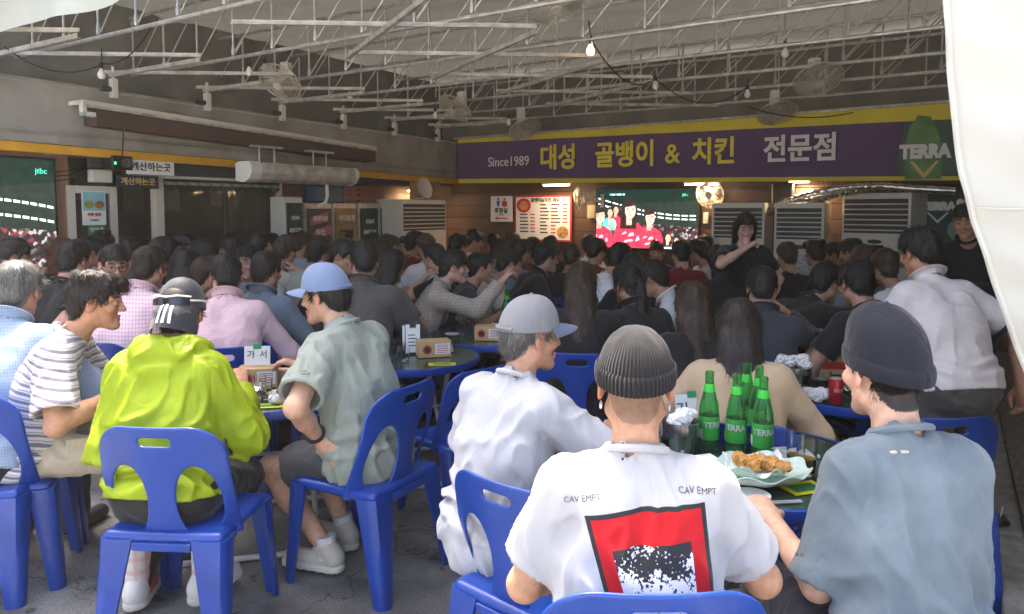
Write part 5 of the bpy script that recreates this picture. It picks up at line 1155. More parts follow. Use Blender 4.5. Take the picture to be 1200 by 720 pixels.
def fabric(name, col, rough=.85, fold=.35, weave=.12, pattern=None, var=.1, sheen=.15):
    """woven cloth: fine weave, soft wrinkle relief, optional printed or woven pattern"""
    if name in _mats: return _mats[name]
    m = bpy.data.materials.new(name); m.use_nodes = True; _mats[name] = m; nt = m.node_tree; N = nt.nodes; L = nt.links; b = N['Principled BSDF']
    b.inputs['Roughness'].default_value = rough; b.inputs['Specular IOR Level'].default_value = .25; b.inputs['Sheen Weight'].default_value = sheen
    tc = N.new('ShaderNodeTexCoord'); O = tc.outputs['Object']
    def nz(sc, det=4, vec=None):
        n = N.new('ShaderNodeTexNoise'); n.inputs['Scale'].default_value = sc; n.inputs['Detail'].default_value = det; L.new(vec or O, n.inputs['Vector']); return n.outputs['Fac']
    def math_(op, a, b_=None):
        x = N.new('ShaderNodeMath'); x.operation = op
        for i, v in enumerate((a, b_)):
            if v is None: continue
            if isinstance(v, (int, float)): x.inputs[i].default_value = v
            else: L.new(v, x.inputs[i])
        return x.outputs[0]
    def mix(f, a, c):
        x = N.new('ShaderNodeMix'); x.data_type = 'RGBA'
        if isinstance(f, (int, float)): x.inputs[0].default_value = f
        else: L.new(f, x.inputs[0])
        for i, v in ((6, a), (7, c)):
            if isinstance(v, tuple): x.inputs[i].default_value = (*v, 1)
            else: L.new(v, x.inputs[i])
        return x.outputs[2]
    sx = N.new('ShaderNodeSeparateXYZ'); L.new(O, sx.inputs[0]); X, Y, Z = sx.outputs
    base = mix(nz(6), tuple(v * (1 - var) for v in col), tuple(min(1, v * (1 + var)) for v in col))
    def band(c, per, w, ph=0.0): return math_('LESS_THAN', math_('FRACT', math_('ADD', math_('DIVIDE', c, per), ph + 50.0)), w)
    if pattern and pattern[0] == 'stripe':
        _, cols, per = pattern; zz = math_('ADD', Z, math_('MULTIPLY', nz(5, 2), .03)); zz = math_('ADD', zz, math_('MULTIPLY', Y, .25))
        for ph, w, c in cols: base = mix(band(zz, per, w, ph), base, c)
    if pattern and pattern[0] == 'check':
        _, c2, per = pattern; base = mix(math_('MULTIPLY', band(Z, per, .35), .6), base, c2); base = mix(math_('MULTIPLY', band(math_('ADD', X, math_('MULTIPLY', Y, .7)), per, .35), .6), base, c2)
    if pattern and pattern[0] == 'wash':
        base = mix(math_('SMOOTH_MAX', math_('SUBTRACT', nz(9, 8), .35), 0.0), base, pattern[1])
    if pattern and pattern[0] == 'func': base = pattern[1](N, L, mix, math_, nz, X, Y, Z, base)
    L.new(base, b.inputs['Base Color'])
    mp = N.new('ShaderNodeMapping'); mp.inputs['Scale'].default_value = (1, 1, .45); L.new(O, mp.inputs[0])
    wr = N.new('ShaderNodeTexNoise'); wr.inputs['Scale'].default_value = 9; wr.inputs['Detail'].default_value = 2.5; wr.inputs['Distortion'].default_value = 1.3; wr.inputs['Roughness'].default_value = .55
    L.new(mp.outputs[0], wr.inputs['Vector'])
    cz_ = N.new('ShaderNodeTexNoise'); cz_.inputs['Scale'].default_value = 6.5; cz_.inputs['Detail'].default_value = 3; cz_.inputs['Distortion'].default_value = .8; L.new(mp.outputs[0], cz_.inputs['Vector']); rg = math_('SMOOTH_MIN', math_('ABSOLUTE', math_('SUBTRACT', cz_.outputs['Fac'], .5)), .06)
    b0 = N.new('ShaderNodeBump'); b0.inputs['Strength'].default_value = min(1, fold * 1.4); b0.inputs['Distance'].default_value = .06; L.new(rg, b0.inputs['Height'])
    b1 = N.new('ShaderNodeBump'); b1.inputs['Strength'].default_value = min(1, fold * 1.0); L.new(b0.outputs[0], b1.inputs['Normal']); b1.inputs['Distance'].default_value = .012; L.new(wr.outputs['Fac'], b1.inputs['Height'])
    b2 = N.new('ShaderNodeBump'); b2.inputs['Strength'].default_value = weave; b2.inputs['Distance'].default_value = .002; L.new(nz(420, 2), b2.inputs['Height']); L.new(b1.outputs[0], b2.inputs['Normal']); L.new(b2.outputs[0], b.inputs['Normal'])
    return m

def ik(S, T, l1, l2, pole):
    S, T = V3(S), V3(T); v = T - S; d = np.linalg.norm(v); d2 = min(max(d, abs(l1 - l2) + .01), l1 + l2 - .005); n = v / d; T = S + n * d2
    a = (l1 * l1 - l2 * l2 + d2 * d2) / (2 * d2); h = math.sqrt(max(0, l1 * l1 - a * a)); p = V3(pole); p = p - n * (p @ n); return S + n * a + unit(p) * h, T

def add_hand(f, W, fd, bn, side, curl=.5, point=False, s=1.0, spread=.0):
    """W wrist, fd finger direction, bn back-of-hand normal, side +1 thumb towards +x axis of (x = fd x bn)"""
    y = unit(fd); z = unit(bn - y * (bn @ y)); x = np.cross(y, z) * side
    P = lambda a, b, c: W + s * (x * a + y * b + z * c)
    f.cone(P(0, -.01, 0), P(0, .03, 0), .025 * s, .03 * s, n=z, sq=.75, k=.012)
    f.cone(P(.004, .03, 0), P(0, .075, 0), .034 * s, .037 * s, n=z, sq=.42, k=.012)
    for i, (bx, L) in enumerate(((.027, .074), (.009, .082), (-.0095, .076), (-.0275, .06))):
        c = curl * (1 + .12 * i); cs = (c * .75, c * 1.1, c * .8)
        if point and i == 0: cs = (.05, .08, .05)
        p = P(bx, .082, .002); ang = 0; r = (.0092, .0086, .0078, .0066) if i < 3 else (.008, .0074, .0068, .006)
        sp = (bx * (.5 + spread))
        for j, fr in enumerate((.45, .31, .24)):
            ang += cs[j]; dv = unit(x * sp + y * math.cos(ang) * 1.0 - z * math.sin(ang)); q = p + dv * L * fr * s
            f.cone(p, q, r[j] * s, r[j + 1] * s, k=.004); p = q
    b0 = P(.024, .018, -.006); b1 = P(.05, .048, -.014 - .01 * curl); b2 = P(.052 - .02 * curl, .078, -.02 - .016 * curl); b3 = P(.05 - .035 * curl, .1, -.024 - .02 * curl)
    f.cone(b0, b1, .016 * s, .0125 * s, k=.01); f.cone(b1, b2, .0115 * s, .0098 * s, k=.004); f.cone(b2, b3, .0096 * s, .0075 * s, k=.004)

def head_prims(f, H, hs, fem=0.0):
    """head around H(q): q in head frame metres (x right, y front, z up)"""
    C, R = H
    def e(c, r, k=.02, sub=False): f.ell(C + R @ (V3(c) * hs), V3(r) * hs, R, k * hs, sub=sub)
    def cn(a, b, ra, rb, k=.015, n=None, sq=1.0, sub=False): f.cone(C + R @ (V3(a) * hs), C + R @ (V3(b) * hs), ra * hs, rb * hs, k * hs, None if n is None else R @ V3(n), sq, sub=sub)
    e((0, -.014, .034), (.0755, .096, .086)); e((0, .028, -.03), (.058, .062, .082), .03)
    for s in (-1, 1):
        cn((s * .05, .0, -.062), (s * .012, .07, -.101), .024, .019, .025); e((s * .042, .062, -.024), (.024, .024, .02), .02)
        cn((s * .052, .066, .022), (s * .012, .09, .02), .009, .009, .016)
        e((s * .031, .104, .002), (.017, .02, .012), .012, True); e((s * .031, .0795, .002), (.0145, .0125, .0115), .003)
        cn((s * .018, .09, .009), (s * .046, .078, .008), .0035, .003, .003)
        f.ell(C + R @ (V3(s * .079, -.008, -.008) * hs), V3(.007, .02, .032) * hs, R @ Ry(s * -.25) @ Rz(s * .35), .008 * hs)
        cn((s * .086, -.02, .014), (s * .084, -.012, -.03), .006, .005, .004)
    cn((0, .093, .014), (0, .113, -.028), .006, .0105, .012)
    for s in (-1, 1): e((s * .011, .1, -.031), (.0085, .01, .007), .006)
    cn((-.016, .094, -.061), (.016, .094, -.061), .0055, .0055, .006); cn((-.014, .0925, -.0735), (.014, .0925, -.0735), .0065, .0065, .006)
    cn((-.024, .098, -.067), (.024, .098, -.067), .0018, .0018, .004, sub=True)
    e((0, .084, -.1), (.02, .016, .016), .02)

def zmin_hair(q, style):
    y = q[:, 1]
    z = np.interp(y, [-.13, -.075, -.045, -.028, -.012, .012, .03, .045, .062, .09], [-.092, -.085, -.062, -.02, .02, .022, -.012, .012, .05, .055])
    if style == 'nape': z = np.where(y < -.03, z - .022, z)
    if style in ('long', 'pony', 'bob'): z = np.interp(y, [-.13, -.03, .0, .03, .05, .07], [-.3, -.3, -.3, -.12, .03, .055])
    return z

def ribbons(V, Nn, C, R, n, L, seed, down, lift=.003, w=.0016, sweep=0.0):
    r = np.random.RandomState(seed)
    if len(V) < 10: return np.zeros((0, 3)), np.zeros((0, 4), int)
    i = r.randint(0, len(V), n); p = V[i] + r.normal(size=(n, 3)) * .003; nn = Nn[i]; crown = C + R @ V3(0, -.045, .125)
    t = (p - crown); t /= np.linalg.norm(t, axis=1)[:, None] + 1e-6; t = t * (1 - down) + V3(0, 0, -1) * down + r.normal(size=(n, 3)) * .22 + (R @ V3(1, 0, 0)) * sweep
    t -= nn * (t * nn).sum(1)[:, None]; t /= np.linalg.norm(t, axis=1)[:, None] + 1e-6
    sd = np.cross(t, nn); ln = L * (.5 + r.rand(n)); k = 4; VV = []
    for j in range(k + 1):
        s = (j / k) * ln; c = p + t * s[:, None] + nn * (lift * (1 - .3 * j / k) * (.3 + r.rand(n) * .2) - s * s * 3.2 * (1 - down * .8))[:, None]; ww = w * (1 - .75 * j / k)
        VV.append(c - sd * ww); VV.append(c + sd * ww)
    V2 = np.stack(VV, 1).reshape(-1, 3); m = 2 * (k + 1); b = np.arange(n)[:, None] * m
    Q = np.concatenate([b + np.array([2 * j, 2 * j + 1, 2 * j + 3, 2 * j + 2]) for j in range(k)], 0); return V2, Q
def vnormals(V, Q):
    n = np.cross(V[Q[:, 1]] - V[Q[:, 0]], V[Q[:, 2]] - V[Q[:, 0]]); N = np.zeros_like(V)
    for k in range(4): np.add.at(N, Q[:, k], n)
    return N / (np.linalg.norm(N, axis=1)[:, None] + 1e-9)

def dome(C, R, hs, rx, ry, z0, zt, nseg=96, rings=14, fn=None, cy=-.012, tilt=0.0):
    """closed-top cap shell of revolution around the cranium; fn(theta, v) -> radius factor, dz"""
    V = []; 
    for j in range(rings + 1):
        v = j / rings; a = v * math.pi / 2
        for i in range(nseg):
            th = 2 * math.pi * i / nseg; k, dz = fn(th, v) if fn else (1, 0)
            rr = math.cos(a) ** .8 if j < rings else 0.0
            x, y = rx * rr * math.cos(th) * k, ry * rr * math.sin(th) * k
            z = z0 + (zt - z0) * math.sin(a) ** 1.05 + dz + tilt * y
            V.append(C + R @ (V3(x, y + cy, z) * hs))
    Q = [(j * nseg + i, j * nseg + (i + 1) % nseg, (j + 1) * nseg + (i + 1) % nseg, (j + 1) * nseg + i) for j in range(rings) for i in range(nseg)]
    return np.array(V), np.array(Q)

PEOPLE = []
def person(label, head=None, face=0.0, D=None, stand=False, lean=8, curve=8, twist=0, hy=0, hp=8, hr=0, neck=14, hl=None, hr_=None, el=None, er=None, curlL=.5, curlR=.5, pointL=False, pointR=False, bnL=None, bnR=None, fdL=None, fdR=None,
           feet=None, shirt='tee', smat=None, pants='long', pmat=None, shoe_m=None, hair='short', hcol='black', skin=(.42, .23, .145), glasses=None, seed=0, hero=0, scale=None, width=1.0, hem=.06, fold=.005, sleeve=.62, group=None, seat=True, chair_label=None, chair_dy=.0, hs=.96, pos=None, loose=.0, belly=0.0, chair_rz=0.0, cutneck=.064, legsp=1.0, ribn=None, hrs=None, capz=None, side=0.0, chair_dx=0.0, chair_s=1.0, chair_z=1.0):
    rnd = np.random.RandomState(seed + 11)
    x0 = np.array([1., 0, 0]); a1, a2 = rad(lean), rad(lean + curve)
    S0 = V3(0, -.02, .53) if not stand else V3(0, 0, .95)
    d1, f1 = V3(0, math.sin(a1), math.cos(a1)), V3(0, math.cos(a1), -math.sin(a1))
    T = Rz(rad(twist)); d2, f2, x2 = T @ V3(0, math.sin(a2), math.cos(a2)), T @ V3(0, math.cos(a2), -math.sin(a2)), T @ x0
    S1 = S0 + .24 * d1 + x0 * side * .4; S2 = S1 + .255 * d2 + x0 * side * .6
    an = (a2) * .75 + rad(neck); d3 = T @ V3(0, math.sin(an), math.cos(an)); HC = S2 + .182 * d3
    Rh = T @ Rz(rad(hy)) @ Rx(-rad(hp)) @ Ry(rad(hr)); H = (HC, Rh)
    top = HC[2] + .122 * hs
    # placement from the head's pixel and distance
    fz = rad(face)
    s = 1.0
    if head is not None:
        px, py, Dh = head; P = at(px, py, Dh); s = (P.z / top) if scale is None else scale
        s = min(max(s, .9), 1.12); off = Rz(fz) @ (HC * s); X, Y = P.x - off[0], Dh - off[1]
    else: X, Y = pos; s = scale or 1.0
    root = thing('person', label, 'person', (X, Y, 0), fz, group); root.scale = (s, s, s)
    vb = {2: .0075, 1: .011, 0: .019}[hero]; vh = {2: .0042, 1: .0062, 0: .0095}[hero]; va = {2: .0052, 1: .0068, 0: .0105}[hero]; nw = 1 if hero else 0
    W_ = width
    # joints
    SC = S2 - .04 * d2; SL, SR = SC - x2 * .158 * W_ - d2 * .022, SC + x2 * .158 * W_ - d2 * .022
    HL, HR = S0 + V3(-.088, 0, -.01), S0 + V3(.088, 0, -.01)
    def arm(S, tgt, pole, sg):
        if tgt is None: tgt = (sg * .17, .36, .80) if not stand else (sg * .27, .06, .86)
        if pole is None: pole = (sg * .75, -.45, -.75)
        return ik(S, tgt, .295, .255, pole)
    EL, WL = arm(SL, hl, el, -1); ER, WR = arm(SR, hr_, er, 1)
    if feet is None: feet = ((-.12, .40, .08), (.12, .42, .08)) if not stand else ((-.11, .0, .085), (.11, .03, .085))
    KL, AL = ik(HL, feet[0], .43, .42, (-.12 * legsp, 1, .35)); KR, AR = ik(HR, feet[1], .43, .42, (.12 * legsp, 1, .35))
    # ---- skin body
    parts = []
    fh = Field(.02); head_prims(fh, H, hs); nr = .054 * (1 if hs > .93 else .9)
    fh.cone(HC + Rh @ V3(0, -.022, -.045), S2 + .0 * d2 + f2 * .012, nr, nr * 1.02, k=.03)
    for sx, Sj in ((-1, SL), (1, SR)): fh.cone(S2 + d2 * .012 + f2 * .01, SC + (Sj - SC) * .45 + d2 * .01, .036, .024, k=.04)
    parts.append(fh.mesh(vh, newton=nw))
    nh = len(parts[0][0])
    for sg, S_, E_, W__, cu, pt, bn, fd in ((-1, SL, EL, WL, curlL, pointL, bnL, fdL), (1, SR, ER, WR, curlR, pointR, bnR, fdR)):
        f = Field(.02); f.cone(S_, E_, .05 * W_, .041 * W_, k=.02); f.cone(E_, E_ + .45 * (W__ - E_), .041 * W_, .038 * W_, k=.02); f.cone(E_ + .4 * (W__ - E_), W__, .0375 * W_, .0265, k=.02)
        fdv = unit(W__ - E_) if fd is None else unit(V3(fd)); bnv = V3(0, 0, 1) if bn is None else V3(bn)
        if bn is None and abs(fdv[2]) > .8: bnv = V3(sg, 0, .1)
        xx = np.cross(fdv, bnv); side = -sg if True else 1      # thumb towards the body's mid line when palms face down
        add_hand(f, W__ + fdv * .012, fdv, bnv, side, cu, pt); parts.append(f.mesh(va, newton=nw))
    if hero or pants == 'shorts' or True:
        f = Field(.03); f.cone(S0, S1, .085, .075); f.cone(S1, S2 - d2 * .08, .075, .06)
        if pants == 'shorts':
            for h, k_, a_ in ((HL, KL, AL), (HR, KR, AR)): f.cone(h, k_, .078, .052, k=.02); f.cone(k_, k_ + .35 * (a_ - k_), .05, .054, k=.03); f.cone(k_ + .3 * (a_ - k_), a_, .052, .034, k=.03)
            parts.append(f.mesh(.011))
        else: parts.append(f.mesh(.03, newton=0))
    V, Q = joinm(parts)
    col = np.tile(np.array(skin), (len(V), 1)); q = ((V[:nh] - HC) @ Rh) / hs; hc = np.array(HCOL[hcol])
    lip = (np.abs(q[:, 0]) < .024) & (q[:, 1] > .085) & (q[:, 2] > -.081) & (q[:, 2] < -.056); col[:nh][lip] = np.array(skin) * np.array([.95, .6, .6])
    ax_ = np.abs(q[:, 0]); br_ = (ax_ > .013) & (ax_ < .05) & (q[:, 1] > .06) & (np.abs(q[:, 2] - .0245 - .006 * np.sin(ax_ * 60)) < .0052); col[:nh][br_] = hc * .8 + np.array(skin) * .12
    ey = (q[:, 1] > .07) & (((ax_ - .031) / .0135) ** 2 + ((q[:, 2] - .002) / .0058) ** 2 < 1); col[:nh][ey] = (.03, .02, .018)
    ew = ey & (np.abs(ax_ - .031) > .0075); col[:nh][ew] = (.4, .36, .33)
    ck = np.exp(-((ax_ - .042) / .02) ** 2 - ((q[:, 2] + .03) / .025) ** 2) * (q[:, 1] > .03); col[:nh] *= 1 + ck[:, None] * np.array([.08, -.1, -.1])
    er_ = (ax_ > .072); col[:nh][er_] *= np.array([1.1, .88, .85])
    sc_ = (q[:, 2] > zmin_hair(q, 'short') + (.0 if hair != 'fade' else .008)) & (q[:, 1] < .07); col[:nh][sc_] = hc * 1.2 if hair != 'fade' else np.array(skin) * .5 + np.array([.03, .025, .02])
    if hair == 'fade':
        g = np.clip((q[:, 2] + .105) / .05, 0, 1) * (q[:, 1] < .0); col[:nh] = col[:nh] * (1 - g[:, None] * .3)
    nzc = SNoise(seed, 30); col *= (1 + .04 * nzc(V))[:, None]
    mesh_np('body', V, Q, M_SKIN, root, colors=np.clip(col, 0, 1))
    # ---- hair
    if hair in ('short', 'messy', 'long', 'pony', 'bob', 'nape', 'bowl'):
        f = Field(.012); vv = {2: .005, 1: .0065, 0: .0105}[hero]
        def e(c, r, k=.015): f.ell(HC + Rh @ (V3(c) * hs), V3(r) * hs, Rh, k)
        e((0, -.016, .038), (.084, .106, .094)); e((0, .012, .075), (.072, .078, .058)); 
        if hair in ('short', 'messy', 'bowl'): e((.012 * (1 if seed % 2 else -1), .066, .066), (.058, .032, .032)); e((0, -.07, -.02), (.062, .04, .062))
        if hair in ('bowl',): e((0, .075, .048), (.06, .025, .034)); [e((s_ * .07, .02, .02), (.02, .05, .05)) for s_ in (-1, 1)]
        if hair == 'messy': e((-.02, .075, .085), (.06, .04, .035)); e((.02, -.03, .105), (.06, .06, .035))
        ext = []
        if hair in ('long', 'bob', 'pony'):
            Lh = {'long': .34, 'bob': .13, 'pony': .1}[hair]; back = HC + Rh @ (V3(0, -.055, -.02) * hs); bend = HC + Rh @ (V3(0, -.085, -.12) * hs)
            end = bend - d2 * (Lh - .1) - f2 * .03
            if hair == 'long': end[1] = min(end[1], (S2 - f2 * .12)[1])
            if hair != 'pony':
                f.cone(back, bend, .082, .078, k=.03, n=f2, sq=.62); f.cone(bend, end, .078, .05, k=.03, n=f2, sq=.5)
                for s_ in (-1, 1): f.cone(HC + Rh @ (V3(s_ * .068, .0, .02) * hs), bend + x2 * s_ * .06 - d2 * (Lh * .3), .034, .03, k=.03, n=f2, sq=.9)
                ext = [back, bend, end]
            else:
                e((0, -.11, .0), (.035, .03, .035)); pe = HC + Rh @ (V3(0, -.13, -.16) * hs); f.cone(HC + Rh @ (V3(0, -.12, .0) * hs), pe, .03, .03, k=.02); f.cone(pe, pe - d2 * .14, .03, .012, k=.02)
        sn, sn2, ph_ = SNoise(seed + 3, 150 if hero else 110, aniso=(1, 1, .45)), SNoise(seed + 4, 60), seed * 1.3
        longh = hair in ('long', 'bob', 'pony')
        def post(X, D):
            q = ((X - HC) @ Rh) / hs; th = np.arctan2(q[:, 0], q[:, 1] + .03)
            D = D + (.0028 if hair != 'messy' else .004) * sn(X) + (.003 if hair != 'messy' else .006) * sn2(X) + .0018 * np.sin(th * 34 + 3 * sn2(X) + ph_) 
            zm = zmin_hair(q, hair) + .006 * np.sin(th * 23 + ph_)
            if hair == 'bowl': zm = np.where(q[:, 1] > .03, np.minimum(zm, .028 + .006 * np.sin(q[:, 0] * 150)), zm)
            if hair == 'messy': zm = np.where(q[:, 1] > .05, zm - .015, zm)
            if capz is not None: D = np.maximum(D, q[:, 2] - capz - .2 * q[:, 1]); 
            if hair == 'nape': return np.maximum(D, np.maximum(zm - q[:, 2], q[:, 2] + .012))
            if longh:
                face_ = .045 - np.sqrt((q[:, 0] / 1.0) ** 2 + ((q[:, 2] + .025) / 1.5) ** 2); face_ = np.where(q[:, 1] > .012, face_, -1)
                return np.maximum(D, np.maximum(np.where((q[:, 1] > -.03) & (q[:, 2] > -.2), zm - q[:, 2], -1), face_))
            return np.maximum(D, zm - q[:, 2])
        f.post = post; Vh, Qh = f.mesh(vv, newton=0)
        Nn = vnormals(Vh, Qh); nr_ = ribn if ribn is not None else {2: 2600, 1: 1100, 0: 260}[hero]
        mk = Vh[:, 2] > HC[2] - .6
        if capz is not None or hair == 'nape': mk &= (((Vh - HC) @ Rh)[:, 2] < (capz if capz is not None else -.012) - .012)
        rb = ribbons(Vh[mk], Nn[mk], HC, Rh, nr_, .035 if not longh else .09, seed, .25 if not longh else .8, w=.0013 if hero else .0024, lift=(.007 if not longh else .004) if hair != 'messy' else .014)
        Vh, Qh = joinm([(Vh, Qh), rb]); mesh_np('hair', Vh, Qh, HAIR[hcol], root)
    # ---- shirt
    smat = smat or fabric('cloth_white', (.7, .7, .7))
    o = .016 + loose
    def torso(f, o, b=belly):
        f.cone(S0 + V3(-.07, 0, 0) * W_, S0 + V3(.07, 0, 0) * W_, .105 + o, .105 + o, k=.04, n=f1, sq=.98)
        for sx in (-1, 1):
            f.cone(S0 + x0 * sx * .068 * W_, S1 + x0 * sx * .06 * W_, .092 + o + b * .3, .088 + o + b * .5, k=.05, n=f1, sq=.92)
            f.cone(S1 + x0 * sx * .06 * W_, SC - d2 * .085 + x2 * sx * .078 * W_, .088 + o, .086 + o * .8, k=.05, n=f2, sq=.9)
            f.cone(S2 + d2 * .008, SC + x2 * sx * .125 * W_ - d2 * .008, .046 + o * .3, .034 + o * .4, k=.045)
        f.cone(SL - d2 * .005, SR - d2 * .005, .044 + o * .5, .044 + o * .5, k=.045, n=f2, sq=.95)
        if b: f.ell(S0 + d1 * .14 + f1 * .05, (.13 + b * .3, .1 + b, .14), k=.06)
    f = Field(.03); torso(f, o)
    f.cone(S0 + d1 * .06, S0 - d1 * .06, .13 + o, .14 + o, k=.05, n=f1, sq=.88)
    ends = []
    for sg, S_, E_, W__ in ((-1, SL, EL, WL), (1, SR, ER, WR)):
        if shirt in ('tee', 'polo'):
            fr = sleeve; c = S_ + (E_ - S_) * fr if fr <= 1 else E_ + (W__ - E_) * (fr - 1); n = unit(E_ - S_) if fr <= 1 else unit(W__ - E_)
            if fr <= 1: f.cone(S_, c + n * .04, .05 * W_ + o * .6, .064 * W_ + o * .75, k=.045, cut=[(c, n)])
            else: f.cone(S_, E_, .05 * W_ + o * .6, .052 * W_ + o * .8, k=.045); f.cone(E_, c + n * .04, .052 * W_ + o * .8, .054 + o * .8, k=.02, cut=[(c, n)])
            ends.append((c, n, .062 * W_ + o * .72 if fr <= 1 else .054 + o * .8))
        else:
            f.cone(S_, E_, .05 * W_ + o * .6, .046 * W_ + o * .7, k=.045); n = unit(W__ - E_); c = W__ - n * .005; f.cone(E_, c + n * .03, .046 * W_ + o * .7, .034 + o * .5, k=.03, cut=[(c, n)]); ends.append((c, n, .034 + o * .6))
    if shirt == 'hood':
        hb = S2 - f2 * .075 + d2 * .015
        for i in range(9):
            a = -1.5 + 3.0 * i / 8; f.cone(hb + x2 * .115 * math.sin(a) + f2 * .09 * (1 - math.cos(a)) + d2 * .02 * abs(math.sin(a)), hb + x2 * .115 * math.sin(a + .35) + f2 * .09 * (1 - math.cos(a + .35)) + d2 * .02, .03, .03, k=.025)
        f.cone(hb - x2 * .085 - d2 * .02, hb + x2 * .085 - d2 * .02, .04, .04, k=.02); f.cone(hb - x2 * .05 - d2 * .085 - f2 * .004, hb + x2 * .05 - d2 * .085 - f2 * .004, .04, .04, k=.014, n=f2, sq=.8)
    f.cone(S2 + d2 * .018 + f2 * .012, HC + Rh @ V3(0, -.02, -.03), cutneck, cutneck * .96, k=.006, sub=True)
    if hero == 2:
        for c, n, r in ends: f.cone(c - n * .02, c + n * .08, r - .016, r - .014, k=.003, sub=True)
    sa, sb, sc2 = SNoise(seed + 21, 40, aniso=(1.25, 1.25, .5)), SNoise(seed + 22, 95, aniso=(1, 1, .8)), SNoise(seed + 23, 22)
    def post(X, D):
        u = (X - S0) @ d1
        w = .6 + .5 * np.clip(1 - u / .45, 0, 1); A = sa(X + .022 * np.stack([sc2(X), sc2(X[:, ::-1]), sc2(X + .3)], -1))
        for c_, n_2, r_2 in ends: w = w * np.clip(np.abs((X - c_) @ n_2) / .05 + (np.linalg.norm(X - c_, axis=-1) > .13), .15, 1)
        D = D - fold * w * (.75 - 1.3 * np.minimum(np.abs(A), 1)) - fold * .1 * sb(X) * w
        D = D - fold * 1.1 * np.exp(-((u - .06) / .06) ** 2) * np.sin(u * 95 + 2.2 * sc2(X))
        return np.maximum(D, -hem - u + .008 * sc2(X) * (1 if not stand else 0))
    f.post = post; Vs, Qs = f.mesh(vb, newton=nw); sh = mesh_np('shirt', Vs, Qs, smat, root)
    if (hero or shirt in ('polo',)) and hair != 'long':
        # neck band or collar
        n_ = 30; ring = []
        cc = S2 + d2 * .028 + d3 * .0; 
        for i in range(n_ + 1):
            a = 2 * math.pi * i / n_; ring.append(cc + x2 * (.071 * math.cos(a)) + f2 * (.069 * math.sin(a) - .002) - d2 * (.03 * max(0, math.sin(a)) ** 2 - .006 * max(0, -math.sin(a))))
        if shirt in ('polo', 'shirt', 'blazer'):
            b = MB()
            def cf_(u, v):
                i = u * n_; i0 = min(int(i), n_ - 1); p = ring[i0] * (1 - (i - i0)) + ring[i0 + 1] * (i - i0); rd = unit(p - cc); h = math.sin(math.pi * min(v, 1)) ; return p + d2 * (.034 * math.sin(v * 2.3)) + rd * (-.004 + .022 * v * v * 1.2)
            b.grid(cf_, 30, 8, .003); b.build('collar', smat, sh)
        elif shirt != 'hood': MB().tube(ring, .0095, 8, caps=False).build('neck_band', smat, sh)
    # ---- trousers, shoes
    pm = pmat or fabric('cloth_dark_trousers', (.02, .02, .024))
    f = Field(.03); f.cone(HL, HR, .118, .118, k=.03); f.cone(S0, S0 + d1 * .12, .122, .115, k=.03, n=f1, sq=.92)
    f.ell(S0 + V3(0, -.03, -.02), (.17, .11, .09), k=.04) if not stand else f.ell(S0 + V3(0, -.035, -.05), (.165, .125, .13), k=.04)
    for h, k_, a_ in ((HL, KL, AL), (HR, KR, AR)):
        if pants == 'shorts': c = h + (k_ - h) * .72; n = unit(k_ - h); f.cone(h, c + n * .03, .1, .092, k=.03, cut=[(c, n)])
        else: n = unit(a_ - k_); f.cone(h, k_, .098, .07, k=.03); f.cone(k_, a_ + n * .03, .068, .056 if pants != 'tight' else .045, k=.03, cut=[(a_ + n * .01, n)])
    sp2 = SNoise(seed + 31, 60); f.post = lambda X, D: D - .004 * (1 - 1.3 * np.abs(sp2(X)))
    V, Q = f.mesh({2: .011, 1: .015, 0: .028}[hero], newton=nw); mesh_np('trousers', V, Q, pm, root)
    shm = shoe_m or mat('shoe_dark', (.03, .03, .03), .6)
    for k_, a_, sx in ((KL, AL, -1), (KR, AR, 1)):
        make_shoe(root, a_, unit(a_ - k_), sx, shm, hero, pants)
    # ---- glasses
    if glasses:
        gm = M_BLACK; b = MB(); L_ = lambda p: Vector(HC + Rh @ (V3(p) * hs))
        for s_ in (-1, 1):
            b.tube([L_((s_ * .033 + .024 * math.cos(a), .104 - .012 * abs(math.cos(a)) * (1 if s_ * math.cos(a) > 0 else 0), .0 + .019 * math.sin(a))) for a in [2 * math.pi * i / 16 for i in range(17)]], .0022, 6, caps=False)
            b.tube([L_((s_ * .057, .094, .004)), L_((s_ * .078, .04, .008)), L_((s_ * .081, -.012, .005)), L_((s_ * .08, -.03, -.012))], .002, 6)
        b.tube([L_((-.01, .108, .004)), L_((.01, .108, .004))], .002, 6); b.build('glasses', gm, root)
    if seat and not stand:
        off = Rz(fz) @ V3(chair_dx, .02 + chair_dy, 0) * s; c = chair(X + off[0], Y + off[1], fz + chair_rz, chair_label or ('blue plastic chair under the ' + label)[:90])
        cs_ = max(chair_s, min(1.08, s)); c.scale = (cs_ * 1.07, cs_, cs_ * chair_z)
        if chair_label is None:
            w = ('blue plastic chair of the ' + label.replace('person', 'sitter')).split(); c['label'] = ' '.join(w[:16])
    info = dict(root=root, HC=HC, Rh=Rh, hs=hs, S0=S0, S1=S1, S2=S2, d1=d1, f1=f1, d2=d2, f2=f2, x2=x2, WL=WL, WR=WR, EL=EL, ER=ER, shirt=sh, Vs=Vs, Qs=Qs, SL=SL, SR=SR, AL=AL, AR=AR, s=s)
    PEOPLE.append(info); return info

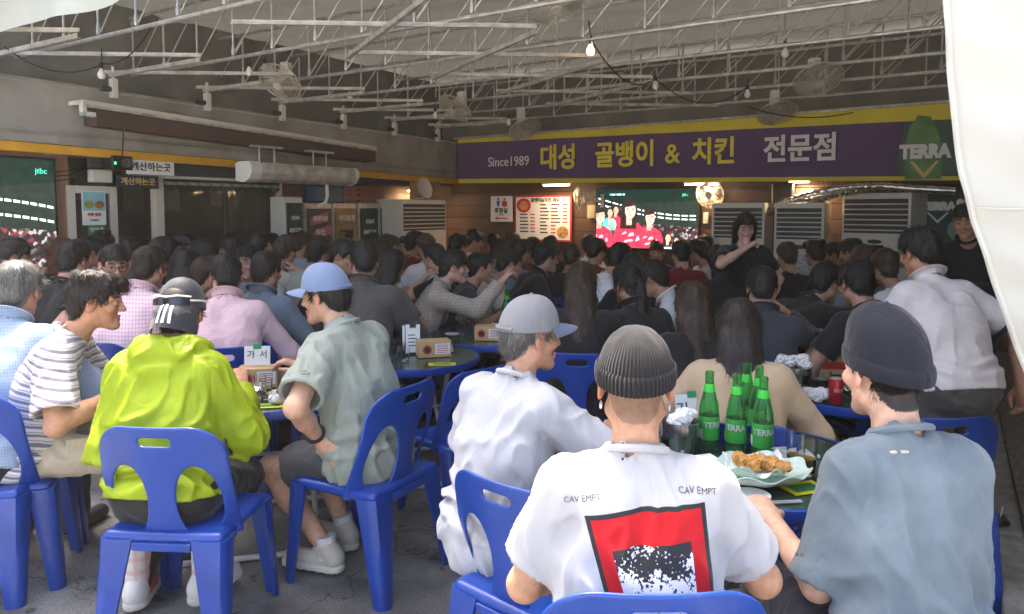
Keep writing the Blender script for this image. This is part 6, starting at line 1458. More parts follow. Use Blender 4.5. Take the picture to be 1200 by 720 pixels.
def make_shoe(root, A, dn, sx, m, hero, pants, sole=None):
    # foot points forward and a little outwards, sole kept level
    fw = unit(V3(sx * .2, 1, 0)); up = V3(0, 0, 1); lift = A[2]
    f = Field(.012); z0 = max(0.0, lift - .08); hb = V3(A[0], A[1], z0) - fw * .03
    f.cone(hb + up * .045, hb + fw * .2 + up * .034, .038, .036, k=.02); f.cone(hb + up * .06, hb + fw * .06 + up * .085, .04, .034, k=.02); f.cone(hb + up * .05, V3(*A) + up * .02, .04, .042, k=.02)
    f.post = lambda X, D: np.maximum(D, z0 + .012 - X[:, 2])
    V, Q = f.mesh(.0075 if hero == 2 else .014, newton=1 if hero else 0); o = mesh_np('shoe', V, Q, m, root)
    if hero == 2:
        f = Field(.005); f.cone(hb + up * .014, hb + fw * .2 + up * .014, .046, .043, k=.01); f.post = lambda X, D: np.maximum(np.maximum(D, X[:, 2] - z0 - .028), z0 - X[:, 2])
        V, Q = f.mesh(.0075); mesh_np('sole', V, Q, mat('rubber_sole', (.55, .53, .48), .7), o)
    return o
def leanfoot(*a): return None
def cap_on(p, m, brim_m=None, brim_dir=0.0, tilt=.0, name='cap', z0=.02, strap=None, drop=.012):
    HC, Rh, hs, root = p['HC'], p['Rh'] @ Rz(brim_dir), p['hs'], p['root']
    def fn(th, v): 
        g = min(abs(((th / (math.pi / 3) + .5) % 1) - .5), .5); return 1 - .012 * math.exp(-(g / .035) ** 2) + .006 * math.sin(5 * th + 9 * v) * (1 - v), 0
    V, Q = dome(HC, Rh, hs, .0895, .112, z0, .142, fn=fn, tilt=.1 + tilt); c = mesh_np(name, V, Q, m, root)
    V2, Q2 = dome(HC, Rh, hs, .0855, .108, z0 + .0, .136, fn=fn, tilt=.1 + tilt); mesh_np('lining', V2, Q2[:, ::-1], mat('cap_lining', (.05, .05, .055), .9), c)
    b = MB()
    def bf(u, v):
        th = math.pi / 2 + (u - .5) * 2.3; k = 1 + v * .72 * math.cos((u - .5) * 2.2) ** .6; x = .0895 * math.cos(th) * (1 + .12 * v); y = .112 * math.sin(th) * k - .012; z = z0 + .1 * .1 + (.1 + tilt) * y - .25 * v * (x * x) * 10 - drop * v * v - max(0, drop - .012) * v; return HC + Rh @ (V3(x, y, z) * hs)
    b.grid(bf, 22, 10, .003); b.build('brim', brim_m or m, c)
    MB().lathe([(0, .0), (.007, .001), (.006, .005), (0, .007)], 10, M=Matrix.Translation(HC + Rh @ (V3(0, -.012, .1415) * hs)) @ Matrix(Rh.tolist()).to_4x4()).build('button', m, c)
    if strap: 
        pts = [HC + Rh @ (V3(.091 * math.cos(a), .114 * math.sin(a) - .012, z0 + .012 + (.1 + tilt) * .112 * math.sin(a)) * hs) for a in np.linspace(math.pi + .9, 2 * math.pi - .9, 12)]; MB().tube(pts, .006, 6).build('strap', strap, c)
    return c
def beanie(p, m, ribs=56, depth=.0014, z0=-.01, zt=.138, cuff=.055, rx=.0905, ry=.111, slouch=0.0, tilt=.18, cuffk=1.035, gather=.05, name='beanie', nseg=336):
    HC, Rh, hs, root = p['HC'], p['Rh'], p['hs'], p['root']; hn = SNoise(5, 4)
    def fn(th, v):
        k = 1 + depth / .09 * math.cos(ribs * th) * (1 - .5 * v); gz = 0
        if v > .55: k *= 1 + gather * (v - .55) * math.cos(8 * th + .6) * (2 * (1 - v)) * 2
        if slouch:
            k *= 1 + slouch * (.55 * math.sin(2 * th + 1) * v * (1 - v) * 2 + .22 * math.sin(5 * th + 4 * v) * v) + slouch * .8 * math.exp(-((v - .5) / .25) ** 2); gz = -slouch * .05 * v * v * math.cos(th - .7) - slouch * .02 * math.sin(3 * th + 5 * v) * v
        return k, gz
    V, Q = dome(HC, Rh, hs, rx, ry, z0, zt, nseg=nseg, rings=26, fn=fn, tilt=tilt); c = mesh_np(name, V, Q, m, root)
    V = []; R_ = 8
    for j in range(R_ + 1):
        v = j / R_; bul = cuffk + .03 * math.sin(math.pi * v) if j < R_ else cuffk - .03
        for i in range(nseg):
            th = 2 * math.pi * i / nseg; k = bul * (1 + depth * 1.3 / .09 * math.cos(ribs * th)); x, y = rx * k * math.cos(th), ry * k * math.sin(th); z = z0 - .012 + cuff * v + tilt * y; V.append(HC + Rh @ (V3(x, y - .012, z) * hs))
    Q = np.array([(j * nseg + i, j * nseg + (i + 1) % nseg, (j + 1) * nseg + (i + 1) % nseg, (j + 1) * nseg + i) for j in range(R_) for i in range(nseg)])
    mesh_np('cuff', np.array(V), Q, m, c); return c

# ------------------------------------------------------------------ people in front
def px_of(v):
    d = Vector(v) - Vector((0, 0, HCAM)); y = d.y * _cp - d.z * _sp; z = d.y * _sp + d.z * _cp; return 600 + F * d.x / y, CY - F * z / y
SK1, SK2, SK3 = (.46, .25, .16), (.52, .3, .2), (.36, .19, .115)
def decal_text(p, body, size, loc_xz, m, name='lettering', off=0.0, rot=0.0):
    """lettering printed on the back of a shirt: dropped on the shirt surface along +y"""
    bv = BVHTree.FromPolygons([tuple(v) for v in p['Vs']], p['Qs'].tolist()); sh = p['shirt']
    o = text(body, size, m, sh, (0, 0, 0), name=name, off=off, ext=0.0); me = o.data
    c_, s_ = math.cos(rot), math.sin(rot)
    for v in me.vertices:
        x, z = v.co.x * c_ - v.co.z * s_ + loc_xz[0], v.co.x * s_ + v.co.z * c_ + loc_xz[1]
        h = bv.ray_cast(Vector((x, -1, z)), Vector((0, 1, 0))); v.co = Vector((x, (h[0].y if h[0] else -.1) - .0025, z))
    return o

# ---- ribbed beanie, white T-shirt with red print (back to the camera)
def cav(N, L, mix, math_, nz, X, Y, Z, base):
    zt = math_('ADD', math_('MULTIPLY', X, .13), .945); dz = math_('SUBTRACT', zt, Z)
    xl = math_('ADD', math_('MULTIPLY', dz, .3), -.12); xr = math_('ADD', math_('MULTIPLY', dz, .1), .145)
    a = math_('SUBTRACT', X, xl); b = math_('SUBTRACT', xr, X); mn = math_('MINIMUM', math_('MINIMUM', a, b), dz); mi = math_('MINIMUM', math_('MINIMUM', math_('ADD', a, .012), math_('ADD', b, .012)), math_('SUBTRACT', dz, .018))
    back = math_('LESS_THAN', Y, .03)
    black = math_('MULTIPLY', math_('GREATER_THAN', mn, 0), back); red = math_('MULTIPLY', math_('GREATER_THAN', mn, .01), back); inn = math_('MULTIPLY', math_('GREATER_THAN', mi, .052), back)
    sp = math_('ADD', math_('ADD', nz(130, 3), math_('MULTIPLY', nz(22, 3), .9)), math_('MULTIPLY', dz, 3.2)); spk = math_('LESS_THAN', sp, 1.36)
    pic = mix(spk, (.62, .61, .62), (.02, .02, .022)); base = mix(black, base, (.02, .02, .022)); base = mix(red, base, (.42, .005, .01)); return mix(inn, base, pic)
M_CAV = fabric('white_tee_print', (.4, .395, .4), pattern=('func', cav), fold=.2)
B = person('person in ribbed grey beanie and white t-shirt with red square print', head=(745, 393, 1.82), hs=.99, face=-6, lean=6, curve=10, neck=8, hp=2, hy=-2, hl=(-.16, .33, .62), hr_=(.2, .36, .76), el=(-.6, -.3, -.8), er=(.7, -.3, -.8), chair_s=1.06, smat=M_CAV, hair='fade', skin=(.5, .27, .165), hero=2, seed=1, fold=.011, loose=.012, sleeve=.72, pmat=fabric('black_shorts', (.012, .012, .014)), pants='long', width=1.0, chair_label='blue plastic chair of the ribbed beanie wearer', chair_rz=.12)
def ribm(name, c, c2):
    m = fabric(name, c, fold=.15, var=.25, rough=.95); return m
beanie(B, ribm('beanie_charcoal', (.013, .012, .013), None), ribs=58, depth=.0016, z0=.024, zt=.142, cuff=.046, rx=.0915, ry=.112, tilt=.17, gather=.2)
for sx in (-1, 1):
    c = B['HC'] + B['Rh'] @ (V3(sx * .083, -.006, -.052) * B['hs']); MB().tube([c + np.array([.002 * math.cos(a), .009 * math.cos(a), .009 * math.sin(a)]) for a in np.linspace(0, 6.283, 17)], .0018, 6, caps=False).build('earring', M_GALV, B['root'])
decal_text(B, 'CAV EMPT', .018, (-.125, .962), M_DGREY, rot=.14); decal_text(B, 'CAV EMPT', .018, (.13, .985), M_DGREY, rot=.0)

# ---- navy beanie, washed blue sweatshirt
Nv = person('person in slouchy navy beanie and washed blue grey sweatshirt', head=(1038, 376, 1.95), hs=1.04, face=8, lean=10, curve=10, neck=10, hp=4, hy=6, hl=(-.16, .34, .72), hr_=(.12, .3, .6), el=(-.3, -.3, -1), er=(.05, -.4, -1), smat=fabric('washed_blue', (.09, .12, .145), pattern=('wash', (.2, .245, .275)), fold=.5, var=.2), sleeve=.95, hair='nape', skin=(.55, .34, .24), hero=2, seed=2, fold=.013, loose=.012, pmat=fabric('navy_shorts', (.015, .017, .03)), width=.86, side=.05, chair_dx=-.02, chair_dy=.06, chair_z=.82, chair_label='blue plastic chair of the navy beanie wearer', hem=.12)
beanie(Nv, fabric('beanie_navy', (.009, .011, .018), fold=.6, rough=.9, sheen=.1), ribs=40, depth=.0, z0=.014, zt=.165, cuff=.04, rx=.0885, ry=.111, slouch=.11, tilt=.26, cuffk=1.02, nseg=160)
for sx in (-.018, .012): 
    bv = BVHTree.FromPolygons([tuple(v) for v in Nv['Vs']], Nv['Qs'].tolist()); z = Nv['S2'][2] + .0; h = bv.ray_cast(Vector((sx, -1, z)), Vector((0, 1, 0)))
    if h[0]: MB().box(sx - .009, sx + .009, h[0].y - .003, h[0].y + .004, z - .003, z + .003, .001).build('worn_tear', mat('tear', (.5, .42, .32), .9), Nv['shirt'])

# ---- grey cap, plain white T-shirt
W = person('person in light grey cap and plain white t-shirt turned sideways', head=(622, 352, 2.68), hs=1.02, face=-42, lean=10, curve=8, neck=12, hp=6, hy=-22, hr_=(.2, .42, .8), hl=(-.16, .36, .7), er=(1, -.2, -.6), smat=fabric('white_tee', (.38, .385, .4), fold=.4), hair='short', capz=.03, hcol='grey', skin=SK1, hero=2, seed=3, fold=.012, loose=.014, sleeve=.85, hem=.13, pmat=fabric('charcoal_trousers', (.03, .03, .032)), chair_label='blue plastic chair of the grey cap wearer', chair_dx=.25, chair_dy=-.05)
cap_on(W, fabric('cap_grey', (.19, .19, .2), fold=.3), fabric('brim_bluegrey', (.1, .125, .19), fold=.1), name='cap', strap=fabric('cap_grey', (0, 0, 0)))

# ---- sage T-shirt, blue cap (profile to the left)
G = person('person in pale blue cap and sage green t-shirt sitting sideways', head=(380, 313, 3.4), face=62, lean=10, curve=8, neck=20, hp=10, hy=12, hl=(-.21, .06, .62), el=(-1, -.35, -.1), curlL=.75, pointL=True, fdL=(.05, -.75, -.55), bnL=(-1, 0, .25), hr_=(.12, .42, .8), feet=((-.1, .12, .10), (.1, .2, .10)), smat=fabric('sage_tee', (.24, .27, .23), fold=.45), pants='shorts', pmat=fabric('grey_shorts', (.05, .052, .058), fold=.5), hair='short', capz=.03, skin=(.5, .29, .19), hero=2, seed=4, fold=.012, loose=.022, sleeve=.8, hem=.12, shoe_m=mat('shoe_cream', (.5, .47, .4), .7, var=.15), chair_label='blue plastic chair of the sage t-shirt wearer', chair_dy=-.03)
cap_on(G, fabric('cap_blue', (.15, .2, .31), fold=.3), name='cap', strap=fabric('cap_blue', (0, 0, 0)))
wr = G['WL'] + .12 * (G['EL'] - G['WL']); ax3 = unit(G['EL'] - G['WL']); e1 = unit(np.cross(ax3, V3(0, 0, 1))); e2 = np.cross(ax3, e1)
MB().tube([wr + e1 * .034 * math.cos(a) + e2 * .034 * math.sin(a) for a in np.linspace(0, 6.283, 24)], .008, 8, caps=False).build('wrist_watch', M_BLACK, G['root'])
for A_ in (G['AL'], G['AR']): MB().tube([A_ + V3(0, 0, -.03), A_ + V3(0, 0, .0), A_ + V3(0, .01, .06)], .042, 14, rs=[.044, .043, .042]).build('sock', fabric('white_sock', (.6, .6, .58), fold=.2), G['root'])

# ---- yellow jacket, backwards black cap
M_LIME = fabric('lime_jacket', (.27, .35, .009), rough=.55, fold=.6, weave=.03, sheen=0)
Yl = person('person in lime yellow hooded jacket and backwards dark cap', head=(211, 331, 3.08), face=-4, lean=12, curve=10, neck=12, hp=8, hy=4, side=-.05, hl=(-.2, .26, .64), el=(-.15, -.8, -.6), hr_=(.13, .34, .82), er=(.5, -.5, -.8), chair_dx=.07, shirt='hood', smat=M_LIME, hair='short', capz=.02, skin=(.45, .24, .15), hero=2, seed=5, fold=.013, loose=.018, hem=.02, pmat=fabric('black_leggings', (.01, .01, .011), fold=.2, rough=.6), pants='tight', feet=((-.2, .1, .10), (.06, .12, .12)), shoe_m=mat('shoe_white', (.62, .6, .57), .6, var=.1), chair_label='blue plastic chair of the lime yellow jacket wearer', width=1.02)
ycap = cap_on(Yl, fabric('cap_black', (.028, .03, .036), fold=.2, rough=.7), brim_dir=math.pi, name='cap', z0=.012, tilt=-.02, drop=.055)
HCy, Rhy, hsy = Yl['HC'], Yl['Rh'] @ Rz(math.pi), Yl['hs']
for k in range(3):
    b = MB()
    def sf(u, v, k=k):
        uu = .36 + .1 * k + .045 * u + .04 * v; vv = .1 + .8 * v; th = math.pi / 2 + (uu - .5) * 2.3; kk = 1 + vv * .72 * math.cos((uu - .5) * 2.2) ** .6; x = .0895 * math.cos(th) * (1 + .12 * vv); y = .112 * math.sin(th) * kk - .012 + .006; z = .012 + .01 + .08 * y - 2.5 * vv * x * x - .055 * vv * vv - .043 * vv + .0035; return HCy + Rhy @ (V3(x, y, z) * hsy)
    b.grid(sf, 3, 10); b.build('white_stripe', M_PAPER, ycap)
sg_ = MB(); Ls = lambda p: Vector(Yl['HC'] + Yl['Rh'] @ (V3(p) * Yl['hs']))
for s_ in (-1, 1):
    b = MB(); b.grid(lambda u, v, s_=s_: Ls((s_ * (.012 + .062 * u), -.134 + .05 * u * u, .042 + (v - .5) * .036 * (1 - .35 * u) - .006 * u)), 10, 6, .003); b.build('sunglass_lens', mat('lens_mirror', (.05, .055, .07), .08, .6, var=0), ycap)
    MB().tube([Ls((s_ * .074, -.085, .045)), Ls((s_ * .098, -.03, .045)), Ls((s_ * .097, .03, .04))], .004, 6).build('sunglass_arm', M_WHITE, ycap)
MB().tube([Ls((-.076, -.084, .06)), Ls((-.04, -.128, .064)), Ls((0, -.14, .058)), Ls((.04, -.128, .064)), Ls((.076, -.084, .06))], .004, 6).build('sunglass_frame', M_WHITE, ycap)
for A_ in (Yl['AL'], Yl['AR']): MB().tube([A_ + V3(0, 0, -.02), A_ + V3(0, 0.0, .06), A_ + V3(0, .01, .14)], .045, 14, rs=[.046, .045, .05]).build('sock', fabric('patterned_sock', (.6, .57, .52), fold=.2, pattern=('check', (.55, .3, .3), .05)), Yl['root'])
for A_, sx in ((Yl['AL'], -1), (Yl['AR'], 1)):
    fw = unit(V3(sx * .2, 1, 0)); sd = V3(fw[1], -fw[0], 0); hb = V3(A_[0], A_[1], max(0, A_[2] - .08)) - fw * .03
    for sgn in (-1, 1):
        for k in range(3):
            c_ = hb + fw * (.045 + .03 * k) + sd * sgn * .0395; MB().add([c_ + fw * a + V3(0, 0, z) + sd * sgn * e for e in (0, .003) for a, z in ((0, .03), (.014, .03), (.034, .075), (.02, .075))], [(0, 1, 2, 3), (7, 6, 5, 4), (0, 4, 5, 1), (1, 5, 6, 2), (2, 6, 7, 3), (3, 7, 4, 0)]).build('red_stripe', M_RED, Yl['root'])

# ---- striped T-shirt, beige trousers (profile to the right)
St = person('person in striped grey t-shirt and beige trousers facing the lime jacket', head=(112, 322, 3.4), face=-72, lean=16, curve=8, neck=18, hp=6, hy=0, hr_=(.18, .36, .78), er=(.7, -.5, -.7), hl=(-.15, .38, .8), smat=fabric('striped_tee', (.62, .62, .62), fold=.35, pattern=('stripe', ((.0, .3, (.2, .17, .21)), (.5, .14, (.36, .3, .26)), (.72, .1, (.25, .25, .33))), .034)), hair='messy', hcol='dark', skin=(.47, .235, .14), hero=2, seed=6, fold=.006, loose=.02, sleeve=.82, hem=.1, pmat=fabric('beige_cargo', (.42, .36, .27), fold=.6), chair_label='blue plastic chair of the striped t-shirt wearer', feet=((-.12, .46, .08), (.12, .44, .08)), chair_dy=-.12)
b = MB(); b.box(.17, .185, .16, .3, .5, .6, .006); b.build('cargo_pocket', fabric('beige_cargo', (0, 0, 0)), St['root'])

# ---- white polo, standing and leaning over the right table
def polom(N, L, mix, math_, nz, X, Y, Z, base): return base
P = person('standing person in white polo leaning over the right table', head=(1079, 268, 3.55), face=8, stand=True, lean=18, curve=14, neck=6, hp=18, hy=8, hl=(-.27, .42, .82), el=(-1, -.3, .1), hr_=(.36, .02, .92), er=(1, -.4, -.2), shirt='polo', smat=fabric('white_polo', (.6, .55, .54), fold=.3), hair='short', hcol='black', skin=(.4, .2, .125), hero=2, seed=7, fold=.006, loose=.012, sleeve=.8, hem=.05, pmat=fabric('grey_slacks', (.075, .07, .062), fold=.5), shoe_m=mat('shoe_grey', (.3, .29, .26), .7, var=.2), width=.98, hs=1.0, seat=False)
for sg, S_, E_ in ((-1, P['SL'], P['EL']), (1, P['SR'], P['ER'])):
    c = S_ + (E_ - S_) * .75; n = unit(E_ - S_); e1 = unit(np.cross(n, V3(0, 1, 0))); e2 = np.cross(n, e1)
    MB().tube([c + n * t_ for t_ in (-.012, .012)], .1, 26, caps=False, rs=[.0955 * 1.06, .097 * 1.06]).build('sleeve_band', fabric('navy_band', (.015, .017, .03)), P['shirt'])
print('HEROES', [px_of(p['root'].matrix_basis @ Vector(p['HC'])) for p in PEOPLE])
chair(1.72, 3.12, .1, 'empty blue plastic chair behind the white polo')
chair(-.3, 3.98, .75, 'empty blue plastic chair beside the receipt clipboard table')
chair(-1.1, 4.65, math.pi - .1, 'empty blue plastic chair across the table from the lime jacket')

# ------------------------------------------------------------------ the crowd
CL = {'black': (.012, .012, .013), 'charcoal': (.035, .033, .033), 'dgrey': (.06, .062, .065), 'brown': (.09, .075, .06), 'beige': (.46, .4, .31), 'sage': (.3, .31, .26), 'white': (.72, .71, .69), 'grey': (.32, .32, .31), 'bluegrey': (.14, .17, .21), 'red': (.16, .012, .018), 'pink': (.5, .3, .31), 'lblue': (.3, .36, .47), 'navy': (.015, .02, .04), 'dusk': (.12, .105, .1), 'tan': (.42, .3, .18)}
def cm(k): return fabric('cloth_' + k, CL[k])
M_PINKC = fabric('pink_check', (.74, .56, .58), pattern=('check', (.55, .32, .36), .02)); M_PINKS = fabric('pink_weave', (.72, .5, .51), pattern=('check', (.6, .38, .39), .012)); M_LBC = fabric('lightblue_check', (.28, .35, .46), pattern=('check', (.2, .27, .39), .012)); M_GCH = fabric('taupe_check', (.42, .35, .29), pattern=('check', (.3, .245, .2), .022)); M_NST = fabric('navy_stripe', (.5, .5, .5), pattern=('stripe', ((.0, .5, (.02, .03, .09)),), .045)); M_CHK3 = fabric('shadow_check', (.085, .073, .065), pattern=('check', (.07, .06, .055), .03))
_n = [100]
def cr(label, px, py, D, face, shirt, smat, hair='short', hcol='black', hero=0, **k):
    _n[0] += 1; k.setdefault('lean', 10 + (_n[0] * 7) % 9); k.setdefault('curve', 8 + (_n[0] * 3) % 8); k.setdefault('skin', [(.4, .22, .14), (.45, .26, .17), (.36, .19, .12)][_n[0] % 3])
    k.setdefault('hp', 6 + (_n[0] * 5) % 12); k.setdefault('hs', .95)
    if hair == 'short' and hero == 0: hair = ('short', 'messy', 'short', 'bowl', 'short')[_n[0] % 5]; k['hs'] = k['hs'] + (-.02, .0, .02, .035)[_n[0] % 4]; k.setdefault('hy', ((_n[0] * 37) % 60) - 30); k.setdefault('width', .92 + .05 * (_n[0] % 4)); hcol = hcol if _n[0] % 4 else 'brown'
    return person(label, head=(px, py, D), face=face, shirt=shirt, smat=smat if not isinstance(smat, str) else cm(smat), hair=hair, hcol=hcol, hero=hero, seed=_n[0], **k)
LONGS = ('shirt')
# nearer rows
cr('person with grey hair in light blue checked shirt seen from behind', 20, 308, 3.5, 5, 'shirt', M_LBC, 'short', 'grey', 1, lean=14, width=1.08, loose=.01, hr_=(.2, .35, .8))
cr('person with thinning hair in pink checked shirt seen from behind', 175, 290, 4.7, -12, 'shirt', M_PINKC, 'short', 'dark', 1, lean=16, loose=.01)
cr('person in pink woven shirt and glasses turned towards the shop', 264, 299, 4.55, 18, 'shirt', M_PINKS, 'short', 'black', 1, lean=18, glasses=True, loose=.008, hy=12)
cr('person in blue grey shirt seen from behind beside the pink woven shirt', 312, 296, 4.9, -8, 'shirt', 'bluegrey', 'short', 'dark', 1, lean=14, hy=-14, loose=.008)
cr('broad person in brown charcoal shirt seen from behind', 426, 284, 5.0, 0, 'shirt', M_CHK3, 'short', 'black', 1, lean=12, width=1.12, loose=.015, hy=18)
cr('person in taupe checked shirt pointing across the table', 531, 294, 5.7, -82, 'shirt', M_GCH, 'bowl', 'black', 1, lean=20, curve=6, hr_=(.12, .6, 1.02), er=(.3, -.2, -1), pointR=True, bnR=(0, 0, 1), hl=(-.14, .42, .78), skin=(.5, .31, .22), hp=4, loose=.01)
cr('person in dark grey t-shirt beside the pointing person', 563, 297, 6.1, -78, 'tee', 'dgrey', 'short', 'black', 1, lean=16, skin=(.48, .27, .18), hp=6, hr_=(.2, .4, .8))
cr('person in beige t-shirt beside the dark grey t-shirt', 597, 293, 6.4, -76, 'tee', 'beige', 'short', 'black', 1, lean=18, skin=(.45, .25, .17), hp=14)
cr('person in black shirt and glasses watching the television', 641, 286, 6.7, -70, 'shirt', 'black', 'short', 'black', 1, lean=14, glasses=True, skin=(.4, .23, .16))
cr('person with long straight brown hair in black top', 681, 309, 4.5, -8, 'tee', 'black', 'long', 'brown', 1, lean=10, hs=.93)
cr('person with tied black hair and hair clip in black top', 735, 311, 4.6, 22, 'shirt', 'black', 'pony', 'black', 1, lean=12, hs=.92, hy=10)
cr('person with black hair in white shirt bending to the left', 764, 306, 5.1, 66, 'shirt', 'white', 'bowl', 'black', 1, lean=26, hp=22)
cr('person with long loose brown hair in black top', 813, 331, 3.95, -4, 'tee', 'black', 'long', 'brown', 1, lean=8, hs=.93)
cr('person with long dark hair in tan blazer seen from behind', 866, 352, 3.2, -14, 'blazer', fabric('tan_blazer', (.47, .34, .21), fold=.3), 'long', 'dark', 1, lean=8, hs=.93, loose=.012, hl=(-.25, .32, .78), hr_=(.2, .35, .78))
cr('person in dark grey shirt with hand raised to the face', 894, 314, 4.35, -16, 'shirt', fabric('slate_shirt', (.045, .05, .058), fold=.5), 'short', 'black', 1, lean=14, hr_=(.14, .3, 1.0), er=(1, .1, -1), loose=.01)
cr('person in black t-shirt and glasses leaning on both arms', 968, 309, 4.9, -62, 'tee', 'black', 'short', 'black', 1, lean=30, curve=14, glasses=True, skin=(.5, .3, .2), hr_=(.25, .5, .86), er=(1, -.2, 0), hp=16)
cr('person in black t-shirt seen from behind before the white polo', 1004, 306, 4.25, 10, 'tee', 'black', 'short', 'black', 1, lean=16)
cr('person in black t-shirt seen from behind beside the door', 86, 283, 5.2, -10, 'tee', 'black', 'short', 'black', 1, lean=14, width=1.05)
cr('person in black t-shirt and glasses turning towards the pink checked shirt', 133, 288, 5.1, -142, 'tee', 'black', 'short', 'black', 1, lean=14, glasses=True, hr_=(.14, .3, .96), er=(1, .2, -1), skin=(.47, .27, .18))
cr('person with bangs in grey shirt facing the blue grey shirt', 291, 289, 5.7, 165, 'shirt', 'grey', 'bob', 'black', 1, lean=10, hs=.92, skin=(.5, .3, .21), hr_=(.1, .28, 1.0), er=(1, .2, -1))
# standing
sw = cr('standing person in black t-shirt drinking from a pink cup', 874, 250, 6.0, 172, 'tee', 'black', 'long', 'black', 1, stand=True, lean=2, curve=6, hp=26, hs=.93, skin=(.55, .34, .25), hr_=(.02, .24, 1.43), er=(1, .15, -.6), curlR=.9, hl=(-.22, .08, .95))
o_ = MB().lathe([(0, 0), (.022, 0), (.03, .09), (.027, .09), (.02, .004), (0, .004)], 20).build('pink_cup', mat('cup_pink', (.6, .35, .36), .4)); o_.location = sw['root'].matrix_basis @ Vector(sw['HC'] + sw['Rh'] @ V3(.0, .125, -.15)); tag(o_, 'small pink cup at the mouth of the standing person', 'cup')
cr('standing person in dark buttoned shirt beside the white curtain', 1133, 240, 5.3, 128, 'shirt', 'black', 'short', 'black', 1, stand=True, lean=4, hr_=(.2, .3, 1.15), hl=(-.1, .32, 1.12), skin=(.42, .22, .14), hy=10)
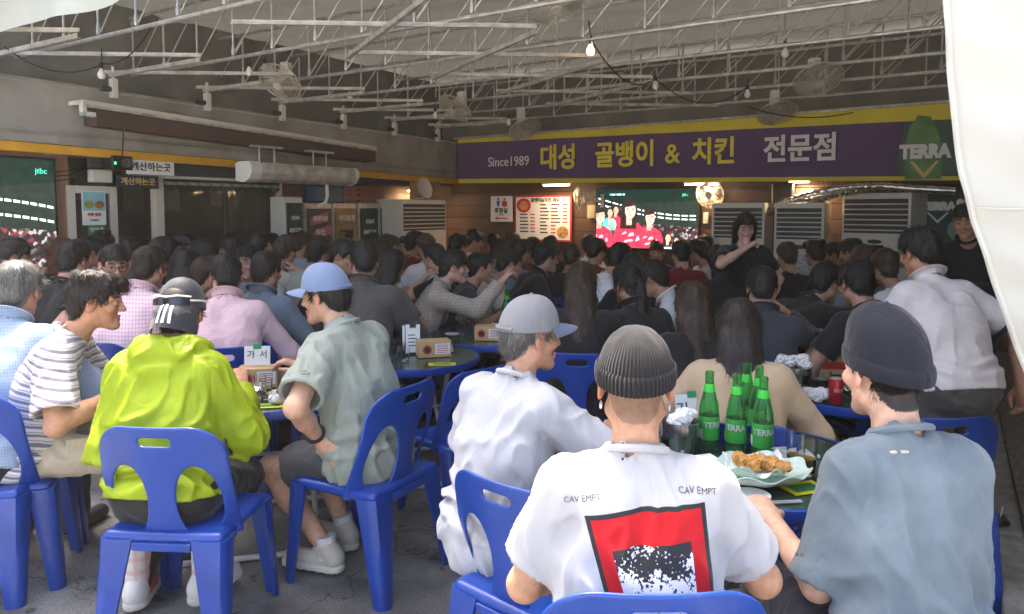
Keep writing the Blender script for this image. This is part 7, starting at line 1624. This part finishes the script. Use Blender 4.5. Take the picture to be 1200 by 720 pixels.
# middle rows
mid_rows = [
 ('person in black top turned sideways beside the stadium television', 14, 278, 5.7, -70, 'tee', 'black', 'short', 'black', {}),
 ('person with auburn hair raising a hand by the stadium television', 72, 277, 6.1, 30, 'tee', 'black', 'bob', 'auburn', dict(hl=(-.1, .3, 1.02), hs=.92)),
 ('person with white collar behind the black t-shirt by the door', 104, 276, 6.2, -20, 'tee', 'lblue', 'short', 'black', {}),
 ('person in black standing close to the ivory door', 119, 268, 6.8, -10, 'tee', 'black', 'short', 'black', {}),
 ('person in brown top between the door and the shop window', 152, 271, 6.6, 10, 'tee', 'dusk', 'short', 'dark', {}),
 ('person with long black hair beside the pink checked shirt', 192, 275, 6.0, -40, 'tee', 'black', 'long', 'black', dict(hs=.92)),
 ('person in profile with dark shirt before the shop window', 213, 271, 6.9, -85, 'shirt', 'charcoal', 'short', 'black', {}),
 ('person with long black hair and beige top before the shop window', 216, 291, 5.6, 6, 'tee', 'beige', 'long', 'black', dict(hs=.92)),
 ('person with long hair looking left before the shop window', 238, 281, 6.4, 75, 'tee', 'black', 'bob', 'black', dict(hs=.92, skin=(.5, .32, .23))),
 ('person in navy striped t-shirt behind the pink woven shirt', 243, 302, 5.2, -40, 'shirt', M_NST, 'short', 'black', dict(lean=26, hl=(-.2, .42, .9))),
 ('person in pale collar looking left before the notices', 268, 271, 7.2, 80, 'shirt', 'grey', 'short', 'black', {}),
 ('person in black with white collar line seen from behind', 301, 273, 7.0, 5, 'tee', 'black', 'short', 'black', {}),
 ('smiling person facing out before the shop window edge', 316, 274, 7.8, 172, 'tee', 'dgrey', 'short', 'black', dict(hs=.92)),
 ('person in beige polo with hand on the cheek', 334, 273, 6.4, -35, 'polo', 'beige', 'short', 'black', dict(hr_=(.14, .27, 1.0), er=(1, 0, -1))),
 ('person in sage t-shirt seen from behind before the fridges', 373, 275, 6.3, -22, 'tee', 'sage', 'short', 'black', {}),
 ('person in black t-shirt and glasses in profile before the fridges', 402, 281, 5.9, -80, 'tee', 'black', 'short', 'black', dict(glasses=True)),
 ('person in pale top before the dark green fridge poster', 437, 274, 8.2, 20, 'tee', 'sage', 'short', 'black', {}),
 ('person in profile before the last fridge', 455, 276, 7.6, -80, 'tee', 'grey', 'short', 'black', {}),
 ('person with long hair in brown grey t-shirt', 460, 293, 5.6, -30, 'tee', 'dusk', 'bob', 'black', dict(hs=.92)),
 ('person with bare shoulders facing out beside the corner air conditioner', 474, 278, 9.2, 172, 'tee', 'dusk', 'long', 'black', dict(hs=.9)),
 ('person in black with red collar beside the corner air conditioner', 487, 272, 8.2, -30, 'tee', 'red', 'short', 'black', {}),
 ('person in white top before the corner air conditioner', 499, 275, 7.4, 20, 'tee', 'white', 'short', 'black', {}),
 ('person in black with wristwatch resting the chin on a hand', 508, 286, 6.6, 60, 'tee', 'black', 'short', 'black', dict(hl=(-.08, .3, .98), skin=(.45, .26, .17))),
 ('person in white collar below the toilet sign', 556, 271, 9.4, -60, 'tee', 'white', 'short', 'black', {}),
 ('person in black close to the wall by the toilet sign', 578, 274, 9.8, 0, 'tee', 'black', 'short', 'black', {}),
 ('person in dark top below the toilet sign arrow', 600, 273, 9.2, -20, 'tee', 'charcoal', 'short', 'dark', {}),
 ('person in red shirt behind the black shirt and glasses', 624, 279, 7.6, -30, 'tee', 'red', 'short', 'black', {}),
 ('person in slate top behind the beige t-shirt', 611, 281, 7.2, -45, 'tee', 'bluegrey', 'short', 'black', {}),
 ('person in dark top in front of the menu board', 645, 277, 8.6, -20, 'tee', 'black', 'bob', 'black', dict(hs=.92)),
 ('person in black t-shirt seen from behind below the menu board', 670, 287, 6.9, -30, 'tee', 'black', 'short', 'black', {}),
 ('person in dark red jersey between menu board and television', 699, 280, 7.4, -35, 'tee', 'red', 'short', 'black', {}),
 ('person in white dress shirt in profile below the television', 727, 286, 6.4, -75, 'shirt', 'white', 'short', 'black', dict(hp=18)),
 ('person with black hair behind the tied black hair', 742, 298, 5.9, 0, 'tee', 'black', 'short', 'black', {}),
 ('person facing out with the back to the television', 770, 284, 8.3, 178, 'tee', 'charcoal', 'short', 'black', {}),
 ('person in dark red jersey seen from behind right of the television', 798, 283, 7.2, -5, 'tee', 'red', 'short', 'black', {}),
 ('person in pale top reaching out right of the television', 818, 282, 7.6, 50, 'tee', 'beige', 'short', 'black', {}),
 ('person with long black hair next to the standing drinker', 843, 289, 6.2, 10, 'tee', 'black', 'long', 'black', dict(hs=.92)),
 ('person in black shirt before the lime drink air conditioner', 923, 285, 6.6, -6, 'tee', 'black', 'short', 'black', {}),
 ('person in grey shirt before the lime drink air conditioner', 955, 282, 7.2, 20, 'shirt', 'grey', 'short', 'black', {}),
 ('person in pale grey shirt beside the sticker covered air conditioner', 976, 285, 7.6, 55, 'shirt', 'grey', 'short', 'black', {}),
 ('person with wavy brown hair behind the black t-shirt', 1013, 288, 5.6, 0, 'tee', 'bluegrey', 'bob', 'brown', {}),
 ('person with pale collar behind the white polo', 1038, 293, 5.3, 20, 'tee', 'white', 'short', 'black', {}),
 ('person in beige top beyond the charcoal shirt', 447, 281, 6.8, -40, 'tee', 'beige', 'short', 'dark', {}),
 ('person in grey top near the pointing person and the corner', 538, 276, 7.8, -45, 'tee', 'grey', 'short', 'black', {}),
 ('person in brown top behind the dark grey t-shirt', 585, 281, 7.8, -60, 'tee', 'dusk', 'short', 'black', {}),
 ('person in white top left of the television', 690, 276, 8.8, -20, 'tee', 'white', 'short', 'black', {}),
 ('person in white top right below the television corner', 826, 276, 8.8, 30, 'tee', 'white', 'short', 'black', {}),
 ('person in black beside the sticker covered air conditioner', 998, 281, 7.0, 25, 'tee', 'black', 'short', 'black', {}),
 ('person in black leaning by the stadium television', 44, 281, 6.8, -40, 'tee', 'charcoal', 'short', 'black', {}),
 ('person in pale blue top between shop window and fridges', 352, 272, 8.0, 0, 'tee', 'lblue', 'short', 'black', {}),
]
for (lb, px, py, D, fc, sh_, sm_, hr0, hc0, kw) in mid_rows: cr(lb, px, py, D, fc, sh_, sm_, hr0, hc0, 0, **kw)
print('PEOPLE', len(PEOPLE))

# ------------------------------------------------------------------ thin scattering volume added to imitate veiling glare and lift the blacks
hz = MB().box(-28, 28, -26, 26, -1, 9.5).build('glare_veil', None); tag(hz, kind='stuff')
hm = bpy.data.materials.new('glare_veil_volume'); hm.use_nodes = True; hn_ = hm.node_tree; hn_.nodes.clear()
ho = hn_.nodes.new('ShaderNodeOutputMaterial'); hv = hn_.nodes.new('ShaderNodeVolumePrincipled')
hv.inputs['Color'].default_value = (1, .93, .8, 1); hv.inputs['Density'].default_value = .0018; hv.inputs['Anisotropy'].default_value = .2
hn_.links.new(hv.outputs[0], ho.inputs['Volume']); hz.data.materials.append(hm)
